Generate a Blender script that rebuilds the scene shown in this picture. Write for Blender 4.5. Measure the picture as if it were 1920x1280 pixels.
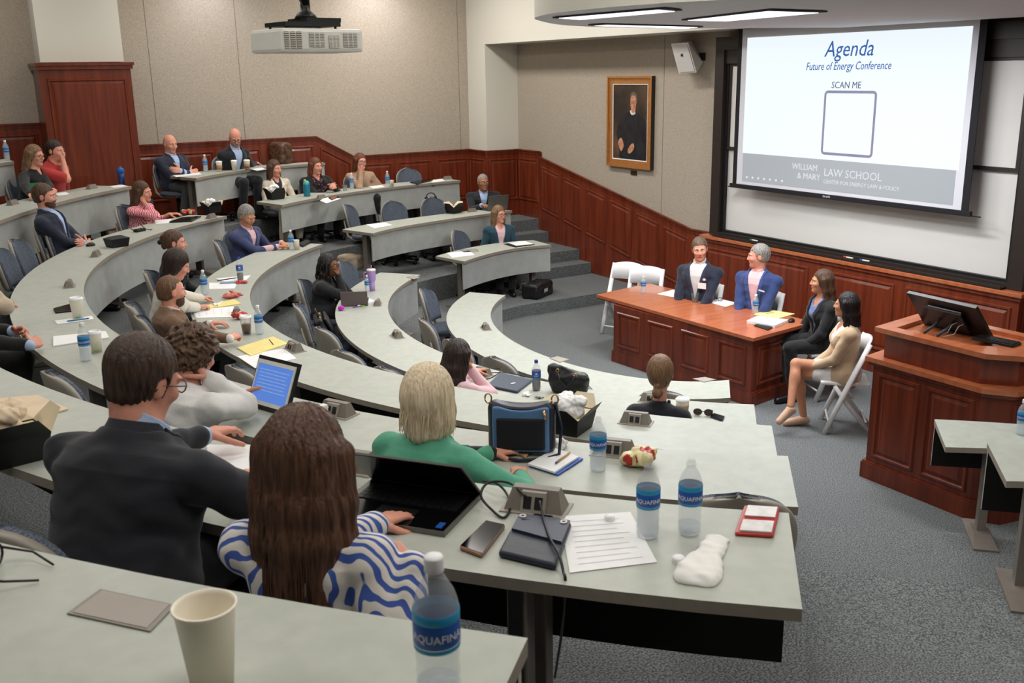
import bpy, bmesh, math, random, time
import numpy as np
from mathutils import Vector, Matrix, Euler
from mathutils import noise as mnoise
SC = bpy.context.scene
for o in list(bpy.data.objects): bpy.data.objects.remove(o)
random.seed(7); RNG = np.random.default_rng(5)
# ------------------------------------------------------------------ camera (solved from the room's straight lines)
FPX = 1852.137; CAMZ = 3.392
def _axes():
    dn, nx, vp = 6796.549, 119.653, -1164.213
    d = np.array([nx, math.sqrt(dn*dn-nx*nx), FPX]); d /= np.linalg.norm(d)
    vy = -(vp*d[0]+FPX*d[2])/d[1]
    Y = np.array([vp, vy, FPX]); Y /= np.linalg.norm(Y)
    return np.array([np.cross(Y, -d), Y, -d])
CR = _axes(); CC = np.array([0., 0., CAMZ])
def at(u, v, z=None, x=None, y=None):
    """where the sight line through a photograph pixel meets a level or a wall plane"""
    r = CR @ np.array([u-960., v-640., FPX])
    t = (z-CC[2])/r[2] if z is not None else (x-CC[0])/r[0] if x is not None else (y-CC[1])/r[1]
    return Vector(CC+t*r)
cd = bpy.data.cameras.new('camera'); cam = bpy.data.objects.new('camera', cd); SC.collection.objects.link(cam)
cd.sensor_width = 36; cd.lens = FPX/1920*36; cd.clip_end = 80; cd.clip_start = .05
M = Matrix.Identity(4)
for i in range(3):
    M[i][0] = CR[i][0]; M[i][1] = -CR[i][1]; M[i][2] = -CR[i][2]
M.translation = Vector((0, 0, CAMZ)); cam.matrix_world = M
cd.dof.use_dof = True; cd.dof.focus_distance = 9.0; cd.dof.aperture_fstop = 8.0
SC.camera = cam
# ------------------------------------------------------------------ world, exposure
W = bpy.data.worlds.new('world'); SC.world = W; W.use_nodes = True
W.node_tree.nodes['Background'].inputs[0].default_value = (.9, .92, 1, 1); W.node_tree.nodes['Background'].inputs[1].default_value = .25
SC.view_settings.view_transform = 'Standard'; SC.view_settings.look = 'None'; SC.view_settings.gamma = 1
SC.view_settings.use_curve_mapping = False; SC.view_settings.exposure = 0.0
try:
    SC.cycles.use_denoising = True; SC.cycles.max_bounces = 7; SC.cycles.diffuse_bounces = 3; SC.cycles.glossy_bounces = 3
    SC.cycles.transmission_bounces = 6; SC.cycles.transparent_max_bounces = 12
    SC.cycles.caustics_reflective = False; SC.cycles.caustics_refractive = False; SC.cycles.sample_clamp_indirect = 4
except Exception: pass
CEIL = 5.3
def area_light(name, loc, sx, sy, power, col=(1, .96, .9), rot=(0, 0, 0)):
    l = bpy.data.lights.new(name, 'AREA'); l.shape = 'RECTANGLE'; l.size = sx; l.size_y = sy; l.energy = power; l.color = col
    o = bpy.data.objects.new(name, l); SC.collection.objects.link(o); o.location = loc; o.rotation_euler = rot; return o
ADDED_LAMPS = [(x, y) for x in (.9, 3.9) for y in (1.6, 4.8, 8.0, 11.2, 14.2)] + [(6.9, 11.4), (6.9, 14.2), (-2.2, 3.2), (-2.2, 8.), (3.5, -1.2), (7., -1.2)]  # unseen ceiling lamp grid, added to light the seating from overhead
for i, (x, y) in enumerate(ADDED_LAMPS): area_light('added_ceiling_light', (x, y, CEIL-.05), .6, 1.8, 25 if y < 4 and x < 5 else (18 if x < 1 else 30 if x < 5 else 80), (1, .955, .9))
STAGE_LAMPS = [(4.9, 6.4, .3, 1.3), (6.25, 6.4, .3, 1.3), (6.6, 8.1, 1.3, .3), (7.3, 6.4, .3, 1.3), (6.2, 3.4, .3, 1.3), (7.7, 3.4, .3, 1.3)]  # last three match no visible slot; added to brighten the stage
for (x, y, sx, sy_) in STAGE_LAMPS: area_light('stage_lamp_light', (x, y, 3.77), sx, sy_, 6 if y < 5 else 28 if x < 6.5 else 84, (.97, .98, 1))
for u in (400, 716):                                             # two wall washers by the side wall
    p = at(u, 20, y=15.5); l = bpy.data.lights.new('wall_washer_light', 'SPOT'); l.energy = 42; l.spot_size = 1.9; l.spot_blend = 1; l.shadow_soft_size = .12
    o = bpy.data.objects.new('wall_washer_light', l); SC.collection.objects.link(o); o.location = (p.x, 15.25, 5.05); o.rotation_euler = (math.radians(30), 0, 0); l.color = (.86, .88, 1)
# ------------------------------------------------------------------ helpers
def lin(c):
    r = []
    for v in c[:3]:
        v = v/255.; r.append(v/12.92 if v <= .04045 else ((v+.055)/1.055)**2.4)
    return (*r, 1)
MATS = {}
def mat(name, rgb, rough=.6, metal=0, var=0, scale=8, bump=0, bscale=None, rgb2=None, stretch=None, emit=0, trans=0, ior=1.45, alpha=1, coat=0, spec=.5, sheen=0, detail=3, kind='noise', ramp=(.35, .65), ebase=1.):
    if name in MATS: return MATS[name]
    m = bpy.data.materials.new(name); MATS[name] = m; m.use_nodes = True; nt = m.node_tree; N = nt.nodes; L = nt.links
    b = N['Principled BSDF']; c = lin(rgb); b.inputs['Base Color'].default_value = c; m.diffuse_color = c
    b.inputs['Roughness'].default_value = rough; b.inputs['Metallic'].default_value = metal; b.inputs['IOR'].default_value = ior
    b.inputs['Transmission Weight'].default_value = trans; b.inputs['Alpha'].default_value = alpha; b.inputs['Coat Weight'].default_value = coat
    b.inputs['Specular IOR Level'].default_value = spec; b.inputs['Sheen Weight'].default_value = sheen
    if emit: b.inputs['Emission Color'].default_value = c; b.inputs['Base Color'].default_value = tuple(x*ebase for x in c[:3])+(1,); b.inputs['Emission Strength'].default_value = emit
    if var or rgb2 or bump:
        tc = N.new('ShaderNodeTexCoord'); mp = N.new('ShaderNodeMapping'); L.new(tc.outputs['Object'], mp.inputs[0])
        if stretch: mp.inputs['Scale'].default_value = stretch
        if kind == 'wave':
            nz = N.new('ShaderNodeTexWave'); nz.inputs['Scale'].default_value = scale; nz.inputs['Distortion'].default_value = 6; nz.inputs['Detail'].default_value = detail; out = nz.outputs['Fac']
        elif kind == 'voronoi':
            nz = N.new('ShaderNodeTexVoronoi'); nz.inputs['Scale'].default_value = scale; out = nz.outputs['Distance']
        else:
            nz = N.new('ShaderNodeTexNoise'); nz.inputs['Scale'].default_value = scale; nz.inputs['Detail'].default_value = detail; out = nz.outputs['Fac']
        L.new(mp.outputs[0], nz.inputs['Vector'])
        if var or rgb2:
            cr = N.new('ShaderNodeValToRGB'); L.new(out, cr.inputs[0]); cr.color_ramp.elements[0].position, cr.color_ramp.elements[1].position = ramp
            if rgb2: c2 = lin(rgb2); c1 = c
            else: c1 = tuple(x*(1-var) for x in c[:3])+(1,); c2 = tuple(min(1, x*(1+var)) for x in c[:3])+(1,)
            cr.color_ramp.elements[0].color = c1; cr.color_ramp.elements[1].color = c2; L.new(cr.outputs[0], b.inputs['Base Color'])
        if bump:
            bp_ = N.new('ShaderNodeBump'); bp_.inputs['Strength'].default_value = min(1, bump); bp_.inputs['Distance'].default_value = .01
            src = out
            if bscale:
                n2 = N.new('ShaderNodeTexNoise'); n2.inputs['Scale'].default_value = bscale; n2.inputs['Detail'].default_value = 2; L.new(mp.outputs[0], n2.inputs['Vector']); src = n2.outputs['Fac']
            L.new(src, bp_.inputs['Height']); L.new(bp_.outputs[0], b.inputs['Normal'])
    return m
def tag(o, label=None, cat=None, group=None, kind=None):
    if label: o['label'] = label
    if cat: o['category'] = cat
    if group: o['group'] = group
    if kind: o['kind'] = kind
    return o
def link(o, parent=None):
    SC.collection.objects.link(o)
    if parent is not None: o.parent = parent
    return o
def empty(name, loc=(0, 0, 0), rz=0, label=None, cat=None, group=None):
    o = bpy.data.objects.new(name, None); SC.collection.objects.link(o); o.location = loc; o.rotation_euler = (0, 0, rz); o.empty_display_size = .1
    return tag(o, label, cat, group)
class MB:
    """collects shapes into one mesh object; multiple materials by slot"""
    def __init__(s): s.v = []; s.f = []; s.m = []; s.mats = []; s.T = Matrix.Identity(4); s.sm = []
    def mi(s, m):
        if m is None: return 0
        if m not in s.mats: s.mats.append(m)
        return s.mats.index(m)
    def add(s, vs, fs, m=None, smooth=False):
        k = len(s.v); s.v += [tuple(s.T @ Vector(v)) for v in vs]; i = s.mi(m)
        for f in fs: s.f.append(tuple(a+k for a in f)); s.m.append(i); s.sm.append(smooth)
        return s
    def box(s, x0, x1, y0, y1, z0, z1, m=None, bev=0):
        if bev:
            bm = bmesh.new(); bmesh.ops.create_cube(bm, size=1)
            for v in bm.verts: v.co = Vector(((x0+x1)/2+v.co.x*(x1-x0), (y0+y1)/2+v.co.y*(y1-y0), (z0+z1)/2+v.co.z*(z1-z0)))
            bmesh.ops.bevel(bm, geom=bm.edges[:], offset=bev, segments=2, affect='EDGES', profile=.6)
            bm.verts.index_update(); s.add([v.co.copy() for v in bm.verts], [[v.index for v in f.verts] for f in bm.faces], m); bm.free(); return s
        return s.add([(x0, y0, z0), (x1, y0, z0), (x1, y1, z0), (x0, y1, z0), (x0, y0, z1), (x1, y0, z1), (x1, y1, z1), (x0, y1, z1)],
                     [(0, 3, 2, 1), (4, 5, 6, 7), (0, 1, 5, 4), (1, 2, 6, 5), (2, 3, 7, 6), (3, 0, 4, 7)], m)
    def prism(s, poly, z0, z1, m=None, mside=None):
        n = len(poly); vs = [(p[0], p[1], z0) for p in poly]+[(p[0], p[1], z1) for p in poly]
        s.add(vs, [tuple(range(n-1, -1, -1)), tuple(range(n, 2*n))], m)
        return s.add(vs, [(i, (i+1) % n, n+(i+1) % n, n+i) for i in range(n)], mside or m)
    def strip(s, A, B, z0, z1, m=None, mside=None, ztop=None):
        """solid band between two polylines of equal length"""
        n = len(A); vs = []
        for P, z in ((A, z0), (B, z0), (A, z1), (B, z1)): vs += [(p[0], p[1], z) for p in P]
        f = []; g = []
        for i in range(n-1):
            f += [(i, i+1, n+i+1, n+i), (2*n+i, 3*n+i, 3*n+i+1, 2*n+i+1)]
            g += [(i, 2*n+i, 2*n+i+1, i+1), (n+i, n+i+1, 3*n+i+1, 3*n+i)]
        g += [(0, n, 3*n, 2*n), (n-1, 3*n-1, 4*n-1, 2*n-1)]
        s.add(vs, f, m); return s.add(vs, g, mside or m)
    def lathe(s, prof, m=None, seg=20, c=(0, 0, 0), smooth=True, a0=0, a1=2*math.pi):
        """prof: list of (r,z)"""
        full = abs(a1-a0-2*math.pi) < 1e-6; ns = seg if full else seg+1; vs = []
        for r, z in prof:
            for k in range(ns):
                a = a0+(a1-a0)*k/seg; vs.append((c[0]+r*math.cos(a), c[1]+r*math.sin(a), c[2]+z))
        f = []
        for i in range(len(prof)-1):
            for k in range(seg):
                k2 = (k+1) % ns; f.append((i*ns+k, i*ns+k2, (i+1)*ns+k2, (i+1)*ns+k))
        return s.add(vs, f, m, smooth)
    def tube(s, pts, r, m=None, seg=8, caps=True, flat=1.):
        pts = [Vector(p) for p in pts]; n = len(pts); rs = r if isinstance(r, (list, tuple)) else [r]*n; vs = []; u = None
        for i, p in enumerate(pts):
            t = (pts[min(i+1, n-1)]-pts[max(i-1, 0)]).normalized()
            if u is None: u = t.orthogonal().normalized()
            else:
                u = (u-t*u.dot(t))
                u = u.normalized() if u.length > 1e-6 else t.orthogonal().normalized()
            w = t.cross(u)
            for k in range(seg):
                a = 2*math.pi*k/seg; vs.append(p+(u*math.cos(a)+w*math.sin(a)*flat)*rs[i])
        f = [(i*seg+k, i*seg+(k+1) % seg, (i+1)*seg+(k+1) % seg, (i+1)*seg+k) for i in range(n-1) for k in range(seg)]
        if caps: f += [tuple(range(seg-1, -1, -1)), tuple(range((n-1)*seg, n*seg))]
        return s.add(vs, f, m, True)
    def ball(s, c, r, m=None, seg=12, rings=8, sc=(1, 1, 1)):
        vs = [(c[0], c[1], c[2]-r*sc[2])]
        for i in range(1, rings):
            a = math.pi*i/rings-math.pi/2
            for k in range(seg):
                b = 2*math.pi*k/seg; vs.append((c[0]+r*sc[0]*math.cos(a)*math.cos(b), c[1]+r*sc[1]*math.cos(a)*math.sin(b), c[2]+r*sc[2]*math.sin(a)))
        vs.append((c[0], c[1], c[2]+r*sc[2])); n = len(vs)-1; f = []
        for k in range(seg):
            f.append((0, 1+(k+1) % seg, 1+k)); f.append((n, n-seg+k, n-seg+(k+1) % seg))
        for i in range(rings-2):
            for k in range(seg): f.append((1+i*seg+k, 1+i*seg+(k+1) % seg, 1+(i+1)*seg+(k+1) % seg, 1+(i+1)*seg+k))
        return s.add(vs, f, m, True)
    def quad(s, a, b, c, d, m=None): return s.add([a, b, c, d], [(0, 1, 2, 3)], m)
    def sheet(s, a, b, c, d, t, m=None):
        """thin solid with four top corners"""
        a, b, c, d = map(Vector, (a, b, c, d)); n = (b-a).cross(d-a).normalized()*t
        return s.add([a, b, c, d, a-n, b-n, c-n, d-n], [(0, 1, 2, 3), (7, 6, 5, 4), (0, 4, 5, 1), (1, 5, 6, 2), (2, 6, 7, 3), (3, 7, 4, 0)], m)
    def build(s, name, m=None, parent=None, loc=None, rz=None, autosmooth=True):
        me = bpy.data.meshes.new(name); me.from_pydata(s.v, [], s.f); mats = s.mats or [m]
        for x in mats: me.materials.append(x)
        me.polygons.foreach_set('material_index', s.m); me.polygons.foreach_set('use_smooth', s.sm); me.update()
        o = bpy.data.objects.new(name, me)
        if loc is not None: o.location = loc
        if rz is not None: o.rotation_euler = (0, 0, rz)
        return link(o, parent)
def structure(o): o['kind'] = 'structure'; return o
def copy_tree(o, parent=None):
    c = o.copy(); SC.collection.objects.link(c); c.parent = parent
    for ch in list(o.children): copy_tree(ch, c)
    return c
def text_mesh(body, size, m, name, parent, matrix, shear=0, ext=.0008, space=1., align='CENTER', xs=1.):
    cu = bpy.data.curves.new(name, 'FONT'); cu.body = body; cu.size = size; cu.extrude = ext; cu.shear = shear; cu.align_x = align; cu.space_character = space; cu.resolution_u = 2
    t = bpy.data.objects.new(name, cu); SC.collection.objects.link(t); dg = bpy.context.evaluated_depsgraph_get()
    me = bpy.data.meshes.new_from_object(t.evaluated_get(dg)); bpy.data.objects.remove(t); bpy.data.curves.remove(cu)
    me.materials.clear(); me.materials.append(m); me.transform(matrix @ Matrix.Diagonal((xs, 1, 1, 1)))
    o = bpy.data.objects.new(name, me); return link(o, parent)
# ------------------------------------------------------------------ materials
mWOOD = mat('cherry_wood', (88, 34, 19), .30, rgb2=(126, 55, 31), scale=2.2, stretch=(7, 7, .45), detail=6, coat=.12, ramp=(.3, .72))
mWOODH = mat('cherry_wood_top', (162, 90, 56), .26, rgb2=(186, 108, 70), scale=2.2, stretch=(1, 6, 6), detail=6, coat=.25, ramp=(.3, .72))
mWALLF = mat('fabric_wall', (172, 161, 146), .95, var=.14, scale=90, bump=.35, detail=4)
mWHITE = mat('cream_paint', (216, 213, 202), .8, bump=.03, bscale=120)
mCEIL = mat('ceiling_paint', (222, 222, 226), .9, bump=.05, bscale=60)
mLAM = mat('grey_green_laminate', (174, 178, 168), .44, var=.05, scale=14, detail=5, spec=.5)
mEDGE = mat('taupe_edge_band', (146, 137, 124), .5, var=.04, scale=30)
mPANEL = mat('grey_panel_laminate', (172, 175, 172), .4, var=.07, scale=6, detail=5)
mCARP = mat('grey_carpet', (64, 68, 70), 1, rgb2=(134, 138, 138), scale=115, bump=.6, detail=2, ramp=(.36, .66))
mBLACK = mat('black_plastic', (18, 18, 19), .45, var=.1, scale=30)
mDARK = mat('dark_underside', (20, 18, 17), .8, var=.1, scale=9)
mMETAL = mat('warm_grey_metal', (128, 120, 112), .45, metal=.25, var=.03, scale=20)
mFRAME = mat('dark_bronze_frame', (42, 34, 30), .45, var=.05, scale=12)
mBOARD = mat('white_board', (214, 212, 208), .35, var=.01, scale=3)
mPLW = mat('white_plastic', (226, 224, 216), .4, var=.02, scale=20)
mPAPER = mat('paper_white', (238, 238, 238), .8, var=.02, scale=20)
# ------------------------------------------------------------------ room
X0, XB, YS, XCOL, YCOL = 9.43, 9.275, 15.95, 8.78, 15.32
TZ = [0, .175, .525, .895, 1.27, 1.62]; DH = .74
DC = (7.95, 8.05)                                                # centre of the horseshoe
def arc(r, a0, a1, n=64, c=DC): return [(c[0]+r*math.cos(a0+(a1-a0)*i/n), c[1]+r*math.sin(a0+(a1-a0)*i/n)) for i in range(n+1)]
b = MB(); b.box(-6, 11.5, -6, 16.2, -.2, 0, mCARP); structure(b.build('floor'))
sy = [at(1112, 509, x=X0).y, at(1090, 487, x=X0).y, at(1032, 452, x=X0).y, at(1014, 430, x=X0).y]
TR = [None, 3.74, 4.88, 6.33, 7.72, 9.12]                        # tier edges inside the horseshoe
TY = [None, 11.72, 12.93, 14.30, 15.45, 16.5]                    # straight edges beside the far aisle
SK = [None, 9.88, 7.85, 5.82, 3.80, 1.75]                       # x+y of the step edges crossing the near aisle
def sv(s, v): return ((s+v)/2, (s-v)/2)
for k in range(1, 6):
    R = TR[k]; a_hi = math.asin(min(.999, (min(TY[k], DC[1]+R*.995)-DC[1])/R)); a1 = math.pi-a_hi if TY[k]-DC[1] < R else math.pi/2
    pts = arc(R, math.radians(227.5), a1, 60); pts = [sv(SK[k], 7.5), sv(SK[k], .35)]+pts
    if k < 5:
        edge = pts+([(7.95, TY[2]), (7.95, sy[1]), (X0, sy[1])] if k == 2 else [(8.3, TY[3]), (8.3, sy[3]), (X0, sy[3]), (X0, YCOL), (XCOL, YCOL)] if k == 3 else [(X0 if k < 3 else 8.3, TY[k])])
        poly = [(edge[0][0], -5.9)]+edge+[(edge[-1][0], YS+.02), (-5.9, YS+.02), (-5.9, -5.9)]
    else: poly = [(pts[0][0], -5.9)]+[p for p in pts if p[1] < YS-.05]+[(2.0, YS), (-5.9, YS), (-5.9, -5.9)]
    structure(MB().prism(poly[::-1], TZ[k-1]-.02 if k > 1 else 0, TZ[k], mCARP).build('floor_tier_%d' % k))
    if k > 1: structure(MB().prism([sv(SK[k]-.02, .3), sv(SK[k]-.02, 2.1), sv(SK[k]+.45, 2.1), sv(SK[k]+.45, .3)][::1], TZ[k-1]-.01, (TZ[k-1]+TZ[k])/2, mCARP).build('floor_step_%d' % (k+3)))
# aisle steps by the portrait wall
zs = [.35, .525, .70, .895]
for i in (0, 2):
    structure(MB().box(7.95 if i < 2 else 8.3, X0, sy[i], sy[i+1], zs[i]-.17, zs[i], mCARP).build('floor_step_%d' % (i+1)))
structure(MB().box(-6, 11.5, -6, 16.2, CEIL, CEIL+.1, mCEIL).build('ceiling'))
mSEAM = mat('panel_seam', (128, 118, 105), .95, var=.05, scale=20)
def wall(name, f): b = MB(); f(b); return structure(b.build(name))
def w_side(b):
    b.box(-6, XCOL+.7, YS, YS+.2, 0, CEIL, mWALLF)
    for u, v in ((290, 200), (455, 200), (862, 200)): p = at(u, v, y=YS); b.box(p.x-.004, p.x+.004, YS-.003, YS, 2., CEIL, mSEAM)
wall('wall_side', w_side)
def w_front(b):
    b.box(X0, X0+.2, -6, YCOL+.9, 0, CEIL, mWALLF); p = at(1244, 200, x=X0); b.box(X0-.003, X0, p.y-.004, p.y+.004, 1.2, 3.85, mSEAM)
wall('wall_front', w_front)
wall('wall_rear', lambda b: b.box(-6.2, -6, -6, 16.2, 0, CEIL, mWALLF))
wall('wall_right', lambda b: b.box(-6, 11.5, -6.2, -6, 0, CEIL, mWALLF))
def w_col(b):
    b.box(XCOL, X0, YCOL, YS, 0, CEIL, mWHITE); b.box(XCOL-.0, X0+.02, -6, YCOL, 3.86, CEIL, mWHITE)
wall('wall_column', w_col)
# white pier above the tall cabinet on the side wall
pa = at(58, 0, y=15.4); pb = at(222, 0, y=15.4)
PX0, PX1, PY = at(75, 112, y=15.4).x, at(232, 112, y=15.4).x, 15.4
wall('wall_pier', lambda b: b.box(PX0, PX1, PY, YS, 3.63, CEIL, mWHITE))
# ---- wainscot
def rail(b, p0, p1, n, d=.035, h=.05, m=None):
    """chair rail between two 3-D points, sticking out along n"""
    p0, p1, n = Vector(p0), Vector(p1), Vector(n)
    for (dd, z0, z1) in ((d, -h*.45, 0), (d*.6, -h, -h*.45)):
        a, c = p0+n*0, p1+n*0; o = n*dd
        vs = [a+Vector((0, 0, z0)), c+Vector((0, 0, z0)), c+o+Vector((0, 0, z0)), a+o+Vector((0, 0, z0)), a+Vector((0, 0, z1)), c+Vector((0, 0, z1)), c+o+Vector((0, 0, z1)), a+o+Vector((0, 0, z1))]
        b.add(vs, [(0, 3, 2, 1), (4, 5, 6, 7), (0, 1, 5, 4), (1, 2, 6, 5), (2, 3, 7, 6), (3, 0, 4, 7)], m)
def panel(b, A, B, z0a, z0b, z1a, z1b, n, m, fr=.03, inset=.018, bev=.035):
    """raised panel: A,B ground points, bottoms z0, tops z1, built out of the wall along n"""
    A, B, n = Vector((*A, 0)), Vector((*B, 0)), Vector((*n, 0))
    def P(t, za, zb, d, s=0): q = A.lerp(B, t); return Vector((q.x, q.y, za*(1-t)+zb*t))+n*d
    L = (B-A).length; e = fr/L; e2 = (fr+bev)/L
    def ring(o, d): 
        e_ = o/L
        return [P(e_, z0a+o, z0b+o, d), P(1-e_, z0a+o, z0b+o, d), P(1-e_, z1a-o, z1b-o, d), P(e_, z1a-o, z1b-o, d)]
    rs = [ring(0, .002), ring(.010, .016), ring(.028, .016), ring(.038, -.004+.002), ring(.075, .012)]
    for i in range(len(rs)-1):
        b.add(rs[i]+rs[i+1], [(k, (k+1) % 4, 4+(k+1) % 4, 4+k) for k in range(4)], m)
    b.add(rs[-1], [(0, 1, 2, 3)], m)
def wains(name, A, B, za, zb, fa, fb, n, segs, m=None, base=.0, thick=.04):
    """wood panelling from A to B; cap heights za,zb; floor heights fa,fb"""
    m = m or mWOOD; b = MB(); A2, B2, n2 = Vector((*A, 0)), Vector((*B, 0)), Vector((*n, 0))
    def q(t, z, d): p = A2.lerp(B2, t)+n2*d; return (p.x, p.y, z)
    b.add([q(0, fa-.3, 0), q(1, fb-.3, 0), q(1, fb-.3, thick), q(0, fa-.3, thick), q(0, za, 0), q(1, zb, 0), q(1, zb, thick), q(0, za, thick)],
          [(0, 3, 2, 1), (4, 5, 6, 7), (0, 1, 5, 4), (1, 2, 6, 5), (2, 3, 7, 6), (3, 0, 4, 7)], m)
    rail(b, q(0, za+.02, thick-.01), q(1, zb+.02, thick-.01), (*n, 0), m=m)
    rail(b, q(0, za-.035, thick-.01), q(1, zb-.035, thick-.01), (*n, 0), d=.02, h=.03, m=m)
    for t0, t1 in segs:
        L = (B2-A2).length; g = .055/L
        def lz(a, c, t): return a*(1-t)+c*t
        s0, s1 = t0+g, t1-g
        panel(b, q(s0, 0, thick)[:2], q(s1, 0, thick)[:2], lz(fa, fb, s0)+.28, lz(fa, fb, s1)+.28, lz(za, zb, s0)-.13, lz(za, zb, s1)-.13, n, m)
    return structure(b.build(name))
def even(n, a=0., c=1.): return [(a+(c-a)*i/n, a+(c-a)*(i+1)/n) for i in range(n)]
FC = [TZ[3]+.0, TZ[4], TZ[5]]
xs1, xs2 = at(662, 291, y=YS).x, at(591, 259, y=YS).x
wains('trim_1', (XCOL, YS), (xs1, YS), 2.05, 2.05, FC[0], FC[0], (0, -1), even(3))
wains('trim_2', (xs1, YS), (xs2, YS), 2.05, 2.41, FC[0], FC[1], (0, -1), even(1))
wains('trim_3', (xs2, YS), (PX1+.0, YS), 2.41, 2.41, FC[1], FC[1], (0, -1), [(0, .3), (.3, .55), (.55, .8), (.8, 1)])
wains('trim_4', (PX0-.05, YS), (-2.5, YS), 2.79, 2.79, FC[2], FC[2], (0, -1), even(4))
wains('trim_5', (XCOL, YS), (XCOL, YCOL-.04), 2.05, 2.05, FC[0], FC[0], (-1, 0), even(1))
wains('trim_6', (XCOL-.04, YCOL), (X0, YCOL), 2.05, 2.05, FC[0], FC[0], (0, -1), even(1))
wains('trim_7', (X0, YCOL), (X0, 14.55), 2.05, 2.05, FC[0], FC[0], (-1, 0), even(1))
structure(MB().box(XCOL-.045, XCOL+.001, YCOL-.045, YCOL+.001, 0, 2.07, mWOOD).build('trim_12'))
yE = at(1300, 430, x=X0).y
wains('trim_8', (X0, 14.55), (X0, yE), 1.96, 1.19, .80, .02, (-1, 0), even(6))
wains('trim_9', (X0, yE), (X0, 10.12), 1.19, 1.19, 0, 0, (-1, 0), even(1))
# the board wall's thicker panelling with its wooden ledge
LY0, LY1 = 10.12, 5.52
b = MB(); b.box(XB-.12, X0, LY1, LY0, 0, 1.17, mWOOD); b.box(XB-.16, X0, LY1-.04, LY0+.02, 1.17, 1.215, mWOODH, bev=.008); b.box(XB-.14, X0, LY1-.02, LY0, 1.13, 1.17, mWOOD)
b.box(XB-.15, XB-.12, LY1-.01, LY0, 0, .16, mWOOD)
for t0, t1 in ((0, .21), (.21, .43), (.43, .70), (.70, 1)):
    panel(b, (XB-.12, LY0+(LY1-LY0)*t0-.07), (XB-.12, LY0+(LY1-LY0)*t1+.07), .26, .26, 1.06, 1.06, (-1, 0), mWOOD)
panel(b, (XB-.05, LY1), (X0-.02, LY1), .26, .26, 1.06, 1.06, (0, -1), mWOOD)
structure(b.build('trim_10'))
# right of the board: lower wall face
wains('trim_11', (X0, LY1), (X0, 0), 1.19, 1.19, 0, 0, (-1, 0), even(5))
# tall wood cabinet front beneath the pier
b = MB(); CX0, CX1, CY = at(70, 117, y=15.2).x, at(243, 117, y=15.2).x, 15.2; ZT = 3.58
YC_ = YS-.045; b.box(CX0, CX1, CY, YC_, 1.27, ZT, mWOOD); b.box(CX0-.05, CX1+.05, CY-.05, YC_, ZT, ZT+.04, mWOOD); b.box(CX0-.03, CX1+.03, CY-.03, YC_, ZT-.05, ZT, mWOOD)
panel(b, (CX0+.09, CY), (CX1-.07, CY), 1.5, 1.5, ZT-.17, ZT-.17, (0, -1), mWOOD)
tag(b.build('wood_pier_cladding'), 'tall cherry wood panel cladding at the foot of the white pier', 'wood panel')
# fixtures for the added ceiling lamps, out of view
mLAMP = mat('lamp_diffuser', (255, 250, 240), .5, emit=3.0); mSTL = mat('stage_lamp_diffuser', (250, 250, 255), .5, emit=1.6)
def lamp(name, x, y, z, sx, sy, label, m, rz=0):
    r = empty(name, (x, y, z), rz, label, 'ceiling light', 'ceiling lamps')
    b = MB(); t = .03
    for q in ((-sx/2-t, sx/2+t, -sy/2-t, -sy/2), (-sx/2-t, sx/2+t, sy/2, sy/2+t), (-sx/2-t, -sx/2, -sy/2, sy/2), (sx/2, sx/2+t, -sy/2, sy/2)): b.box(*q, -.012, .03, mPLW)
    b.build('lamp_frame', None, r); MB().box(-sx/2, sx/2, -sy/2, sy/2, .0, .012, m).build('diffuser', None, r); return r
for i, (x, y) in enumerate(ADDED_LAMPS): lamp('added_ceiling_lamp', x, y, CEIL-.03, .6, 1.8, 'recessed rectangular ceiling light above the lecture hall seating', mLAMP)
# ---- dropped oval ceiling over the stage
ZO = 3.80
op = [at(u, v, z=ZO) for u, v in [(1329, 1.3), (1225, 7.3), (1120, 15.6), (1047, 23.4), (1016, 29), (1002, 34.5), (1016, 40), (1047, 46), (1094, 49.5), (1146, 51), (1230, 53), (1300, 53), (1385, 48.5)]]
poly = [(7.9, 1.5), (5.6, 3.2)]+[(p.x, p.y) for p in op]+[(8.85, 7.8), (8.85, 1.5)]
def smooth_poly(P, n=6):
    out = []
    for i in range(len(P)):
        a, b_, c, d = [Vector(P[(i+k) % len(P)]) for k in (-1, 0, 1, 2)]
        for j in range(n):
            t = j/n; out.append(tuple(.5*((2*b_)+(c-a)*t+(2*a-5*b_+4*c-d)*t*t+(3*b_-a-3*c+d)*t**3)))
    return out
sp = smooth_poly(poly[:-2])[:-10]+[(8.95, 7.8), (8.95, 1.5)]
structure(MB().prism(sp[::-1] if True else sp, ZO, CEIL, mCEIL, mWHITE).build('ceiling_drop'))
mSLOT = mat('slot_shadow', (70, 70, 74), .8, var=.05, scale=20)  # shade of the slot, put into the grey of the sheet round the diffuser
def slot(name, px, label):
    q = [at(u, v, z=ZO) for u, v in px]; c = sum(q, Vector())/4; r = empty(name, (c.x, c.y, ZO), 0, label, 'ceiling light', 'slim lights in the dropped ceiling')
    o = [((p-c)*1.0) for p in q]; g = [((p-c)*1.12) for p in q]
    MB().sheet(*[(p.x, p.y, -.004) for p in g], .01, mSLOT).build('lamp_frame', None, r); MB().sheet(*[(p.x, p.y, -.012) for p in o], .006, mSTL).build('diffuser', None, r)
slot('stage_lamp', [(1048, 30), (1235, 14), (1265, 17), (1088, 33)], 'long recessed light nearest the rounded tip of the dropped ceiling')
slot('stage_lamp', [(1115, 45), (1138, 43.4), (1308, 48), (1285, 50.5)], 'thin recessed light along the far edge of the dropped ceiling')
slot('stage_lamp', [(1290, 34.5), (1440, 17), (1535, 20), (1362, 36)], 'recessed light in the dropped ceiling in front of the screen')
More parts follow.
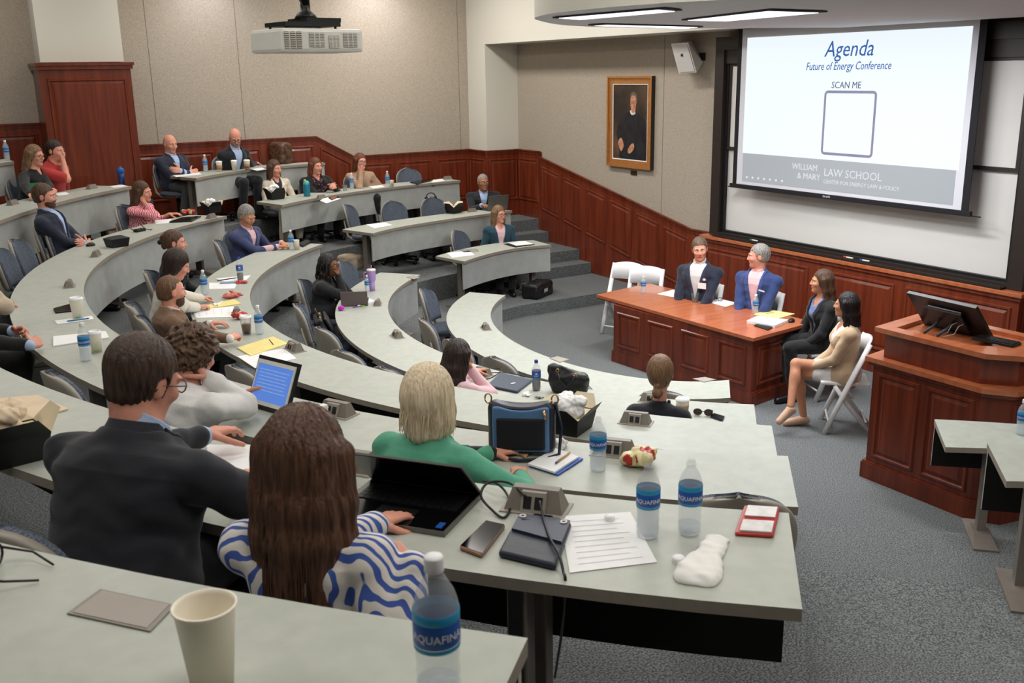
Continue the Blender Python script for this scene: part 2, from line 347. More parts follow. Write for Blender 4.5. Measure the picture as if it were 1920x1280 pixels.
# ---- whiteboard
WB = empty('whiteboard', (XB, 8, 1.22), 0, 'white sliding boards in a dark bronze frame above the wooden ledge', 'whiteboard')
def loc(o, r): o.matrix_parent_inverse = Matrix.Translation(-r.location); return o
def frame_rect(b, x0, x1, y0, y1, z0, z1, w, m, wb=None):
    wb = w if wb is None else wb
    b.box(x0, x1, y0, y0+w, z0, z1, m); b.box(x0, x1, y1-w, y1, z0, z1, m); b.box(x0, x1, y0+w, y1-w, z1-w, z1, m); b.box(x0, x1, y0+w, y1-w, z0, z0+wb, m)
b = MB(); frame_rect(b, XB-.06, X0, 5.55, 10.05, 1.22, 3.78, .16, mFRAME, .05); frame_rect(b, XB-.01, X0, 5.71, 9.89, 1.27, 3.62, .05, mBLACK, .03)
b.box(XB-.03, X0, 5.71, 9.89, 3.45, 3.62, mFRAME); loc(b.build('frame', None, WB), WB)
loc(MB().box(XB+.04, XB+.06, 5.76, 9.84, 1.28, 2.42, mBOARD).build('lower_board', None, WB), WB)
b = MB(); b.box(XB+.015, XB+.03, 5.80, 9.80, 2.40, 3.42, mBOARD)
loc(b.build('upper_board', None, WB), WB); b = MB(); frame_rect(b, XB+.0, XB+.035, 5.76, 9.84, 2.36, 3.46, .04, mFRAME); loc(b.build('board_rail', None, WB), WB)
b = MB(); b.box(XB-.14, XB, 5.72, 9.9, 1.222, 1.235, mBLACK); b.box(XB-.145, XB-.135, 5.72, 9.9, 1.222, 1.25, mFRAME); b.box(XB-.08, XB-.07, 5.72, 9.9, 1.235, 1.245, mFRAME); loc(b.build('pen_tray', None, WB), WB)
def marker(u, v, col, label):
    p = at(u, v, z=1.245); r = empty('marker_pen', (XB-.105, p.y, 1.246), 0, label, 'marker', None)
    MB().tube([(0, -.065, .009), (0, .03, .009)], .009, mPLW, 10).build('barrel', None, r); MB().tube([(0, .03, .009), (0, .07, .009)], .0095, mat('marker_'+label.split()[0], col, .4, var=.03), 10).build('cap', None, r)
marker(1419, 451, (20, 120, 70), 'green capped marker pen on the tray above the panelists')
marker(1592, 484, (190, 50, 40), 'red capped marker pen on the whiteboard tray')
marker(1626, 489, (40, 70, 190), 'blue capped marker pen on the whiteboard tray')
# ---- projection screen
XS = 9.1
S_ = empty('projection_screen', (XS, 7.85, 1.9), 0, 'pull-down projection screen with black borders hanging in front of the whiteboard', 'projection screen')
mSCR = mat('screen_fabric', (205, 205, 212), .9, var=.01, scale=4); mBB = mat('screen_border', (14, 13, 18), .8, var=.05, scale=9)
b = MB(); b.box(XS, XS+.006, 6.22, 9.45, 1.96, 3.9, mSCR); loc(b.build('screen_surface', None, S_), S_)
for y0, y1 in ((6.14, 6.22), (9.45, 9.52)): loc(MB().box(XS-.001, XS+.007, y0, y1, 1.93, 3.92, mBB).build('screen_border', None, S_), S_)
b = MB(); b.box(XS-.016, XS+.02, 6.10, 9.56, 1.905, 1.96, mBB, bev=.008); b.box(XS-.006, XS+.01, 6.0, 9.6, 1.908, 1.918, mBB); loc(b.build('bottom_bar', None, S_), S_)
b = MB(); b.box(XS-.06, XS+.1, 5.9, 9.66, 3.86, 4.0, mBB); loc(b.build('housing', None, S_), S_)
mIMG = mat('projected_white', (240, 250, 255), .9, emit=.95, spec=0, ebase=.12); mIMG2 = mat('projected_grey', (200, 206, 212), .9, emit=.42, spec=0, ebase=.3)
def screen_rect(name, y0, y1, z0, z1, m, d=.002): return loc(MB().box(XS-d, XS-d+.001, y0, y1, z0, z1, m).build(name, None, S_), S_)
screen_rect('projected_slide', 6.29, 9.36, 2.355, 3.75, mIMG); screen_rect('projected_footer', 6.32, 9.35, 2.0, 2.355, mIMG2)
# text faces -X: local x -> -Y, local y -> Z
def TM(y, z, d=.0035): return Matrix(((0, 0, -1, XS-d), (-1, 0, 0, y), (0, 1, 0, z), (0, 0, 0, 1)))
mTB = mat('projected_blue', (62, 110, 185), .9, emit=.8, spec=0, ebase=.05); mTG = mat('projected_slate', (96, 112, 150), .9, emit=.75, spec=0, ebase=.05); mTW = mat('projected_letter', (246, 248, 255), .9, emit=.8, spec=0, ebase=.05); mTQ = mat('projected_mauve', (168, 168, 198), .9, emit=.7, spec=0, ebase=.05)
for body, y, z, size, m, sh, xs in (('Agenda', 7.79, 3.50, .245, mTB, .22, .92), ('Future of Energy Conference', 7.80, 3.355, .125, mTB, .22, .80), ('SCAN ME', 7.79, 3.155, .105, mTG, .05, .95),
        ('WILLIAM', 8.32, 2.215, .10, mTW, 0, 1.0), ('& MARY', 8.25, 2.11, .10, mTW, 0, 1.0), ('LAW SCHOOL', 7.62, 2.17, .125, mTW, 0, 1.0), ('CENTER FOR ENERGY LAW & POLICY', 7.50, 2.085, .062, mTW, 0, 1.0)):
    loc(text_mesh(body, size, m, 'lettering', S_, TM(y, z), shear=sh, xs=xs), S_)
b = MB()                                                            # empty rounded box where the code was
def rrect(b, y0, y1, z0, z1, w, r, m, x, t=.001):
    def ring(o):
        P = []
        for cy, cz, a in ((y1-r, z1-r, 0), (y0+r, z1-r, 90), (y0+r, z0+r, 180), (y1-r, z0+r, 270)):
            for k in range(5):
                t_ = math.radians(a+k*22.5); P.append((x, cy+(r-o)*math.cos(t_), cz+(r-o)*math.sin(t_)))
        return P
    A, B_ = ring(0), ring(w); n = len(A); b.add(A+B_, [(i, (i+1) % n, n+(i+1) % n, n+i) for i in range(n)], m)
rrect(b, 7.36, 8.09, 2.41, 3.13, .03, .05, mTQ, XS-.0035); loc(b.build('code_frame', None, S_), S_)
b = MB(); 
for k in range(7): b.box(XS-.004, XS-.003, 9.25-k*.1, 9.28-k*.1, 2.045, 2.07, mTW)
loc(b.build('slide_icons', None, S_), S_)
loc(text_mesh('DA-LITE', .03, mTW, 'lettering', S_, TM(7.95, 1.925, .02)), S_)
# ---- portrait, plaque, loudspeaker
mGILT = mat('gilt_frame', (176, 118, 62), .45, metal=.25, var=.12, scale=30, bump=.2); mGILTD = mat('frame_side_dark', (46, 38, 32), .6, var=.1, scale=20)
PY0, PY1, PZ0, PZ1 = 11.28, 12.40, 1.95, 3.30
q = [at(u, v, x=X0-.06) for u, v in [(1139, 143), (1223, 141), (1139, 310), (1222, 318)]]; PY1, PY0, PZ1, PZ0 = q[0].y, q[1].y, q[0].z, q[2].z
P_ = empty('framed_portrait', (X0, (PY0+PY1)/2, PZ0), 0, 'gilt framed painted portrait of a person in a black robe on the fabric wall', 'painting')
b = MB(); frame_rect(b, X0-.055, X0, PY0, PY1, PZ0, PZ1, .05, mGILT); frame_rect(b, X0-.07, X0-.055, PY0+.0, PY1, PZ0, PZ1, .03, mGILT); frame_rect(b, X0-.045, X0, PY0+.05, PY1-.05, PZ0+.05, PZ1-.05, .06, mGILT); b.box(X0-.068, X0, PY0-.002, PY0, PZ0, PZ1, mGILTD); loc(b.build('frame', None, P_), P_)
b = MB(); frame_rect(b, X0-.04, X0, PY0+.11, PY1-.11, PZ0+.11, PZ1-.11, .014, mPAPER); loc(b.build('liner', None, P_), P_)
mOIL = mat('oil_background', (44, 36, 28), .5, rgb2=(98, 72, 50), scale=1.6, detail=4, ramp=(.4, .7)); mOILB = mat('oil_black', (17, 16, 19), .5, rgb2=(34, 34, 40), scale=9); mOILF = mat('oil_flesh', (205, 150, 118), .6, rgb2=(170, 110, 84), scale=22); mOILH = mat('oil_grey_hair', (120, 112, 98), .6, rgb2=(70, 64, 56), scale=60); mOILW = mat('oil_white', (214, 208, 200), .6, var=.05)
yc_, W_, H_ = (PY0+PY1)/2, PY1-PY0-.25, PZ1-PZ0-.25; zb = PZ0+.125
def U(a, c): return (yc_-W_/2*a, zb+H_*c)                            # a -1..1 left to right, c 0..1 up
b = MB(); b.box(X0-.03, X0-.02, PY0+.12, PY1-.12, PZ0+.12, PZ1-.12, mOIL); loc(b.build('canvas', None, P_), P_)
def blob(b, pts, m, d):
    P = smooth_poly([U(*p) for p in pts], 5); b.add([(X0-.031-d, y, z) for y, z in P], [tuple(range(len(P)))], m)
b = MB(); blob(b, [(-.55, .55), (-.35, .60), (-.05, .645), (.2, .65), (.5, .62), (.82, .55), (.93, .38), (.92, .0), (-.5, .0), (-.62, .1), (-.75, .28), (-.8, .36)], mOILB, .0005)
blob(b, [(0, .66), (.22, .665), (.3, .62), (.12, .6), (.02, .62)], mOILW, .001); blob(b, [(.02, .86), (.12, .885), (.3, .87), (.36, .8), (.33, .72), (.3, .66), (.2, .625), (.1, .64), (.03, .7), (.0, .78)], mOILF, .0015)
blob(b, [(.0, .84), (.05, .89), (.2, .905), (.34, .88), (.4, .8), (.35, .76), (.33, .83), (.2, .86), (.08, .855), (.02, .82)], mOILH, .002)
blob(b, [(-.7, .22), (-.55, .285), (-.42, .25), (-.36, .17), (-.42, .13), (-.5, .1), (-.6, .13)], mOILF, .0015); blob(b, [(-.12, .12), (.05, .2), (.22, .22), (.26, .16), (.12, .1), (-.05, .08)], mOILF, .0015)
for a in (.1, .25): rrect(b, *sorted((U(a-.07, 0)[0], U(a+.07, 0)[0])), U(0, .752)[1], U(0, .788)[1], .003, .012, mOILB, X0-.0335)
loc(b.build('painted_figure', None, P_), P_)
p = at(1189, 324, x=X0); tag(MB().box(X0-.012, X0, p.y-.07, p.y+.07, p.z-.033, p.z+.033, mat('bronze_plaque', (74, 58, 38), .4, metal=.6, var=.1, scale=40)).build('name_plaque'), 'small bronze plaque on the wall below the portrait', 'plaque')
sp_ = empty('wall_loudspeaker', (9.2, 10.62, 3.4), 0, 'white wall loudspeaker tilted down beside the whiteboard', 'loudspeaker')
b = MB(); 
f4 = [at(1258, 81, x=9.05), at(1305, 74, x=9.08), at(1316, 133, x=9.20), at(1274, 138, x=9.17)]; bk = [Vector((X0-.08, p.y*.25+.75*f4[(i)].y-.0, p.z+.02)) for i, p in enumerate(f4)]
f4 = [at(1258, 82, x=9.05), at(1290, 80, x=9.07), at(1306, 136, x=9.19), at(1273, 138, x=9.17)]; bk = [at(1268, 79, x=X0-.05), at(1298, 77, x=X0-.05), at(1318, 117, x=X0-.05), at(1286, 120, x=X0-.05)]
b.add(f4+bk, [(0, 3, 2, 1), (4, 5, 6, 7), (0, 1, 5, 4), (1, 2, 6, 5), (2, 3, 7, 6), (3, 0, 4, 7)], mPLW); loc(b.build('cabinet', None, sp_), sp_)
n_ = (f4[1]-f4[0]).cross(f4[3]-f4[0]).normalized(); n_ = -n_ if n_.x > 0 else n_; c_ = sum(f4, Vector())/4
loc(MB().sheet(*[c_+(p-c_)*.9+n_*.008 for p in f4], .004, mat('speaker_grille', (206, 204, 200), .7, var=.06, scale=300)).build('grille', None, sp_), sp_)
g_ = c_.lerp((f4[0]+f4[1])/2, .25)+n_*.012; loc(MB().box(g_.x-.004, g_.x+.004, g_.y-.02, g_.y+.02, g_.z-.02, g_.z+.02, mBLACK).build('badge', None, sp_), sp_)
loc(MB().box(X0-.06, X0, f4[1].y+.05, f4[1].y+.12, 3.5, 3.6, mBLACK).build('bracket', None, sp_), sp_)
# ---- ceiling projector
PJ = empty('ceiling_projector', (2.2, 6.0, 3.6), math.radians(9), 'white projector hanging from a black ceiling pole', 'projector')
mVENT = mat('vent_dark', (120, 112, 100), .8, var=.05, scale=30); mBGR = mat('mount_black', (24, 26, 26), .4, var=.1, scale=20)
b = MB(); b.box(-.28, .27, -.2, .2, -.075, .06, mPLW, bev=.02); b.build('body', None, PJ)
b = MB()
for x0, x1, zz0, zz1 in ((-.10, 0.0, -.045, .035), (.03, .10, -.05, .02), (.13, .225, -.045, .035)):
    b.box(x0, x1, -.2025, -.200, zz0, zz1, mVENT)
    for k in range(9): z = zz0+(zz1-zz0)*(k+.5)/9; b.box(x0, x1, -.206, -.2025, z-.0022, z+.0022, mPLW)
    for k in (1, 2): x = x0+(x1-x0)*k/3; b.box(x-.002, x+.002, -.2065, -.2025, zz0, zz1, mPLW)
for x0, x1 in ((-.262, -.232), (-.222, -.19), (-.182, -.15)):
    b.box(x0, x1, -.2025, -.200, -.055, .04, mVENT)
    for k in range(9): z = -.05+k*.0105; b.box(x0, x1, -.206, -.2025, z-.002, z+.002, mPLW)
b.build('vent_grille', None, PJ); b = MB(); b.lathe([(0, 0), (.05, 0), (.05, .03), (.04, .03)], mBLACK, 20); o = b.build('lens', None, PJ, loc=(.28, 0, 0)); o.rotation_euler = (0, math.pi/2, 0)
b = MB(); b.box(-.21, .16, -.13, .13, .075, .10, mBGR); b.box(-.06, .17, -.12, .12, .10, .125, mBGR)
for x in (-.19, .14): b.tube([(x, -.1, .05), (x, -.1, .09)], .008, mBGR, 6); b.tube([(x, .1, .05), (x, .1, .09)], .008, mBGR, 6)
b.build('mount_plate', None, PJ); b = MB(); b.tube([(0, 0, .12), (0, 0, CEIL-3.6)], .028, mBGR, 14); b.lathe([(.0, .125), (.07, .125), (.055, .15), (.03, .17), (.03, .2)], mBGR, 16); b.build('pole', None, PJ)
MB().tube([(-.03, -.02, .3), (-.06, -.03, .24), (-.03, -.05, .17), (-.07, -.06, .12)], .004, mBLACK, 6).build('cable', None, PJ)
# ------------------------------------------------------------------ desks
def polyfit_r(px, z, c, deg):
    P = [at(u, v, z=z) for u, v in px]; th = np.array([math.atan2(p.y-c[1], p.x-c[0]) % (2*math.pi) for p in P]); r = np.array([math.hypot(p.x-c[0], p.y-c[1]) for p in P])
    m = th.mean(); k = np.polyfit(th-m, r, deg); return (lambda t: float(np.polyval(k, t-m))), th
def Zs(pts, ox, oy, s=4.): return [(ox+a/s, oy+b/s) for a, b in pts]
def curved_desk(name, label, z, front, c, deg, depth=.57, back=None, bdeg=None, th=None, panel_h=.46, legs=(), group='curved lecture hall desks', n=56, ends=None, panel_in=.05, rz=None):
    """front/back: pixels on the desk's edges; ends: (front,back) pixel pairs for its two end corners"""
    c = Vector((*c, 0)); rf, t = polyfit_r(front, z, c, deg)
    t0, t1 = (min(t), max(t)) if th is None else th
    rb = (lambda a: rf(a)+depth) if back is None else polyfit_r(back, z, c, bdeg or 2)[0]
    if back is not None:
        rb0 = rb; rb = lambda a: min(max(rb0(a), rf(a)+depth-.06), rf(a)+depth+.05)
    F = []; B = []
    for i in range(n+1):
        a = t0+(t1-t0)*i/n; F.append(Vector((c.x+rf(a)*math.cos(a), c.y+rf(a)*math.sin(a)))); B.append(Vector((c.x+rb(a)*math.cos(a), c.y+rb(a)*math.sin(a))))
    r = empty(name, (F[n//2].x, F[n//2].y, z-DH), 0, label, 'desk', group)
    def L(P): return [(p.x-r.location.x, p.y-r.location.y) for p in P]
    b = MB(); b.strip(L(F), L(B), DH-.038, DH, mLAM, mEDGE); b.build('desk_top', None, r)
    def off(P, Q, d): return [p+(q-p).normalized()*d for p, q in zip(P, Q)]
    Fi = off(F, B, panel_in); Fo = off(F, B, panel_in+.02)
    k0, k1 = 0, n+1
    b = MB(); b.strip(L(Fi[k0:k1]), L(Fo[k0:k1]), DH-.04-panel_h, DH-.038, mPANEL, mPANEL)
    Fj = off(F, B, panel_in+.0205); Fk = off(F, B, panel_in+.026); b.strip(L(Fj[k0:k1]), L(Fk[k0:k1]), DH-.04-panel_h+.002, DH-.039, mDARK, mDARK); b.build('modesty_panel', None, r)
    for f in legs:
        rear = isinstance(f, tuple) and f[0] == 975
        if isinstance(f, tuple): wp = at(f[0], f[1], z=z-DH); f = float((math.atan2(wp.y-c.y, wp.x-c.x)-t0) % (2*math.pi)/(t1-t0))
        i = min(n, int(round(f*n))); p = F[i].lerp(B[i], .9 if rear else .55); q = F[i].lerp(B[i], .18); d = (B[i]-F[i]).normalized(); w = Vector((-d.y, d.x)); ang = math.atan2(d.y, d.x)
        b = MB(); b.box(-.045, .045, -.03, .03, 0 if rear else .03, DH-.04, mMETAL, bev=.006)
        if rear: b.box(.045, .06, -.02, .02, 0, DH-.04, mBLACK); b.build('leg', None, r, loc=(p.x-r.location.x, p.y-r.location.y, 0), rz=ang); continue
        b.box(-.22, .2, -.04, .04, DH-.075, DH-.04, mMETAL)
        b.add([(-.27, -.09, 0), (.27, -.09, 0), (.27, .09, 0), (-.27, .09, 0), (-.27, -.09, .012), (.27, -.09, .012), (.27, .09, .012), (-.27, .09, .012), (-.1, -.06, .05), (.1, -.06, .05), (.1, .06, .05), (-.1, .06, .05)],
              [(3, 2, 1, 0), (0, 1, 5, 4), (1, 2, 6, 5), (2, 3, 7, 6), (3, 0, 4, 7), (4, 5, 9, 8), (5, 6, 10, 9), (6, 7, 11, 10), (7, 4, 8, 11), (8, 9, 10, 11)], mMETAL)
        b.build('leg', None, r, loc=(p.x-r.location.x, p.y-r.location.y, 0), rz=ang)
    return dict(root=r, F=F, B=B, z=z, rf=rf, rb=rb, c=c, t=(t0, t1))
zD = [t+DH for t in TZ]
f1 = [(948, 553), (923, 580), (921, 600), (935, 620), (970, 643), (1040, 672), (1120, 697), (1200, 707), (1367, 712)]
D1 = curved_desk('curved_desk', 'innermost curved grey desk, closest to the wooden panel table', zD[0], f1, (7.6, 8.0), 5, depth=.50, legs=(.04, .35, .66, .96))
f2 = Zs([(915, 300), (780, 370), (700, 450), (675, 540), (700, 630), (780, 720), (900, 800), (1040, 870)], 560, 440)+[(1096, 728), (1414, 758)]
D2 = curved_desk('curved_desk', 'curved grey desk of the second row, holding the cola bottle and the black handbag', zD[1], f2, (7.9, 8.07), 4, legs=(.03, .25, .5, .75, .96))
f3 = Zs([(1470, 150), (1300, 200), (1100, 310), (980, 400), (935, 500), (935, 600), (980, 700), (1060, 770), (1200, 850), (1400, 940), (1700, 1030), (1920, 1100)], 240, 420)+[(1250, 780), (1447, 798)]
D3 = curved_desk('curved_desk', 'curved grey desk of the third row, where the bearded man in brown sits', zD[2], f3, (7.9, 8.07), 4, legs=(.03, .2, .4, .6, .8, .96))
f4_ = Zs([(1715, 20), (1400, 80), (1100, 180), (900, 280), (750, 370), (660, 470), (632, 570), (650, 680), (730, 790), (850, 880), (970, 960)], 0, 400)+[(1252, 840), (1478, 857)]
D4 = curved_desk('curved_desk', 'curved grey desk of the fourth row, where the blond woman in green sits', zD[3], f4_, (7.9, 8.07), 4, legs=(.02, .18, .38, .6, .8, .95))
f5 = [(247, 349), (190, 360), (120, 376), (60, 393), (0, 413), (1052, 926), (1185, 937), (1400, 956), (1479, 962)]
D5 = curved_desk('curved_desk', 'curved grey desk of the fifth row, holding the open black laptop', zD[4], f5, (7.9, 8.07), 4, legs=(.02, .18, .38, .6, .795, (1112, 1240), (975, 1330)), depth=.60)
q6 = [at(u, v, z=zD[5]) for u, v in [(985, 1205), (600, 1125), (300, 1075), (0, 1025)]]
r6 = sum(math.hypot(p.x-7.9, p.y-8.07) for p in q6)/4
D6c = (7.9, 8.07)
F6 = lambda: None
def d6():
    a1 = math.atan2(q6[0].y-D6c[1], q6[0].x-D6c[0]) % (2*math.pi); z = zD[5]
    c = Vector((*D6c, 0))
    def rf(a): return r6
    t0, t1 = math.radians(150), a1
    return t0, t1
t60, t61 = d6()
px6 = [(985, 1205), (600, 1125), (300, 1075), (0, 1025)]
D6 = curved_desk('curved_desk', 'nearest grey desk in the foreground, holding the paper cup', zD[5], px6, D6c, 1, th=(math.radians(146), t61), legs=(.2, .5, .8, .97), n=60)
# desk pieces beyond the far aisle
def piece(label, z, fr, bk, legs=(.1, .9), xend=None, panel_h=.36):
    """desk from matching front and back pixel lists"""
    Fp = [at(u, v, z=z) for u, v in fr]; Bp = [at(u, v, z=z) for u, v in bk]
    def sm(P, n=24):
        t = np.linspace(0, 1, len(P)); d = min(2, len(P)-1); kx = np.polyfit(t, [p.x for p in P], d); ky = np.polyfit(t, [p.y for p in P], d)
        return [Vector((float(np.polyval(kx, s)), float(np.polyval(ky, s)))) for s in np.linspace(0, 1, n+1)]
    F = sm(Fp); B = sm(Bp) if len(bk) > 2 else None
    if B is None:
        B = [F[0].lerp(F[0], 0)]*0
        d0 = Vector(Bp[0][:2])-F[0]; d1 = Vector(Bp[-1][:2])-F[-1]
        B = [F[i]+d0.lerp(d1, i/24) for i in range(25)]
    r = empty('curved_desk', (F[12].x, F[12].y, z-DH), 0, label, 'desk', 'curved lecture hall desks')
    L = lambda P: [(p.x-r.location.x, p.y-r.location.y) for p in P]
    off = lambda P, Q, d: [p+(q-p).normalized()*d for p, q in zip(P, Q)]
    b = MB(); b.strip(L(F), L(B), DH-.038, DH, mLAM, mEDGE); b.build('desk_top', None, r)
    b = MB(); Fi, Fo = off(F, B, .03), off(F, B, .05); b.strip(L(Fi[:]), L(Fo[:]), DH-.04-panel_h, DH-.038, mPANEL, mPANEL); b.strip(L(off(F, B, .0505)), L(off(F, B, .056)), DH-.038-panel_h, DH-.039, mDARK, mDARK); b.build('modesty_panel', None, r)
    for f in legs:
        if isinstance(f, tuple): wp = at(f[0], f[1], z=z-DH); i = min(range(25), key=lambda k: (F[k].lerp(B[k], .4)-Vector(wp[:2])).length); p = Vector(wp[:2])
        else: i = int(f*24); p = F[i].lerp(B[i], .4)
        d = (B[i]-F[i]).normalized(); ang = math.atan2(d.y, d.x)
        b = MB(); b.box(-.045, .045, -.03, .03, .03, DH-.04, mMETAL, bev=.006); b.box(-.15, .2, -.03, .03, DH-.07, DH-.04, mMETAL); b.add([(-.24, -.08, 0), (.26, -.08, 0), (.26, .08, 0), (-.24, .08, 0), (-.24, -.08, .014), (.26, -.08, .014), (.26, .08, .014), (-.24, .08, .014), (-.08, -.055, .055), (.10, -.055, .055), (.10, .055, .055), (-.08, .055, .055)],
              [(3, 2, 1, 0), (0, 1, 5, 4), (1, 2, 6, 5), (2, 3, 7, 6), (3, 0, 4, 7), (4, 5, 9, 8), (5, 6, 10, 9), (6, 7, 11, 10), (7, 4, 8, 11), (8, 9, 10, 11)], mMETAL)
        b.build('leg', None, r, loc=(p.x-r.location.x, p.y-r.location.y, 0), rz=ang)
    return r
piece('short curved desk by the far aisle steps, lowest on that side', zD[1], [(870, 490), (925, 474), (975, 464), (1034, 459)], [(817, 480), (1000, 450)])
piece('curved desk beyond the far aisle where the man types on a laptop', zD[2], [(696, 438), (760, 424), (830, 412), (963, 394)], [(642, 430), (915, 391)])
piece('curved desk beyond the far aisle with three women seated behind it', TZ[3]+DH+.0, [(530, 384), (620, 366), (740, 350), (862, 338)], [(481, 378), (835, 335)])
piece('topmost curved desk beyond the far aisle with coffee cups on it', TZ[4]+DH+.02, [(370, 334), (430, 322), (520, 312), (608, 305)], [(319, 330), (590, 303)], legs=(.08, .7))
piece('straight end of the rear desk at the far left, holding one water bottle', TZ[5]+DH+.06, [(26, 302), (-40, 312), (-120, 326)], [(8, 298), (-140, 318)], legs=(.5,))
# desks right of the near aisle
piece('grey desk end in front of the lectern at the right edge', zD[1], [(1752, 785.6), (1907, 794.5), (2040, 806)], [(1773, 838), (2080, 852)], legs=((1836, 1003),), panel_h=.3)
piece('grey desk end at the right edge, nearer than the one before the lectern', zD[2], [(1851, 830), (1920, 835), (2080, 846)], [(1887, 902), (2130, 913)], legs=((1908, 1108),), panel_h=.36)
# ------------------------------------------------------------------ panel table
mTT = mWOODH
T4 = [at(u, v, z=.75) for u, v in [(1118, 552), (1412, 634), (1526, 603), (1217, 531)]]
T_ = empty('panel_table', (T4[1].x, T4[1].y, 0), 0, 'long cherry wood panel table where four panelists sit', 'table')
tl = lambda P: [(p.x-T4[1].x, p.y-T4[1].y) for p in P]
ct = sum(T4, Vector())/4
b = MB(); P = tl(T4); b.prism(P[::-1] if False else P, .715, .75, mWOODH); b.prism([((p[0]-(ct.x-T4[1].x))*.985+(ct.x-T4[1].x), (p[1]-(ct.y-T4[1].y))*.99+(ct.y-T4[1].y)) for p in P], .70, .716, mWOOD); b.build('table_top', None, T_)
B4 = [at(1150, 664, z=.07), at(1408, 752, z=.07)]
bf0, bf1 = Vector((6.95, 9.18)), Vector((7.12, 7.06)); bw = Vector((8.0, 7.18)); bz = Vector((7.75, 9.55))
def shrink(L, k): c = sum(L, Vector((0, 0)))/len(L); return [c+(p-c)*k for p in L]
body = [bf0, bf1, bw-Vector((.12, 0)), bz-Vector((.1, 0))]
b = MB(); b.prism(tl(body), .10, .70, mWOOD); b.prism(tl(shrink(body, 1.025)), 0, .13, mWOOD); b.prism(tl(shrink(body, 1.015)), .13, .145, mWOOD); b.build('table_body', None, T_)
b = MB(); fv = bf1-bf0; nn = Vector((fv.y, -fv.x)).normalized(); nn = nn if nn.x < 0 else -nn
def tp(b, p, q, n, z0=.2, z1=.63): panel(b, (p.x-T4[1].x, p.y-T4[1].y), (q.x-T4[1].x, q.y-T4[1].y), z0, z0, z1, z1, n, mWOOD)
for a, c in ((.03, .215), (.275, .465), (.525, .72), (.78, .965)): tp(b, bf0.lerp(bf1, a), bf0.lerp(bf1, c), nn)
ev = body[2]-bf1; en = Vector((ev.y, -ev.x)).normalized(); en = en if en.y < 0 else -en
tp(b, bf1.lerp(body[2], .12), bf1.lerp(body[2], .9), en); b.build('raised_panel', None, T_)
# ------------------------------------------------------------------ lectern
LT = empty('lectern', (6.62, 4.7, 0), 0, 'large cherry wood lectern with panelled sides beside the panel table', 'lectern')
ll = lambda P: [(x-6.62, y-4.7) for x, y in P]
def lect(o): return ll([(6.62-o, 5.18+o), (6.62-o, 4.20-o*.6), (6.72-o*.3, 4.02-o), (7.7, 3.85-o), (7.7, 5.35+o)])
b = MB(); b.prism(lect(0), .1, 1.0, mWOOD); b.prism(lect(.03), 0, .14, mWOOD); b.prism(lect(.02), .14, .155, mWOOD); b.build('lectern_body', None, LT)
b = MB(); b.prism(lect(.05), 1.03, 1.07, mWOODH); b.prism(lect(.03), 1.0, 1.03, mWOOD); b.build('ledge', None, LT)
b = MB(); o_ = ll([(6.66, 5.12), (6.66, 4.26), (6.82, 4.05), (7.3, 3.98), (7.3, 5.2)])
b.prism(o_, 1.07, 1.28, mWOOD); b.build('upper_case', None, LT)
b = MB(); rim = ll([(6.62, 5.2), (6.62, 4.2), (6.8, 3.98), (7.4, 3.9), (7.4, 5.3)]); inn = ll([(6.74, 5.08), (6.74, 4.42), (6.86, 4.3), (7.3, 4.26), (7.3, 5.16)])
n5 = 5; vs = [(x, y, 1.28) for x, y in rim]+[(x, y, 1.32) for x, y in rim]+[(x, y, 1.32) for x, y in inn]+[(x, y, 1.285) for x, y in inn]
fs = [(i, (i+1) % 5, 5+(i+1) % 5, 5+i) for i in range(5)]+[(5+i, 5+(i+1) % 5, 10+(i+1) % 5, 10+i) for i in range(5)]+[(10+i, 10+(i+1) % 5, 15+(i+1) % 5, 15+i) for i in range(5)]+[(15, 16, 17, 18, 19)]
b.add(vs, fs, mWOODH); b.build('rim', None, LT)
b = MB()
for y0, y1 in ((5.13, 4.72), (4.66, 4.24)): panel(b, (0, y0-4.7), (0, y1-4.7), .2, .2, .95, .95, (-1, 0), mWOOD)
dn = Vector((4.02-4.20, -(6.72-6.62))).normalized(); 
panel(b, (.13+.0, 4.02-4.7), (.95, 3.87-4.7), .2, .2, .95, .95, (-.17, -.985), mWOOD); b.build('raised_panel', None, LT)
# monitor on the lectern
mq = [at(1699, 549, x=7.02), at(1828, 577, x=7.02), at(1863, 641, x=6.92), at(1737, 617, x=6.92)]
MO = empty('monitor', (6.97, 4.8, 1.32), 0, 'black flat monitor seen from behind, leaning back on the lectern', 'monitor')
mq = [at(1700, 549, x=6.92), at(1829, 578, x=6.92), at(1862, 641, x=7.12), at(1735, 612, x=7.12)]
n_ = (mq[1]-mq[0]).cross(mq[3]-mq[0]).normalized(); n_ = n_ if n_.x < 0 else -n_
b = MB(); A = mq; Bk = [p-n_*.03 for p in mq]; b.add(A+Bk, [(0, 1, 2, 3), (7, 6, 5, 4), (0, 4, 5, 1), (1, 5, 6, 2), (2, 6, 7, 3), (3, 7, 4, 0)], mBLACK); loc(b.build('display_case', None, MO), MO)
cm = sum(mq, Vector())/4; q_ = [cm+(p-cm)*.55+n_*.02 for p in mq]; b = MB().sheet(*q_, .02, mBLACK); loc(b.build('rear_cover', None, MO), MO)
gl = mat('cable_grey', (150, 150, 152), .4, var=.03); b = MB(); pt = cm.lerp(mq[0].lerp(mq[1], .5), .55)+n_*.012; dx = (mq[1]-mq[0]).normalized(); b.tube([pt-dx*.14, pt+dx*.16], .006, gl, 8); loc(b.build('handle_bar', None, MO), MO)
b = MB()
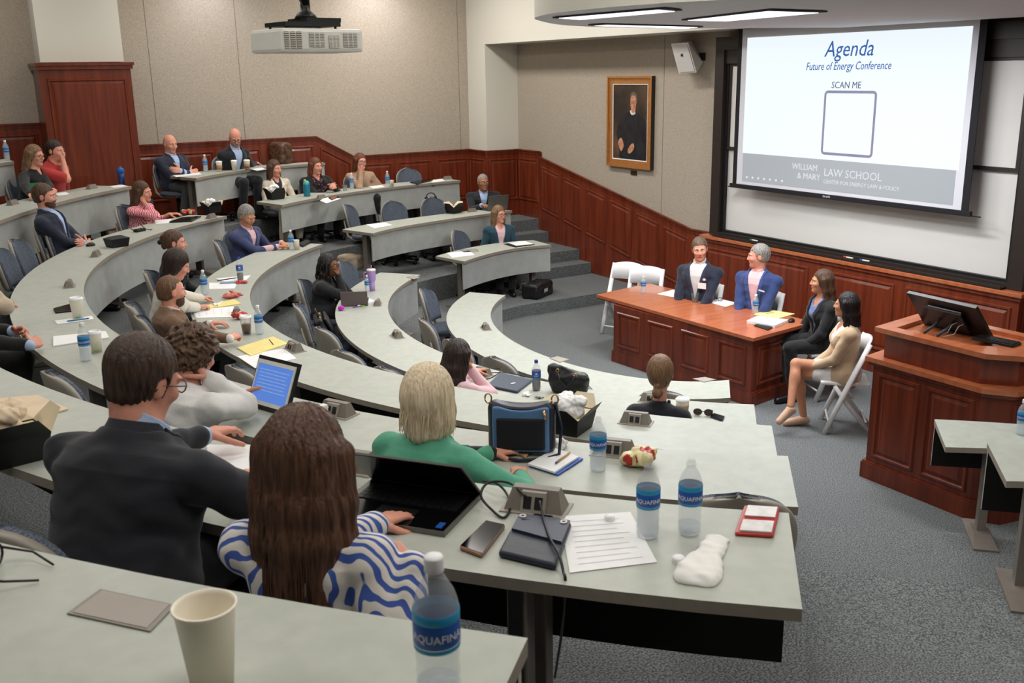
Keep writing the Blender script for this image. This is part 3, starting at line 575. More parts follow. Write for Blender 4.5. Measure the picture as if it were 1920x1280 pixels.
for s in (-.06, .06):
    p0 = cm+dx*s+n_*.02; b.tube([p0, p0+Vector((-.06, 0, -.05)), Vector((6.80, p0.y, 1.31))], .012, mat('stand_grey', (60, 62, 66), .4, metal=.4, var=.03), 8, flat=.5)
loc(b.build('stand', None, MO), MO)
b = MB(); 
for s in (.10, .16): p0 = cm+dx*s+n_*.02; b.tube([p0, p0+Vector((-.07, .01, -.02)), p0+Vector((-.10, .02, -.08)), Vector((6.84, p0.y+.08, 1.30))], .0035, gl, 6)
loc(b.build('cable', None, MO), MO)
p = at(1868, 640, z=1.325); kb = empty('keyboard', (p.x, p.y, 1.32), .1, 'black keyboard lying on the lectern behind the monitor', 'keyboard'); MB().box(-.07, .07, -.16, .16, 0, .02, mBLACK, bev=.005).build('key_tray', None, kb)
b = MB(); [b.box(-.06+i*.025, -.04+i*.025, -.15+j*.025, -.13+j*.025, .02, .026, mBLACK) for i in range(5) for j in range(12)]; b.build('keys', None, kb)
# ------------------------------------------------------------------ smooth solids: signed-distance fields turned into one surface
def V3(*a): return np.array(a, float)
def nrm(v): v = np.asarray(v, float); return v/(np.linalg.norm(v)+1e-12)
def smin(a, b, k):
    if k <= 0: return np.minimum(a, b)
    h = np.clip(.5+.5*(b-a)/k, 0, 1); return b*(1-h)+a*h-k*h*(1-h)
def cone(a, b, ra, rb, flat=None, fk=1.):
    """tapered capsule; flat = unit axis along which the section is squeezed by fk"""
    a, b = np.asarray(a, float), np.asarray(b, float); ba = b-a; l2 = float(ba@ba)+1e-12
    def f(P):
        q = P-a; t = np.clip((q@ba)/l2, 0, 1); q = q-t[..., None]*ba
        if flat is not None:
            s = q@flat; q = q+np.outer(s, flat).reshape(q.shape)*(1/fk-1) if q.ndim == 2 else q+s[..., None]*flat*(1/fk-1)
            return (np.sqrt((q*q).sum(-1))-(ra+(rb-ra)*t))*(fk if fk < 1 else 1)
        return np.sqrt((q*q).sum(-1))-(ra+(rb-ra)*t)
    m = max(ra, rb)*max(1, fk); return f, (a+b)/2, math.sqrt(l2)/2+m
def ell(c, r, F=None):
    c = np.asarray(c, float); r = np.asarray(r, float); F = np.eye(3) if F is None else F
    def f(P):
        q = (P-c)@F.T; k0 = np.sqrt(((q/r)**2).sum(-1)); k1 = np.sqrt(((q/(r*r))**2).sum(-1))+1e-9; return k0*(k0-1)/k1
    return f, c, float(r.max())
class Field:
    def __init__(s): s.ops = []
    def add(s, prim, k=.015): s.ops.append(('u', prim, k)); return s
    def sub(s, prim, k=.008): s.ops.append(('s', prim, k)); return s
    def cut(s, fn, k=0): s.ops.append(('c', (fn, None, 1e9), k)); return s      # keep where fn<0
    def warp(s, fn): s.ops.append(('w', (fn, None, 1e9), 0)); return s          # add fn(P)
    def ev(s, P, cen=None, rad=0):
        """P (nb,n,3); cen (nb,3) for culling"""
        D = np.full(P.shape[:-1], .6)
        for op, (f, c, r), k in s.ops:
            if c is not None and cen is not None:
                m = np.sqrt(((cen-c)**2).sum(-1)) < r+rad+k+.01
                if not m.any(): continue
                Q = P[m]; d = f(Q.reshape(-1, 3)).reshape(Q.shape[:-1]); o = D[m]
            else: m = slice(None); d = f(P.reshape(-1, 3)).reshape(P.shape[:-1]); o = D
            if op == 'u': o = smin(o, d, k)
            elif op == 's': o = -smin(-o, d, k)
            elif op == 'c': o = -smin(-o, -d, k)
            else: o = o+d
            D[m] = o
        return D
    def bounds(s):
        lo = np.full(3, 1e9); hi = -lo
        for op, (f, c, r), k in s.ops:
            if op == 'u': lo = np.minimum(lo, c-r-k-.03); hi = np.maximum(hi, c+r+k+.03)
        return lo, hi
    def mesh(s, h, clip=None):
        lo, hi = s.bounds()
        if clip is not None: lo = np.maximum(lo, clip[0]); hi = np.minimum(hi, clip[1])
        B = 8; nb = np.ceil((hi-lo)/(B*h)).astype(int)+1; bs = B*h
        gi = np.stack(np.meshgrid(*[np.arange(n) for n in nb], indexing='ij'), -1).reshape(-1, 3); cen = lo+(gi+.5)*bs
        d = s.ev(cen[:, None, :], cen, bs*1.2)[:, 0]; act = np.abs(d) < bs*1.35
        D = np.repeat(np.repeat(np.repeat(np.where(d < 0, -1., 1.).reshape(nb).astype(np.float32), B, 0), B, 1), B, 2)
        o = (np.stack(np.meshgrid(*[np.arange(B)]*3, indexing='ij'), -1).reshape(-1, 3))*h
        gA = gi[act]
        for i0 in range(0, len(gA), 400):
            g = gA[i0:i0+400]; P = (lo+g*bs)[:, None, :]+o; v = s.ev(P, lo+(g+.5)*bs, bs*.9).astype(np.float32)
            for q, w in zip(g, v): D[q[0]*B:q[0]*B+B, q[1]*B:q[1]*B+B, q[2]*B:q[2]*B+B] = w.reshape(B, B, B)
        S = D < 0; cs = np.zeros(np.array(D.shape)-1, np.uint8)
        co = [(i, j, k) for i in (0, 1) for j in (0, 1) for k in (0, 1)]; n = np.array(D.shape)-1
        for i, j, k in co: cs += S[i:i+n[0], j:j+n[1], k:k+n[2]]
        cells = np.argwhere((cs > 0) & (cs < 8))
        if not len(cells): return np.zeros((0, 3)), []
        cv = np.stack([D[cells[:, 0]+i, cells[:, 1]+j, cells[:, 2]+k] for i, j, k in co], 1); acc = np.zeros((len(cells), 3)); cnt = np.zeros(len(cells))
        for a in range(8):
            for b_ in range(a+1, 8):
                if sum(abs(co[a][q]-co[b_][q]) for q in range(3)) != 1: continue
                m = (cv[:, a] < 0) != (cv[:, b_] < 0); t = np.where(m, cv[:, a]/(cv[:, a]-cv[:, b_]+1e-20), 0); t = np.clip(t, 0, 1)
                acc[m] += (np.array(co[a])+t[m, None]*(np.array(co[b_])-np.array(co[a]))); cnt[m] += 1
        Vt = lo+(cells+acc/cnt[:, None])*h
        ID = np.full(n, -1, np.int32); ID[tuple(cells.T)] = np.arange(len(cells)); fs = []
        for ax in range(3):
            sl = [slice(None)]*3; s2 = [slice(None)]*3; sl[ax] = slice(0, -1); s2[ax] = slice(1, None); e = S[tuple(sl)] != S[tuple(s2)]
            E_ = np.argwhere(e); a1, a2 = [(1, 2), (2, 0), (0, 1)][ax]; ok = (E_[:, a1] > 0) & (E_[:, a2] > 0) & (E_[:, a1] < n[a1]) & (E_[:, a2] < n[a2]); E_ = E_[ok]
            def idx(d1, d2): Q = E_.copy(); Q[:, a1] -= d1; Q[:, a2] -= d2; return ID[tuple(Q.T)]
            q = np.stack([idx(1, 1), idx(0, 1), idx(0, 0), idx(1, 0)], 1); fl = ~S[tuple(E_.T)]; q[fl] = q[fl][:, ::-1]; q = q[(q >= 0).all(1)]; fs.append(q)
        return Vt, np.concatenate(fs)
def field_obj(name, F, h, m, parent, mats=None, pick=None, clip=None, smooth=0):
    Vt, Q = F.mesh(h, clip)
    if len(Vt) == 0: return None
    me = bpy.data.meshes.new(name); nq = len(Q)
    me.vertices.add(len(Vt)); me.vertices.foreach_set('co', Vt.astype(np.float32).ravel()); me.loops.add(nq*4); me.loops.foreach_set('vertex_index', Q.astype(np.int32).ravel())
    me.polygons.add(nq); me.polygons.foreach_set('loop_start', np.arange(nq, dtype=np.int32)*4); me.polygons.foreach_set('loop_total', np.full(nq, 4, np.int32))
    for x in ([m] if mats is None else mats): me.materials.append(x)
    if pick is not None: me.polygons.foreach_set('material_index', pick(Vt[Q].mean(1)).astype(np.int32))
    me.polygons.foreach_set('use_smooth', np.ones(nq, bool)); me.update(calc_edges=True)
    o = bpy.data.objects.new(name, me); return link(o, parent)
def rotm(yaw=0, pitch=0, roll=0):
    """rows forward,left,up for yaw (left +), pitch (down +), roll (to its left +), degrees"""
    y, p, r = map(math.radians, (yaw, pitch, roll)); M_ = Matrix.Rotation(y, 3, 'Z') @ Matrix.Rotation(p, 3, 'Y') @ Matrix.Rotation(-r, 3, 'X'); return np.array(M_).T
# ------------------------------------------------------------------ people
def skin(name, rgb): return mat('skin_'+name, rgb, .55, var=.05, scale=26, spec=.35)
def cloth(name, rgb, rough=.85, sheen=.15, **k): return mat('cloth_'+name, rgb, rough, sheen=sheen, **{**dict(var=.07, scale=220, bump=.15), **k})
def hairm(name, rgb, rgb2): return mat('hair_'+name, rgb, .42, rgb2=rgb2, scale=34, stretch=(3.2, 3.2, .28), detail=5, bump=.7, spec=.45, ramp=(.3, .7))
mEYEW = mat('eye_white', (225, 220, 214), .3, var=.02); mIRIS = mat('eye_iris', (48, 34, 26), .25, var=.1); mLIPd = mat('lips_muted', (172, 106, 94), .5, var=.04); mLIPf = mat('lips_rosy', (176, 82, 82), .45, var=.04)
mGLS = mat('glasses_frame', (28, 20, 18), .3, var=.05); mLENS = mat('glasses_lens', (235, 240, 245), .05, trans=.9, alpha=.25)
TAB = dict(
 m=dict(h=[-.10, -.04, .05, .15, .25, .34, .42, .48, .525, .56], ry=[.13, .168, .172, .158, .152, .166, .176, .148, .080, .058], rx=[.08, .115, .125, .118, .112, .118, .118, .100, .078, .058]),
 f=dict(h=[-.10, -.04, .05, .15, .24, .33, .41, .47, .515, .55], ry=[.13, .170, .168, .135, .126, .138, .148, .122, .066, .047], rx=[.08, .115, .118, .098, .095, .105, .105, .085, .064, .05]))
def torso_fn(T0, TF, tab, s, off=0., fat=1., hmin=None, hmax=None, belly=0):
    h = np.array(tab['h'])*s; ry = np.array(tab['ry'])*s*fat; rx = np.array(tab['rx'])*s*fat
    bel = belly*np.exp(-((h/s-.13)/.12)**2)
    rx = rx+bel*.6; cx = bel*.4
    lo = h[0] if hmin is None else hmin*s; hi = h[-1] if hmax is None else hmax*s
    def f(P):
        q = (P-T0)@TF.T; z = np.clip(q[:, 2], h[0], h[-1]); a = np.interp(z, h, rx)+off; b = np.interp(z, h, ry)+off; c = np.interp(z, h, cx)
        k = ((np.abs(q[:, 0]-c)/a)**2.4+(np.abs(q[:, 1])/b)**2.4)**(1/2.4); d = (k-1)*np.minimum(a, b)
        return np.maximum(d, np.maximum(lo-off-q[:, 2], q[:, 2]-hi-off))
    return f, T0+TF.T@V3(0, 0, (h[0]+h[-1])/2), .42*s+off+.05
def strands(c, HF, amp=.004, n1=23, n2=57):
    def f(P):
        q = (P-c)@HF.T; a = np.arctan2(q[:, 1], q[:, 0]-.0); z = q[:, 2]
        return amp*(np.sin(n1*a+14*z+2*np.sin(9*z+3*a))*.55+np.sin(n2*a-10*z+3*np.sin(5*a))*.35+np.sin(11*a+22*z)*.3)
    return f
def curls(amp=.012, s=1.):
    def f(P): x, y, z = (P*s).T; w = 5*np.sin(31*z)+4*np.sin(27*x); return amp*(np.sin(95*x+w)*np.sin(88*y+3*np.sin(40*z))+np.sin(105*z+4*np.sin(45*y))*np.sin(70*y-50*x))*.7
    return f
def folds(amp, s=1., ph=0.):
    def f(P): x, y, z = P.T; return amp*(np.sin(38*s*z+9*y*s+3*np.sin(17*x*s+ph)+ph)*.5+np.sin(26*s*x-31*s*y+2.5*np.sin(21*z*s)+ph)*.4+np.sin(70*s*z+44*s*x+2*np.sin(30*s*y+ph))*.22)
    return f
PEOPLE = {}
def person(label, head, face, tier, sex='m', lean=8, side=0, twist=0, hd=(0, 0, 0), sk=None, hair=None, top=None, res=.007, seat=.49, arms=None, legs=None, fat=1., belly=0., pants=None, shoes=None, glasses=None, beard=None, hands=True, extras=None, size=1.1, yy=None, row=None, gap=None, neck=0, headz=None, legs_on=True, name='person', look=None):
    """head: photograph pixel of the head's centre; face: direction the seat faces, degrees in the room's plan"""
    zf = tier; zh = headz if headz is not None else zf+(1.30 if sex == 'm' else 1.26); HW = np.array(at(head[0], head[1], z=zh) if yy is None else at(head[0], head[1], y=yy)); zh = HW[2]
    if row is not None:
        gp = gap if gap is not None else .24-.008*lean; best = None
        for zz in np.linspace(zh-.22, zh+.14, 73):
            q = at(head[0], head[1], z=zz); a = math.atan2(q.y-row['c'].y, q.x-row['c'].x) % (2*math.pi); g = math.hypot(q.x-row['c'].x, q.y-row['c'].y)-row['rb'](a); e = abs(g-gp)+.25*abs(zz-zh)
            if best is None or e < best[0]: best = (e, zz)
        zh = best[1]; HW = np.array(at(head[0], head[1], z=zh))
    if face is None or isinstance(face, tuple): face = math.degrees(math.atan2(8.05-HW[1], 7.95-HW[0]))+(face[0] if face else 0)
    if isinstance(look, (int, float)): hd = ((look-face+180) % 360-180+hd[0], hd[1], hd[2])
    elif look is not None:
        dv = np.array(look)-HW; hd = ((math.degrees(math.atan2(dv[1], dv[0]))-face+180) % 360-180+hd[0], -math.degrees(math.atan2(dv[2], math.hypot(dv[0], dv[1])))+hd[1], hd[2])
    s0 = size; tab = TAB[sex]; L_t = (.545 if sex == 'm' else .53)
    TFl = rotm(twist, lean, side)                                      # torso frame (rows f,l,u) in local coordinates
    up = TFl[2]; need = zh-zf-seat-.085
    s = s0; nl = (.142+neck)*s; hdir = nrm(up*.5+V3(.25, 0, 1)*.5)
    tl = max(.40, (need-nl*hdir[2])/max(.5, up[2])); s = tl/L_t; tab = dict(h=tab['h'], ry=[v*s0/s for v in tab['ry']], rx=[v*s0/s for v in tab['rx']])
    T0 = V3(0, 0, .085); N = T0+up*tl; H = N+hdir*(.142+neck)*s0
    hs = s0*(1. if sex == 'm' else .95)
    HF = rotm(hd[0], hd[1], hd[2])
    yaw = math.radians(face); cy_, sy_ = math.cos(yaw), math.sin(yaw)
    Rw = np.array([[cy_, -sy_, 0], [sy_, cy_, 0], [0, 0, 1]]); base = HW-Rw@(H+V3(0, 0, 0)); base[2] = zf+seat
    # root at the floor under the pelvis
    root = empty(name, (base[0], base[1], zf), yaw, label, 'person'); off = V3(0, 0, seat)
    T0 = T0+off; N = N+off; H = H+off
    def loc_(w): return Rw.T@(np.array(w)-np.array([base[0], base[1], zf]))
    shw = (.195 if sex == 'm' else .165)*s0*(1+(fat-1)*.7); S = {}
    for k, sg in (('L', 1), ('R', -1)): S[k] = N+TFl.T@V3(-.012, sg*shw, -.108*s)
    a_, b_ = .285*s0*(1 if sex == 'm' else .94), .25*s0*(1 if sex == 'm' else .94)
    arms = arms or {}; J = {}
    for k, sg in (('L', 1), ('R', -1)):
        A = arms.get(k, {}); 
        if 'w' in A: W_ = loc_(at(A['w'][0], A['w'][1], z=A['w'][2]))
        elif 'l' in A: W_ = V3(*A['l'])+V3(0, 0, seat)
        elif 'h' in A: W_ = H+HF.T@(V3(*A['h'])*hs)                     # relative to the head
        else: W_ = V3(.36, sg*.13, .14+seat)
        pole = nrm(V3(*A.get('pole', (-.35, sg*.55, -.75)))); v = W_-S[k]; d = min(np.linalg.norm(v), (a_+b_)*.995); u_ = nrm(v); W_ = S[k]+u_*d
        x = (a_*a_-b_*b_+d*d)/(2*d); hgt = math.sqrt(max(0, a_*a_-x*x)); pp = pole-u_*(pole@u_); E = S[k]+u_*x+nrm(pp)*hgt
        fd = nrm(W_-E)
        hdv = V3(*A['dir']) if 'dir' in A else fd; 
        if 'dir' not in A: hdv = nrm(V3(fd[0], fd[1], fd[2]*.3))
        pn = nrm(V3(*A.get('palm', (0, 0, -1)))); hdv = nrm(hdv); pn = nrm(pn-hdv*(pn@hdv)); J[k] = (S[k], E, W_, hdv, pn, A.get('curl', 22), sg)
    # legs
    LG = {}
    for k, sg in (('L', 1), ('R', -1)):
        hp = V3(0.02, sg*.09, .09+seat)
        if legs and k in legs: kn, an, to = [V3(*p) for p in legs[k]]
        else: kn = V3(.43*s0, sg*.13, .10+seat); an = V3(.40, sg*.14, .09); to = V3(.58, sg*.16, .035)
        LG[k] = (hp, kn, an, to)
    skm = sk or skin('light', (214, 164, 140)); lipm = mLIPf if sex == 'f' else mLIPd
    fw = .92 if sex == 'f' else 1.
    def hp_(x, y, z): return H+HF.T@(V3(x, y, z)*hs)
    # ---- body: one continuous surface
    F = Field()
    F.add(ell(hp_(-.014, 0, .022), V3(.098, .077, .099)*hs, HF), .0)
    F.add(ell(hp_(.024, 0, -.034), V3(.070, .060*fw, .080)*hs, HF), .03); F.add(ell(hp_(.042, 0, -.086), V3(.042, .038*fw, .030)*hs, HF), .025); F.add(ell(hp_(.068, 0, -.098), V3(.020, .020*fw, .016)*hs, HF), .02)
    F.add(cone(hp_(.088, 0, .018), hp_(.106, 0, -.022), .0085*hs, .0115*hs), .012); F.add(ell(hp_(.100, .010, -.028), V3(.010, .008, .007)*hs, HF), .006); F.add(ell(hp_(.100, -.010, -.028), V3(.010, .008, .007)*hs, HF), .006)
    for sg in (1, -1):
        F.add(ell(hp_(.078, sg*.028, .026), V3(.013, .024, .008)*hs, HF), .012); F.sub(ell(hp_(.098, sg*.031, .006), V3(.018, .019, .012)*hs, HF), .012); F.add(ell(hp_(.064, sg*.040, -.022), V3(.024, .020, .020)*hs, HF), .02)
        F.add(ell(hp_(-.008, sg*.076, -.004), V3(.019, .0085, .031)*hs, rotm(0, 0, 0)@HF), .006); F.sub(ell(hp_(.0, sg*.086, -.002), V3(.010, .005, .018)*hs, HF), .004)
        F.add(ell(hp_(.0765, sg*.031, .0135), V3(.012, .016, .005)*hs, HF), .004)
    F.add(ell(hp_(.089, 0, -.052), V3(.011, .023, .0055)*hs, HF), .006); F.add(ell(hp_(.088, 0, -.062), V3(.0105, .020, .006)*hs, HF), .005)
    nr = (.058 if sex == 'm' else .047)*s0*(1+(fat-1)*.8)
    F.add(cone(N-up*.03, hp_(-.022, 0, -.055), nr*1.08, nr*.97), .025); F.add(torso_fn(T0, TFl, tab, s, -.012, fat, belly=belly*.8), .03)
    for k in 'LR':
        s_, e_, w_, hv, pn, cu, sg = J[k]
        F.add(cone(N+TFl.T@V3(-.01, sg*.045, -.062*s), s_, .040*s0, .045*s0), .035); F.add(cone(s_, e_, .046*s0*fw*fat, .038*s0*fw*fat), .025); F.add(cone(e_, w_, .038*s0*fw*fat, .026*s0*fw), .015)
        if hands:
            g = s0*(1. if sex == 'm' else .92); sd = np.cross(hv, pn)*(-sg); 
            roots = [(.086, .028, .072), (.092, .0095, .080), (.088, -.010, .074), (.078, -.028, .057)]
            F.add(cone(w_, w_+hv*.03*g, .025*g, .024*g, pn, .68), .012)
            for (r0, r1, ln) in roots:
                q = w_+hv*r0*g+sd*r1*g; F.add(cone(w_+hv*.02*g+sd*r1*.55*g, q, .0155*g, .0110*g), .010)
                p0 = q
                for j, fr in enumerate((.45, .32, .24)):
                    an_ = math.radians(cu*(j+.6)*(1.1 if r1 < 0 else 1)); dv = hv*math.cos(an_)+pn*math.sin(an_); p1 = p0+dv*ln*fr*g; F.add(cone(p0, p1, (.0098-.0010*j)*g, (.0090-.0010*j)*g), .003); p0 = p1
            p0 = w_+hv*.022*g+sd*.026*g; dv = nrm(hv*.62+sd*.62+pn*.42)
            for j, ln in enumerate((.045, .032, .027)):
                p1 = p0+dv*ln*g; F.add(cone(p0, p1, (.0135-.0015*j)*g, (.0118-.0016*j)*g), .006 if j == 0 else .003); p0 = p1; dv = nrm(dv+hv*.35+pn*.12*(cu/20))
    for k in 'LR':
        hp, kn, an, to = LG[k]; F.add(cone(hp, kn, .075*s0*fat, .052*s0*fat), .03); F.add(cone(kn, an, .052*s0, .033*s0), .015); F.add(ell(kn*.62+an*.38-nrm(np.cross(np.cross(kn-an, hp-kn), kn-an))*-.012, V3(.045, .045, .09)*s0), .03); F.add(cone(an-V3(0, 0, .03), to, .03*s0, .022*s0), .015)
    lc = hp_(.09, 0, -.057)
    def pick(C):
        q = (C-H)@HF.T/hs; r = np.zeros(len(C), int); m = (((q[:, 1]/.0235)**2+((q[:, 2]+.057)/.0095)**2) < 1) & (q[:, 0] > .075); r[m] = 1; return r
    body = field_obj('body', F, res, None, root, mats=[skm, lipm], pick=pick)
    # eyes, brows
    for sg in (1, -1):
        b = MB(); c = hp_(.0755, sg*.031, .0045); b.ball(c, .0125*hs, mEYEW, 12, 8); c2 = c+HF.T@V3(.0045, 0, 0)*hs; b.ball(c2, .0085*hs, mIRIS, 10, 7); b.build('eye', None, root)
        bc = (hair or {}).get('m') if not (hair or {}).get('bald') else mat('brow_brown', (92, 66, 48), .8, var=.1)
        b = MB(); b.tube([hp_(.092, sg*.012, .0255), hp_(.0925, sg*.026, .030), hp_(.0835, sg*.043, .0265)], [.0028*hs, .0034*hs, .002*hs], bc or mIRIS, 6); b.build('eyebrow', None, root)
    PP = dict(root=root, H=H, HF=HF, N=N, T0=T0, TF=TFl, s=s, J=J, hp=hp_, hs=hs, Rw=Rw, base=base, loc=loc_, LG=LG, S=S)
    # ---- garments
    top = top or {}
    def garment(nm, m, off, sleeve=1., arm_off=.010, vopen=None, hmin=-.10, hmax=.53, collar=0, fold=.003, lapel=False, low=None, neck=None, cuff=None, padd=0., bust=True, hres=None):
        G = Field(); G.add(torso_fn(T0, TFl, tab, s, off, fat, hmin, hmax, belly=belly), 0)
        if sex == 'f' and bust:
            for sg in (1, -1): G.add(ell(T0+TFl.T@V3(.085, sg*.062, .335)*s, V3(.052+off, .058+off, .055+off)*s, TFl), .04)
        for k in 'LR':
            s_, e_, w_, hv, pn, cu, sg = J[k]
            G.add(cone(N+TFl.T@V3(-.01, sg*.045, -.062*s), s_, .034*s0+off, .042*s0+off+padd), .035)
            if sleeve > 0:
                e1 = e_ if sleeve >= .5 else s_+(e_-s_)*sleeve*2; G.add(cone(s_, e1, .044*s0*fw*fat+arm_off+padd*.5, (.042*s0*fw*fat+arm_off) if sleeve >= .5 else .046*s0*fw*fat+arm_off), .03)
                if sleeve > .5: w1 = e_+(w_-e_)*(sleeve-.5)*2*.99; G.add(cone(e_, w1, .041*s0*fw*fat+arm_off, .031*s0*fw+arm_off*.8), .018)
        if low:                                                     # skirt of the garment over the lap
            for k in 'LR': hp, kn, an, to = LG[k]; G.add(cone(hp+V3(0, 0, .0), hp+(kn-hp)*low, .088*s0*fat+off, .072*s0*fat+off), .04)
        if fold: G.warp(folds(fold, 1., (sum(map(ord, label)) % 7)))
        if neck is not None:                                        # round neckline
            r_, zc, xf = neck; G.sub(ell(T0+TFl.T@V3(xf, 0, zc)*s, V3(.07, r_, .085)*s, TFl), .006)
        else: G.sub(cone(N-up*.02, N+up*.12, nr*1.06, nr*1.02), .004)
        if vopen:
            h0, w1 = vopen
            def vf(P):
                q = (P-T0)@TFl.T; w = w1*np.clip((q[:, 2]/s-h0)/(.52-h0), 0, 1.3)*s; w = np.where(q[:, 2]/s < h0, -.01, w); w = np.where(q[:, 2]/s < h0-.0, -.004+.03*np.clip((.06-q[:, 2]/s), 0, .2), w)
                return np.where(q[:, 0] > -.01, w-np.abs(q[:, 1]), -.1)
            G.cut(vf)
        o = field_obj(nm, G, hres or res, m, root)
        return o
    if top.get('dress_low'): pass
    kind = top.get('kind', 'shirt'); tm = top['m']
    if kind == 'jacket' and 'lm' not in top:
        c_ = tm.diffuse_color; g_ = [min(255, 255*((1.055*v**(1/2.4)-.055) if v > .0031 else 12.92*v)*1.16+5) for v in c_[:3]]; top['lm'] = cloth(tm.name.replace('cloth_', '')+'_lapel', g_)
    if kind == 'jacket':
        sh = top['shirt']; garment('shirt', sh, .002, sleeve=1.0, arm_off=.003, fold=.001, hmax=.535, vopen=None if sex == 'm' else None, neck=top.get('neck'))
        if sex == 'm' or top.get('collar'):
            G = Field()                                              # shirt collar
            c0 = N+up*.012+TFl.T@V3(.008, 0, 0)
            def ring(P, c0=c0):
                q = (P-c0)@TFl.T; rr = np.sqrt((q[:, 0]/1.06)**2+q[:, 1]**2); hh = q[:, 2]+.35*np.clip(q[:, 0], -.1, .1); return np.maximum(np.abs(rr-nr*1.10-.18*np.clip(-hh, -.01, .05))-.0045, np.abs(hh)-.024)
            G.add((ring, c0, .09), 0); 
            def vv(P, c0=c0): q = (P-c0)@TFl.T; return np.where(q[:, 0] > 0, np.clip(.012-(q[:, 2])*.45, .004, .05)-np.abs(q[:, 1]), -.1)
            if not top.get('tie'): G.cut(vv)
            field_obj('shirt_collar', G, min(res, .005), sh, root)
        garment('jacket', tm, .017, sleeve=.95, arm_off=.010, vopen=top.get('v', (.24, .075)), hmin=-.10, low=.16, fold=top.get('fold', .0035), padd=.006)
        G = Field(); c0 = N-up*.004+TFl.T@V3(-.004, 0, 0)
        def ring(P, c0=c0): q = (P-c0)@TFl.T; rr = np.sqrt((q[:, 0]/1.05)**2+q[:, 1]**2); hh = q[:, 2]+.55*np.clip(q[:, 0], -.02, .1); return np.maximum(np.abs(rr-nr*1.22-.35*np.clip(-hh, -.02, .05))-.0065, np.abs(hh+.006)-.032)
        G.add((ring, c0, .10), 0); G.cut(lambda P, c0=c0: ((P-c0)@TFl.T)[:, 0]-.045, .01); field_obj('jacket_collar', G, min(res, .0055), top.get('lm', tm), root)
        # lapels and collar: a second thickness along the opening
        h0, w1 = top.get('v', (.24, .075)); lw = top.get('lapel', .045)
        if lw:
            G = Field(); G.add(torso_fn(T0, TFl, tab, s, .024, fat, h0+.0, .53, belly=belly), 0); G.add(cone(N+TFl.T@V3(-.01, .05, -.045*s), S['L'], .040*s0+.017, .049*s0+.017), .035); G.add(cone(N+TFl.T@V3(-.01, -.05, -.045*s), S['R'], .040*s0+.017, .049*s0+.017), .035)
            if sex == 'f':
                for sg in (1, -1): G.add(ell(T0+TFl.T@V3(.085, sg*.062, .335)*s, V3(.076, .082, .079)*s, TFl), .04)
            if top.get('fold', .0035): G.warp(folds(top.get('fold', .0035), 1., (sum(map(ord, label)) % 7)))
            G.sub(cone(N-up*.03, N+up*.12, nr*1.22, nr*1.2), .004)
            def band(P):
                q = (P-T0)@TFl.T; z = q[:, 2]/s; w = w1*np.clip((z-h0)/(.52-h0), 0, 1.3)*s; wd = lw*np.clip((z-h0)/.12, 0, 1)*np.where(z > .44, 1-.5*np.clip((z-.44)/.05, 0, 1), 1); c = np.abs(np.abs(q[:, 1])-(w+wd/2))-wd/2
                fr = np.where(q[:, 0] > -.005, c, .1); return np.maximum(fr, h0*1.0-z)
            G.cut(band); field_obj('lapel', G, min(res, .006), top.get('lm', tm), root)
    else:
        o = garment(kind, tm, top.get('off', .008), sleeve=top.get('sleeve', 1.), arm_off=top.get('arm_off', .009), neck=top.get('neck'), vopen=top.get('v'), low=top.get('low', .1), fold=top.get('fold', .003), hmax=.53 if sex == 'm' else .52)
        if top.get('collar'):
            G = Field(); c0 = N+up*.008
            def ring(P, c0=c0): q = (P-c0)@TFl.T; rr = np.sqrt(q[:, 0]**2+q[:, 1]**2); hh = q[:, 2]+.4*np.clip(q[:, 0], -.1, .1); return np.maximum(np.abs(rr-nr*1.12-.3*np.clip(-hh, -.01, .05))-.005, np.abs(hh)-.02)
            G.add((ring, c0, .09), 0)
            def vv(P, c0=c0): q = (P-c0)@TFl.T; return np.where(q[:, 0] > 0, np.clip(.016-(q[:, 2])*.5, .006, .06)-np.abs(q[:, 1]), -.1)
            G.cut(vv); field_obj('collar', G, min(res, .005), tm, root)
    # trousers / skirt
    if legs_on and pants is not None:
        G = Field(); pk = (legs or {}).get('pants_to', 1.)
        G.add(torso_fn(T0, TFl, tab, s, .006, fat, -.12, .06, belly=belly), 0); G.add(ell(V3(-.02, 0, .09+seat), V3(.13, .17, .10)*s0), .03)
        for k in 'LR':
            hp, kn, an, to = LG[k]
            if pk >= 1: G.add(cone(hp, kn, .088*s0*fat, .066*s0*fat), .03); G.add(cone(kn, an+V3(0, 0, .02), .066*s0, .050*s0), .012)
            else: G.add(cone(hp, hp+(kn-hp)*pk, .090*s0*fat, .072*s0*fat), .04)
        G.warp(folds(.003, 1., 2.)); field_obj('trousers' if pk >= 1 else 'skirt', G, max(res, .008), pants, root)
    if legs_on:
        for k in 'LR':
            hp, kn, an, to = LG[k]; G = Field(); G.add(cone(an-V3(0, 0, .035), to, .040*s0, .033*s0), 0); G.add(cone(an-nrm(to-an)*V3(1, 1, 0)*.04-V3(0, 0, .05), an-V3(0, 0, .03), .032, .036), .02); G.add(cone(an-nrm(to-an)*V3(1, 1, 0)*.04-V3(0, 0, .06), to-V3(0, 0, .006), .026, .026), .01)
            G.sub(cone(an+V3(0, 0, .02), an+V3(0, 0, .1), .036, .05), .004)
            field_obj('shoe', G, .009, shoes or mat('black_leather', (20, 18, 18), .35, var=.1), root)
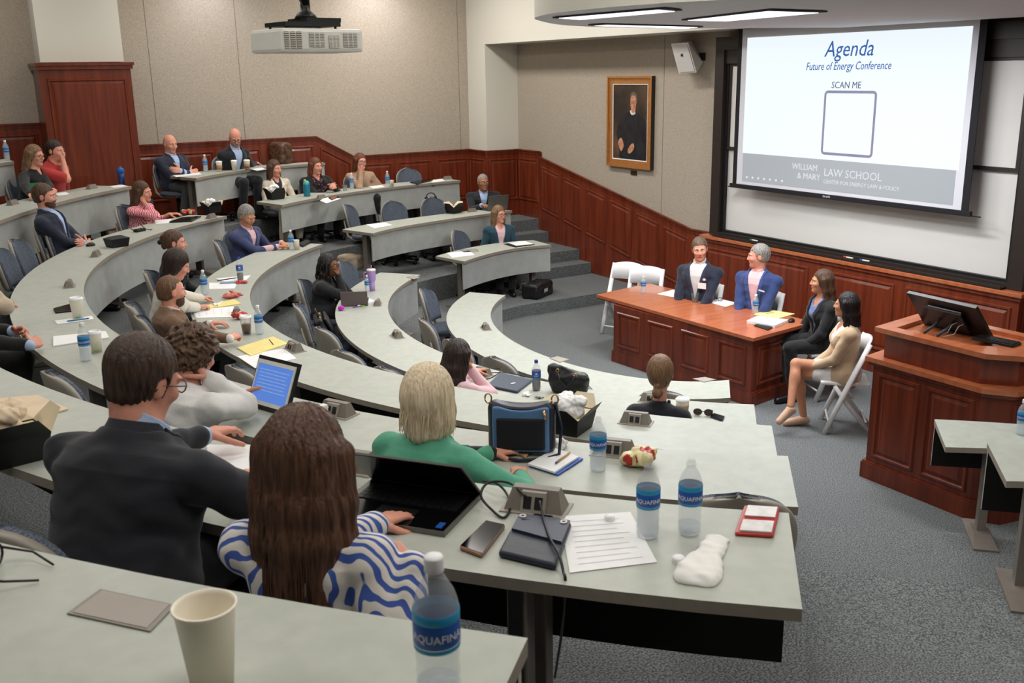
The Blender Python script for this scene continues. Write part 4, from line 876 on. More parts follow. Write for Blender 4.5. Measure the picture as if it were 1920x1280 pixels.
    # ---- hair
    if hair:
        k = hair['k']; hm = hair['m']; G = Field(); t = hair.get('t', .012); lo_ = hair.get('nape', -.075)
        if k != 'none':
            G.add(ell(hp_(-.014-t*.55, 0, .022+t*.25), V3(.098+t*.55, .077+t*.75, .099+t*.8)*hs, HF), 0)
            if hair.get('nape_r', 1): G.add(ell(hp_(-.045, 0, -.03), V3(.058+t*.5, .060+t*.4, .055)*hs, HF), .02)
            if hair.get('vol'): v = hair['vol']; G.add(ell(hp_(*v[0]), V3(*v[1])*hs, HF), .03)
            for ch in hair.get('ch', []):                             # hanging locks: (points in head frame / world-down, radii)
                pts, rr = ch[0], ch[1]; fl = ch[2] if len(ch) > 2 else None
                Q = [hp_(*p_) if i == 0 or not hair.get('hang') else hp_(*ch[0][0])+Rw.T@V3(0, 0, 0)+(TFl.T@(V3(*p_)-V3(*ch[0][0])))*hs for i, p_ in enumerate(pts)]
                for i in range(len(Q)-1): G.add(cone(Q[i], Q[i+1], rr[i]*hs, rr[i+1]*hs, nrm(TFl.T@V3(*fl[:3])) if fl else None, fl[3] if fl else 1.), hair.get('ck', .02))
            zl = hair.get('zl', .062); xe = hair.get('xe', .042 if hair.get('long') else .024)
            def hl(P):
                q = (P-H)@HF.T/hs; z_ = zl-.25*np.maximum(0, np.abs(q[:, 1])-.03)+hair.get('wave', 0)*np.sin(q[:, 1]*70); d = smin(z_-q[:, 2], q[:, 0]-xe-.35*np.clip(q[:, 2], 0, .06), .018)
                if not hair.get('long'): d = np.maximum(d, lo_-q[:, 2]-.25*np.clip(q[:, 0]+.03, 0, .03)*4)
                return d*hs
            if k == 'ring':                                           # bald crown, fringe round the sides
                def hl(P): q = (P-H)@HF.T/hs; return np.maximum(np.maximum(q[:, 2]-hair.get('ringtop', .035)-.25*q[:, 0], q[:, 0]-.02), np.maximum(lo_-q[:, 2], -.018*0-.1))*hs
            G.cut(hl, .006)
            if hair.get('bald_spot'):
                c_, r_ = hair['bald_spot']; G.sub(ell(hp_(*c_), V3(*r_)*hs, HF), .01)
            for sg in (1, -1):
                if not hair.get('long') and not hair.get('cover'): G.sub(ell(hp_(0, sg*.085, -.005), V3(.024, .02, .034)*hs, HF), .006)
            for b_s in hair.get('buns', []): G.add(ell(hp_(*b_s[0]), V3(*b_s[1])*hs, HF), .012)
            G.warp(curls(hair['curl']) if hair.get('curl') else strands(hp_(-.014, 0, .02), HF, hair.get('amp', .003)))
            field_obj('hair', G, min(res, hair.get('res', .0055)), hm, root)
    if beard:
        G = Field(); G.add(ell(hp_(.026, 0, -.060), V3(.072, .062, .064)*hs, HF), 0); G.add(ell(hp_(.056, 0, -.095), V3(.038, .034, .030)*hs, HF), .02); G.add(ell(hp_(.092, 0, -.042), V3(.013, .03, .008)*hs, HF), .006)
        def bc(P): q = (P-H)@HF.T/hs; return np.maximum(np.maximum(q[:, 2]+.034+.4*(np.abs(q[:, 1])-.03)*-1, (.012-q[:, 0])), q[:, 2]+.036)*hs
        G.cut(bc, .004); G.sub(ell(hp_(.098, 0, -.057), V3(.02, .022, .008)*hs, HF), .003); G.warp(curls(.0018, 2.2)); field_obj('beard', G, .0045, beard, root)
    if glasses:
        gb = MB(); gm = glasses if not isinstance(glasses, bool) else mGLS
        for sg in (1, -1):
            pts = [];
            for i in range(15): a = 2*math.pi*i/14; pts.append(hp_(.104-.006*abs(math.cos(a))*(1 if math.cos(a)*1 > 0 else 0), sg*(.032+.025*math.cos(a)), .003+.019*math.sin(a)))
            gb.tube(pts, .0022*hs, gm, 6, caps=False); gb.tube([hp_(.100, sg*.056, .008), hp_(.06, sg*.072, .008), hp_(-.012, sg*.081, .006), hp_(-.025, sg*.081, -.012)], .0022*hs, gm, 6)
        gb.tube([hp_(.105, -.008, .005), hp_(.108, 0, .008), hp_(.105, .008, .005)], .0022*hs, gm, 6); gb.build('glasses', None, root)
    if extras: extras(PP)
    PEOPLE[label] = PP
    return PP
# ------------------------------------------------------------------ the people
kLIGHT, kPINK, kTAN, kBRN = skin('light', (212, 160, 136)), skin('rosy', (216, 152, 130)), skin('tan', (196, 138, 108)), skin('brown', (128, 84, 60))
hBRN, hDBR, hLBR, hAUB, hBLD, hGRY, hBLK, hDGR = hairm('brown', (52, 34, 24), (98, 68, 48)), hairm('dark_brown', (26, 18, 15), (56, 38, 30)), hairm('light_brown', (92, 66, 46), (146, 112, 82)), hairm('auburn', (74, 38, 26), (120, 66, 44)), hairm('blond', (200, 174, 138), (248, 234, 206)), hairm('grey', (96, 92, 88), (168, 164, 158)), hairm('black', (12, 11, 12), (34, 28, 27)), hairm('brown_grey', (70, 54, 42), (112, 92, 74))
cNAVY, cNAVYD, cBLUE, cBLKC, cTANJ, cBRNJ, cGRN, cTEAL, cCRM = cloth('navy', (30, 36, 54)), cloth('midnight', (20, 22, 30)), cloth('royal_blue', (44, 62, 112)), cloth('black', (18, 18, 20)), cloth('beige', (186, 160, 130)), cloth('brown_tweed', (112, 84, 62)), cloth('green', (82, 160, 130)), cloth('teal', (26, 62, 78)), cloth('cream', (206, 196, 178))
cWHT, cLBL, cPNK, cPNKS, cRED, cGRYT, cDEN, cKHK, cWBL, cTANS = cloth('white', (216, 214, 212)), cloth('light_blue', (166, 188, 222)), cloth('pale_pink', (222, 184, 190)), cloth('pink_shirt', (226, 188, 190)), cloth('red', (172, 48, 46)), cloth('slate', (66, 70, 74)), cloth('steel_blue', (104, 122, 168)), cloth('khaki', (176, 164, 142)), cloth('offwhite', (214, 208, 196)), cloth('tan_knit', (168, 138, 112))
cPAIS = mat('cloth_pink_pattern', (206, 70, 96), .85, rgb2=(236, 196, 196), kind='wave', scale=16, detail=2, ramp=(.55, .62), bump=.1); cFLOR = mat('cloth_floral_black', (20, 20, 26), .85, rgb2=(170, 90, 110), scale=38, ramp=(.60, .66), detail=1)
cGEO = mat('cloth_blue_white', (66, 92, 168), .85, rgb2=(226, 220, 212), kind='wave', scale=11, detail=1.5, ramp=(.34, .42), bump=.1, stretch=(1.2, 1.2, .8))
SHORT = dict(k='cap', t=.011, nape=-.07)
def lock(x0, y, z0, x1, y1, z1, r0, r1, n=3): return ([(x0+(x1-x0)*i/n, y+(y1-y)*i/n, z0+(z1-z0)*i/n) for i in range(n+1)], [r0+(r1-r0)*i/n for i in range(n+1)])
def long_hair(m, L=.30, fwd=0., t=.016, w=1., **k):
    ch = []
    for y, x, r in ((0, -.075, .050), (.048, -.055, .046), (-.048, -.055, .046), (.078, -.01, .030), (-.078, -.01, .030)):
        y, r = y*w, r*w
        ch.append(([(x, y, .03), (x-.012, y*1.05, -.09), (x-.02+fwd, y*1.1, -.18), (x-.02+fwd*2, y*1.08, -L)], [r, r, r*.92, r*.62]))
    return dict(k='cap', m=m, t=t, long=True, hang=True, ch=ch, zl=.064, xe=.040, **k)
LOOK = (8.3, 8.6, 1.2)
QUICK = globals().get('QUICK_PEOPLE')
def P(label, *a, **k):
    if QUICK is not None and not any(q in label for q in QUICK): return
    return person(label, *a, **k)
def badge(pos=(.10, .07, .33), w=.09, h=.06, m=None):
    def f(p):
        c = p['T0']+p['TF'].T@(V3(*pos)*p['s']); l, u, n = p['TF'][1], p['TF'][2], p['TF'][0]; q = [c+l*w/2*a+u*h/2*b_+n*.035 for a, b_ in ((1, 1), (-1, 1), (-1, -1), (1, -1))]
        MB().sheet(*q, .003, m or mPAPER).build('name_badge', None, p['root'])
    return f
JK = lambda m, s, **k: dict(kind='jacket', m=m, shirt=s, **k)
# --- the panel
def p1x(p):
    badge((.115, .085, .33), .10, .07)(p)
    c = p['T0']+p['TF'].T@(V3(.125, .10, .39)*p['s']); b = MB(); b.ball(c, .022, cPNK, 8, 6, (.6, 1, .8)); b.build('pocket_square', None, p['root'])
P('person in navy blazer with white shirt and name badge, far end of panel table', (1312, 467), 206, 0, lean=2, hd=(22, 8, -6), sk=kPINK, hair=dict(m=hDGR, k='cap', t=.012, nape=-.06, front=(.085, .072)), top=JK(cNAVY, cWHT, v=(.17, .085)), pants=cKHK, res=.006, headz=1.35, seat=.49,
  arms=dict(R=dict(l=(.30, -.16, .06), curl=40), L=dict(l=(.33, .10, .10), curl=40, palm=(0, -.5, -.8))), legs=dict(L=((.40, .04, .62), (.38, -.10, .36), (.50, -.16, .32)), R=((.40, -.10, .56), (.42, -.10, .09), (.58, -.1, .03))), extras=p1x)
def p2x(p):
    c = p['T0']+p['TF'].T@(V3(.12, .10, .37)*p['s']); u, l, n = p['TF'][2], p['TF'][1], p['TF'][0]; MB().sheet(*[c+l*a+u*b_+n*.028 for a, b_ in ((.035, .004), (-.035, .016), (-.035, 0), (.035, -.012))], .004, cWHT).build('pocket_square', None, p['root'])
P('person with grey hair in blue suit and pink shirt, second at the panel table', (1422, 480), 200, 0, lean=4, hd=(0, 4, 0), look=142, sk=kPINK, hair=dict(m=hGRY, k='cap', t=.011, nape=-.06, front=(.082, .070)), top=JK(cBLUE, cPNKS, v=(.10, .075)), pants=cBLUE, res=.006, headz=1.35, seat=.49,
  arms=dict(R=dict(l=(.33, -.09, .10), curl=30, pole=(-.4, -.25, -1)), L=dict(l=(.33, .10, .09), curl=30, pole=(-.4, .25, -1))), extras=p2x)
P('person with long straight brown hair in black blazer over blue top at the panel table', (1540, 528), 160, 0, size=1.06, sex='f', lean=6, look=142, sk=kTAN, hair=long_hair(hBRN, .27), top=JK(cBLKC, cDEN, v=(.12, .10), neck=(.06, .50, .06)), pants=cBLKC, res=.006, headz=1.24, seat=.49,
  arms=dict(R=dict(l=(.30, -.12, .06)), L=dict(l=(.32, .10, .08))))
P('person with black shoulder-length hair in beige blazer, legs crossed, on a white folding chair', (1586, 572), 136, 0, size=1.04, sex='f', lean=2, look=116, sk=kTAN, hair=long_hair(hBLK, .24), top=JK(cTANJ, cWHT, v=(.02, .15), neck=(.075, .49, .06), fold=.003), res=.006, headz=1.22, seat=.47, pants=cWHT, shoes=cloth('nude_leather', (206, 168, 140), .4),
  arms=dict(R=dict(l=(.30, -.06, .13), curl=40, dir=(.6, .7, -.1)), L=dict(l=(.31, .03, .14), curl=40, dir=(.6, -.7, -.1))),
  legs=dict(pants_to=.55, R=((.46, .06, .64), (.50, .26, .28), (.60, .32, .14)), L=((.44, -.02, .53), (.36, .0, .10), (.52, .04, .03))))
# --- short desks beyond the far aisle
P('person in dark teal cardigan with glasses at the lowest short desk by the steps', (936, 402), (-20,), TZ[1], sex='f', lean=2, look=(8.5, 6, 1.2), sk=kPINK, hair=long_hair(hLBR, .32), top=JK(cTEAL, cPNK, v=(.0, .10), neck=(.05, .5, .06), lapel=0), pants=cBLKC, glasses=True, arms=dict(R=dict(l=(.24, -.14, .05)), L=dict(l=(.26, .12, .05))), yy=12.8,
  legs=dict(L=((.43, .10, .56), (.46, .06, .09), (.62, .04, .03)), R=((.43, -.08, .56), (.40, -.12, .10), (.56, -.14, .03))))
P('person in dark navy blazer with cropped grey hair typing on a laptop by the wainscot', (906, 342), (-25,), TZ[2], lean=10, look=(5.5, 1.5, 1.9), sk=skin('olive', (168, 116, 88)), hair=dict(m=hGRY, k='cap', t=.006, nape=-.05, zl=.07, xe=.01), top=JK(cNAVYD, cLBL, v=(.10, .085)), pants=cNAVYD, arms=dict(R=dict(w=(903, 385, 1.34), curl=35), L=dict(w=(935, 386, 1.33))), glasses=mGLS, yy=14.15)
P('person with long brown hair in cream blazer behind the black takeout box', (516, 325), (-15,), TZ[3], sex='f', lean=2, look=(8.5, 7.5, 1.2), sk=kPINK, hair=long_hair(hBRN, .30), top=JK(cCRM, cNAVY, v=(.02, .09), neck=(.05, .5, .06)), pants=cCRM, extras=badge((.10, .09, .24), .06, .08), arms=dict(R=dict(l=(.34, -.10, .22)), L=dict(l=(.30, .14, .20))), yy=15.0)
P('person with auburn hair in black floral-edged cardigan with folded hands', (593, 322), (-15,), TZ[3], sex='f', lean=8, look=(8.5, 5, 1.2), sk=kPINK, fat=1.12, hair=long_hair(hAUB, .27), top=JK(cBLKC, cFLOR, v=(.02, .11), neck=(.05, .5, .06), lapel=.02, lm=cFLOR), pants=cBLKC, arms=dict(R=dict(w=(617, 350, 1.72), curl=60, dir=(.5, .8, .1), palm=(-.5, .3, -.4)), L=dict(w=(630, 350, 1.72), curl=60, dir=(.5, -.8, .1), palm=(-.5, -.3, -.4))), yy=15.0)
P('person in tan knit top and glasses with chin on hand, rightmost of the three women', (676, 303), (-20,), TZ[3], sex='f', lean=14, look=(8, 3, 1.3), hd=(0, 0, 4), sk=kPINK, hair=long_hair(hAUB, .27), top=dict(kind='sweater', m=cTANS, neck=(.055, .5, .05)), pants=cBLKC, glasses=True, arms=dict(R=dict(h=(.07, -.03, -.15), curl=55, dir=(.3, .3, .9), palm=(-.6, .3, .3), pole=(.3, -.3, -1)), L=dict(w=(690, 346, 1.66), dir=(.2, -1, 0))), yy=15.05)
P('bald person in navy blazer with arms crossed beside the end of the top desk', (319, 270), (-5,), TZ[4], lean=0, look=(8.5, 6.0, 1.2), hd=(-8, 4, 0), sk=kPINK, belly=.06, hair=dict(m=hGRY, k='ring', t=.003, ringtop=.0, nape=-.05, bald=1), top=JK(cNAVY, cLBL, v=(.06, .075)), pants=cGRYT, seat=.50, arms=dict(R=dict(l=(.26, .10, .27), dir=(.1, 1, .15), palm=(-1, 0, -.2), pole=(.1, -.7, -.5)), L=dict(l=(.27, -.08, .32), dir=(.1, -1, .2), palm=(-1, 0, .2), pole=(.1, .7, -.5))), yy=15.2,
  legs=dict(L=((.45, .22, .60), (.42, .26, .09), (.58, .30, .03)), R=((.46, -.14, .60), (.36, -.2, .10), (.52, -.22, .03))))
P('bald person in dark blazer and glasses reading down at the top desk', (441, 258), (-5,), TZ[4], lean=16, hd=(-30, 30, 0), sk=kPINK, hair=dict(m=hGRY, k='ring', t=.004, ringtop=.01, nape=-.05, bald=1), top=JK(cNAVYD, cLBL, v=(.06, .085)), pants=cNAVYD, glasses=True, arms=dict(R=dict(w=(452, 304, 2.06)), L=dict(w=(478, 306, 2.06))), yy=15.2, beard=hGRY)
def gbadge(p):
    n = p['TF'].T@nrm(V3(.5, -.86, .1)); l = nrm(np.cross(V3(0, 0, 1), n)); u = np.cross(n, l); c = p['T0']+p['TF'].T@(V3(.105, -.115, .34)*p['s'])+n*.035
    MB().sheet(*[c+l*a+u*b_ for a, b_ in ((.06, .03), (-.06, .03), (-.045, -.04), (.045, -.04))], .008, mat('badge_green', (40, 150, 84), .4, var=.04)).build('name_badge', None, p['root'])
# --- far left rows
P('person with brown bob and glasses in black top with a green clip badge', (66, 292), (4,), TZ[4], sex='f', row=D5, lean=14, look=(8.5, 7, 1.2), sk=kPINK, hair=long_hair(hLBR, .22), top=dict(kind='sweater', m=cBLKC, neck=(.05, .5, .05)), pants=cBLKC, glasses=True, fat=1.1, arms=dict(R=dict(w=(60, 372, 2.04)), L=dict(w=(105, 365, 2.04))), extras=gbadge, headz=TZ[4]+1.36)
P('person in red polo shirt resting mouth on fist beside the wooden pier', (104, 283), (2,), TZ[4], row=D5, lean=18, look=(8.5, 7, 1.4), sk=kPINK, fat=1.12, hair=dict(m=hDBR, k='cap', t=.014, nape=-.065), top=dict(kind='polo_shirt', m=cRED, sleeve=.42, collar=1, off=.012, arm_off=.018), pants=cKHK, arms=dict(L=dict(w=(110, 350, 2.05), dir=(.3, -1, 0)), R=dict(h=(.10, -.01, -.075), curl=75, dir=(-.2, .5, .8), palm=(-.8, .2, 0), pole=(.5, -.2, -1))), headz=TZ[4]+1.40)
P('person with brown hair and goatee in navy suit, arms crossed, leaning back', (84, 368), (4,), TZ[3], row=D4, lean=-10, look=(8.5, 8.5, 1.5), sk=kPINK, hair=dict(m=hBRN, k='cap', t=.013, nape=-.065, front=(.085, .074)), beard=hBRN, top=JK(cNAVY, cLBL, v=(.06, .08)), pants=cNAVY, arms=dict(R=dict(l=(.24, .12, .22), dir=(.1, 1, .1), palm=(-1, 0, 0), pole=(.1, -.7, -.6)), L=dict(l=(.27, -.06, .27), dir=(.1, -1, .2), palm=(-1, 0, 0), pole=(.1, .7, -.6))), res=.006, headz=TZ[3]+1.30)
P('person in pink patterned top with cheek resting on hand', (268, 362), (-4,), TZ[3], sex='f', row=D4, lean=12, look=(8.5, 7.5, 1.4), hd=(0, 4, -12), sk=kPINK, hair=long_hair(hBRN, .32), top=dict(kind='blouse', m=cPAIS, neck=(.055, .5, .05), sleeve=.8), pants=cBLKC, res=.006, arms=dict(R=dict(h=(.035, -.075, -.085), curl=14, dir=(-.1, .25, 1), palm=(-.3, 1, 0), pole=(.5, -.4, -1)), L=dict(w=(318, 402, 1.67))), headz=TZ[3]+1.27)
P('person with short grey hair in blue blazer and striped shirt looking down', (463, 405), (-10,), TZ[2], row=D3, lean=10, hd=(-8, 24, 0), sk=kTAN, hair=dict(m=hGRY, k='cap', t=.014, nape=-.07, front=(.08, .07)), top=JK(cloth('slate_blue', (58, 66, 104)), cPNK, v=(.08, .08)), pants=cNAVY, res=.006, arms=dict(R=dict(w=(520, 462, 1.31), curl=40, dir=(.7, .6, 0)), L=dict(w=(528, 455, 1.31), curl=40, dir=(.8, -.5, 0))), headz=TZ[2]+1.30)
P('person with hair up in a claw clip, furthest of three in the third row', (328, 455), (0,), TZ[2], sex='f', row=D3, lean=8, look=(8.5, 8.5, 1.2), sk=kPINK, hair=dict(m=hBRN, k='cap', t=.013, nape=-.05, buns=[((-.105, 0, .03), (.038, .034, .05)), ((-.10, 0, -.03), (.03, .03, .04))]), top=JK(cBLKC, cWHT, v=(.1, .06), neck=(.05, .5, .06)), pants=cBLKC, res=.006, headz=TZ[2]+1.30, extras=lambda p: MB().ball(p['hp'](-.145, 0, .0), .022, mBLACK, 8, 6, (1, .6, 1.2)).build('hair_clip', None, p['root']))
P('person with short dark bob in white sweater writing with a blue pen', (332, 496), (2,), TZ[2], sex='f', row=D3, lean=20, hd=(0, 26, 0), sk=kPINK, hair=dict(m=hDBR, k='cap', t=.022, long=True, ch=[lock(-.01, .06, -.01, -.012, .062, -.07, .035, .026), lock(-.01, -.06, -.01, -.012, -.062, -.07, .035, .026), lock(-.06, 0, 0, -.06, 0, -.075, .055, .045)], zl=.050, xe=.040), top=dict(kind='sweater', m=cWBL, off=.016, arm_off=.016), pants=cBLKC, res=.006, arms=dict(R=dict(w=(368, 576, 1.31), curl=45, dir=(.9, .3, 0)), L=dict(w=(380, 560, 1.31))), headz=TZ[2]+1.30)
P('bearded person in brown tweed jacket reaching for an iced coffee', (322, 552), (-2,), TZ[2], row=D3, lean=6, look=(8.5, 9.3, 1.2), sk=kPINK, hair=dict(m=hairm('short_brown', (84, 58, 40), (118, 86, 60)), k='cap', t=.006, nape=-.06, zl=.078, xe=-.004), beard=hairm('beard_brown', (66, 44, 32), (100, 70, 50)), top=JK(cBRNJ, cWHT, v=(.12, .07)), pants=cGRYT, res=.0055, arms=dict(R=dict(w=(452, 640, 1.33), curl=50, dir=(.7, .7, .1), palm=(.3, .6, -.5)), L=dict(l=(.38, .16, .28))), headz=TZ[2]+1.32)
def dreads(p):
    rr = random.Random(3); b = MB()
    for i in range(46):
        a = math.radians(rr.uniform(45, 315)); z = rr.uniform(.0, .10); r = math.sqrt(max(0, 1-(z/.125)**2)); x0, y0 = -.014+.10*r*math.cos(a), .084*r*math.sin(a); L = rr.uniform(.14, .26); pts = [p['hp'](x0, y0, z)]
        for k in range(1, 6): t = k/5; pts.append(p['hp'](x0*(1+.22*min(1, t*2))+rr.uniform(-.006, .006)-.008, y0*(1+.3*min(1, t*2))+rr.uniform(-.006, .006), z-L*t))
        b.tube(pts, [.0075, .0085, .008, .0078, .007, .0045], hBLK, 7)
    b.build('locs', None, p['root'])
P('person with black locs and glasses in black blazer with hand at mouth', (617, 497), (0,), TZ[1], sex='f', row=D2, lean=14, look=(8.6, 7.5, 1.1), sk=kBRN, fat=1.1, hair=dict(m=hBLK, k='cap', t=.012, nape=-.06, front=(.088, .072)), top=JK(cBLKC, cBLKC, v=(.2, .06), neck=(.05, .5, .06)), pants=cBLKC, glasses=True, res=.006, extras=dreads, arms=dict(R=dict(h=(.10, -.01, -.115), curl=60, dir=(-.1, .3, .9), palm=(-.9, .2, .1), pole=(.6, -.2, -1)), L=dict(h=(.085, .03, -.14), curl=60, dir=(-.1, -.3, .9), palm=(-.9, 0, .1), pole=(.6, .3, -1))), headz=TZ[1]+1.30)
P('person with short curly brown hair in white blouse reading a tablet', (365, 665), (4,), TZ[3], sex='f', row=D4, lean=26, look=(8.5, 8.0, .9), hd=(0, 12, 0), sk=kPINK, fat=1.16, hair=dict(m=hairm('curly_brown', (58, 42, 30), (116, 88, 66)), k='cap', t=.032, nape=-.095, cover=1, curl=.014, zl=.045, xe=.03, vol=((-.02, 0, .05), (.12, .105, .10))), top=dict(kind='blouse', m=cWHT, off=.014, arm_off=.02, fold=.006), pants=cBLKC, res=.005, arms=dict(R=dict(h=(.045, -.085, -.10), curl=70, dir=(-.3, .5, .8), palm=(-.5, .8, 0), pole=(.6, -.4, -1)), L=dict(w=(455, 742, 1.70), curl=35, dir=(.9, -.3, .1), palm=(0, -.8, -.5))), headz=TZ[3]+1.26)
def vent(p): pass
P('person in dark suit and brown glasses writing, seen from behind at the left front', (272, 714), (4,), TZ[4], row=D5, lean=22, look=(8.3, 7.0, .6), hd=(0, 8, -6), sk=kPINK, fat=1.22, belly=.04, hair=dict(m=hairm('brown_thin', (44, 32, 26), (86, 64, 52)), k='cap', t=.009, nape=-.07, zl=.060, xe=.02, res=.0035, vol=((-.04, 0, .05), (.09, .08, .085))), top=JK(cloth('charcoal_navy', (26, 28, 36), var=.04), cLBL, v=(.2, .07), fold=.006), pants=cNAVYD, glasses=mat('glasses_brown', (92, 56, 38), .3, var=.1), res=.0042, arms=dict(R=dict(w=(462, 905, 2.06), curl=45, dir=(.9, .3, 0), pole=(-.2, -.9, -.3)), L=dict(w=(500, 800, 2.04))), headz=TZ[4]+1.32)
def strand_hair(n, L, seed, m, spread=.105, name='hair_strands', zlo=-.02, rad=.0016):
    def f(p):
        rr = random.Random(seed); b = MB()
        for i in range(n):
            a = math.radians(rr.uniform(52, 308)); z = rr.uniform(zlo, .115); r = math.sqrt(max(0, 1-((z-.02)/.118)**2)); x0, y0 = -.014+.113*r*math.cos(a), .094*r*math.sin(a); pts = [p['hp'](x0, y0, z)]; w = rr.uniform(-.012, .012); l = L*rr.uniform(.8, 1.03)
            s_ = spread/.1
            for k in range(1, 7):
                t = k/6; rx = min(1, t*2.2); q = p['hp'](x0*(1+.10*rx), y0*(1+(.14*s_)*rx), z)+p['TF'].T@V3(-.010*t+rr.uniform(-.003, .003), w*t+rr.uniform(-.003, .003), -l*t-(.0)*1)*1.0; pts.append(q)
            b.tube(pts, [rad, rad*1.3, rad*1.2, rad*1.1, rad, rad*.8, rad*.4], m, 4, caps=False)
        b.build(name, None, p['root'])
    return f
P('person with very long straight brown hair in blue and white patterned blouse', (578, 862), (8,), TZ[4], sex='f', row=D5, lean=6, look=(8.5, 8.2, 1.3), sk=kPINK, fat=.98, gap=.28, hair=dict(long_hair(hairm('long_brown', (54, 34, 24), (108, 74, 54)), .58, t=.030, w=1.25), res=.004, amp=.004), top=dict(kind='blouse', m=cGEO, off=.012, arm_off=.022, fold=.005), pants=cBLKC, res=.0045, arms=dict(R=dict(w=(772, 1068, 2.16), curl=55, dir=(.35, .8, .45), palm=(.3, .5, -.6), pole=(-.5, -.3, -1)), L=dict(w=(700, 985, 2.04))), headz=TZ[4]+1.29, extras=strand_hair(420, .52, 5, hairm('long_brown', (54, 34, 24), (108, 74, 54)), rad=.0018, spread=.16))
P('person with blond bob and silver glasses in green blazer', (808, 750), (-6,), TZ[3], sex='f', row=D4, lean=8, look=(8.5, 8.2, .8), sk=kPINK, fat=1.12, hair=dict(m=hBLD, k='cap', t=.040, long=True, res=.004, amp=.0045, ch=[lock(-.015, .062, -.01, -.012, .078, -.100, .046, .034), lock(-.015, -.062, -.01, -.012, -.078, -.100, .046, .034), lock(-.07, 0, 0, -.075, 0, -.125, .062, .045), lock(-.055, .045, 0, -.055, .05, -.12, .05, .035), lock(-.055, -.045, 0, -.055, -.05, -.12, .05, .035)], zl=.060, xe=.040), top=JK(cGRN, cBLKC, v=(.2, .06), neck=(.05, .5, .06), fold=.005), pants=cBLKC, glasses=mat('glasses_silver', (120, 124, 140), .25, metal=.6, var=.05), res=.0045, arms=dict(R=dict(w=(975, 893, 1.68), dir=(.8, .5, 0), curl=30, pole=(-.1, -.9, -.3)), L=dict(w=(930, 850, 1.66))), headz=TZ[3]+1.30, extras=strand_hair(240, .155, 9, hBLD, rad=.0014, zlo=0))
P('person with long dark brown hair in pale pink top with hand raised, second row', (862, 682), (-4,), TZ[1], sex='f', row=D2, lean=14, look=(8.4, 8.6, 1.1), sk=kTAN, hair=dict(long_hair(hDBR, .26), amp=.004), top=dict(kind='blouse', m=cPNK, sleeve=1.), pants=cBLKC, res=.0055, arms=dict(R=dict(h=(.09, -.03, -.12), curl=50, dir=(-.1, .2, .9), palm=(-.9, .3, 0), pole=(.6, -.5, -1)), L=dict(w=(915, 690, .96))), headz=TZ[1]+1.27)
P('person with light brown hair in a low bun and dark top, second row right', (1239, 727), (-2,), TZ[1], sex='f', neck=.055, fat=.86, row=D2, lean=4, look=(8.3, 8.0, 1.2), hd=(0, 0, 4), sk=kPINK, hair=dict(m=hLBR, k='cap', t=.014, nape=-.085, buns=[((-.10, 0, -.06), (.026, .028, .024)), ((-.115, .0, -.105), (.034, .036, .036))]), top=JK(cNAVYD, cWHT, v=(.2, .06), neck=(.05, .5, .06)), pants=cBLKC, res=.0055, headz=TZ[1]+1.23)
# --- two at the left edge, mostly outside the picture
P('person in tan jacket at the left edge, only an elbow on the fourth row desk', (-70, 480), (2,), TZ[3], row=D4, lean=14, look=LOOK, sk=kPINK, hair=dict(m=hBRN, **SHORT), top=JK(cloth('sand', (188, 172, 150)), cLBL, v=(.1, .08)), pants=cKHK, arms=dict(R=dict(h=(.08, -.04, -.14), curl=60, dir=(-.1, .3, .9), palm=(-.9, .2, .1), pole=(.7, -.5, -1)), L=dict(w=(10, 570, 1.66))), headz=TZ[3]+1.30)
P('person in black suit and light blue shirt with clasped hands at the left edge', (-82, 548), (2,), TZ[3], row=D4, lean=16, look=LOOK, sk=kPINK, hair=dict(m=hGRY, **SHORT), top=JK(cBLKC, cLBL, v=(.06, .09)), pants=cBLKC, res=.005, arms=dict(R=dict(w=(78, 652, 1.69), dir=(.75, .65, .1), curl=62, palm=(-.3, .6, -.4), pole=(-.3, -.8, -.6)), L=dict(w=(84, 632, 1.70), dir=(.7, -.7, .1), curl=62, palm=(-.3, -.6, -.4), pole=(-.3, .8, -.6))), headz=TZ[3]+1.32)
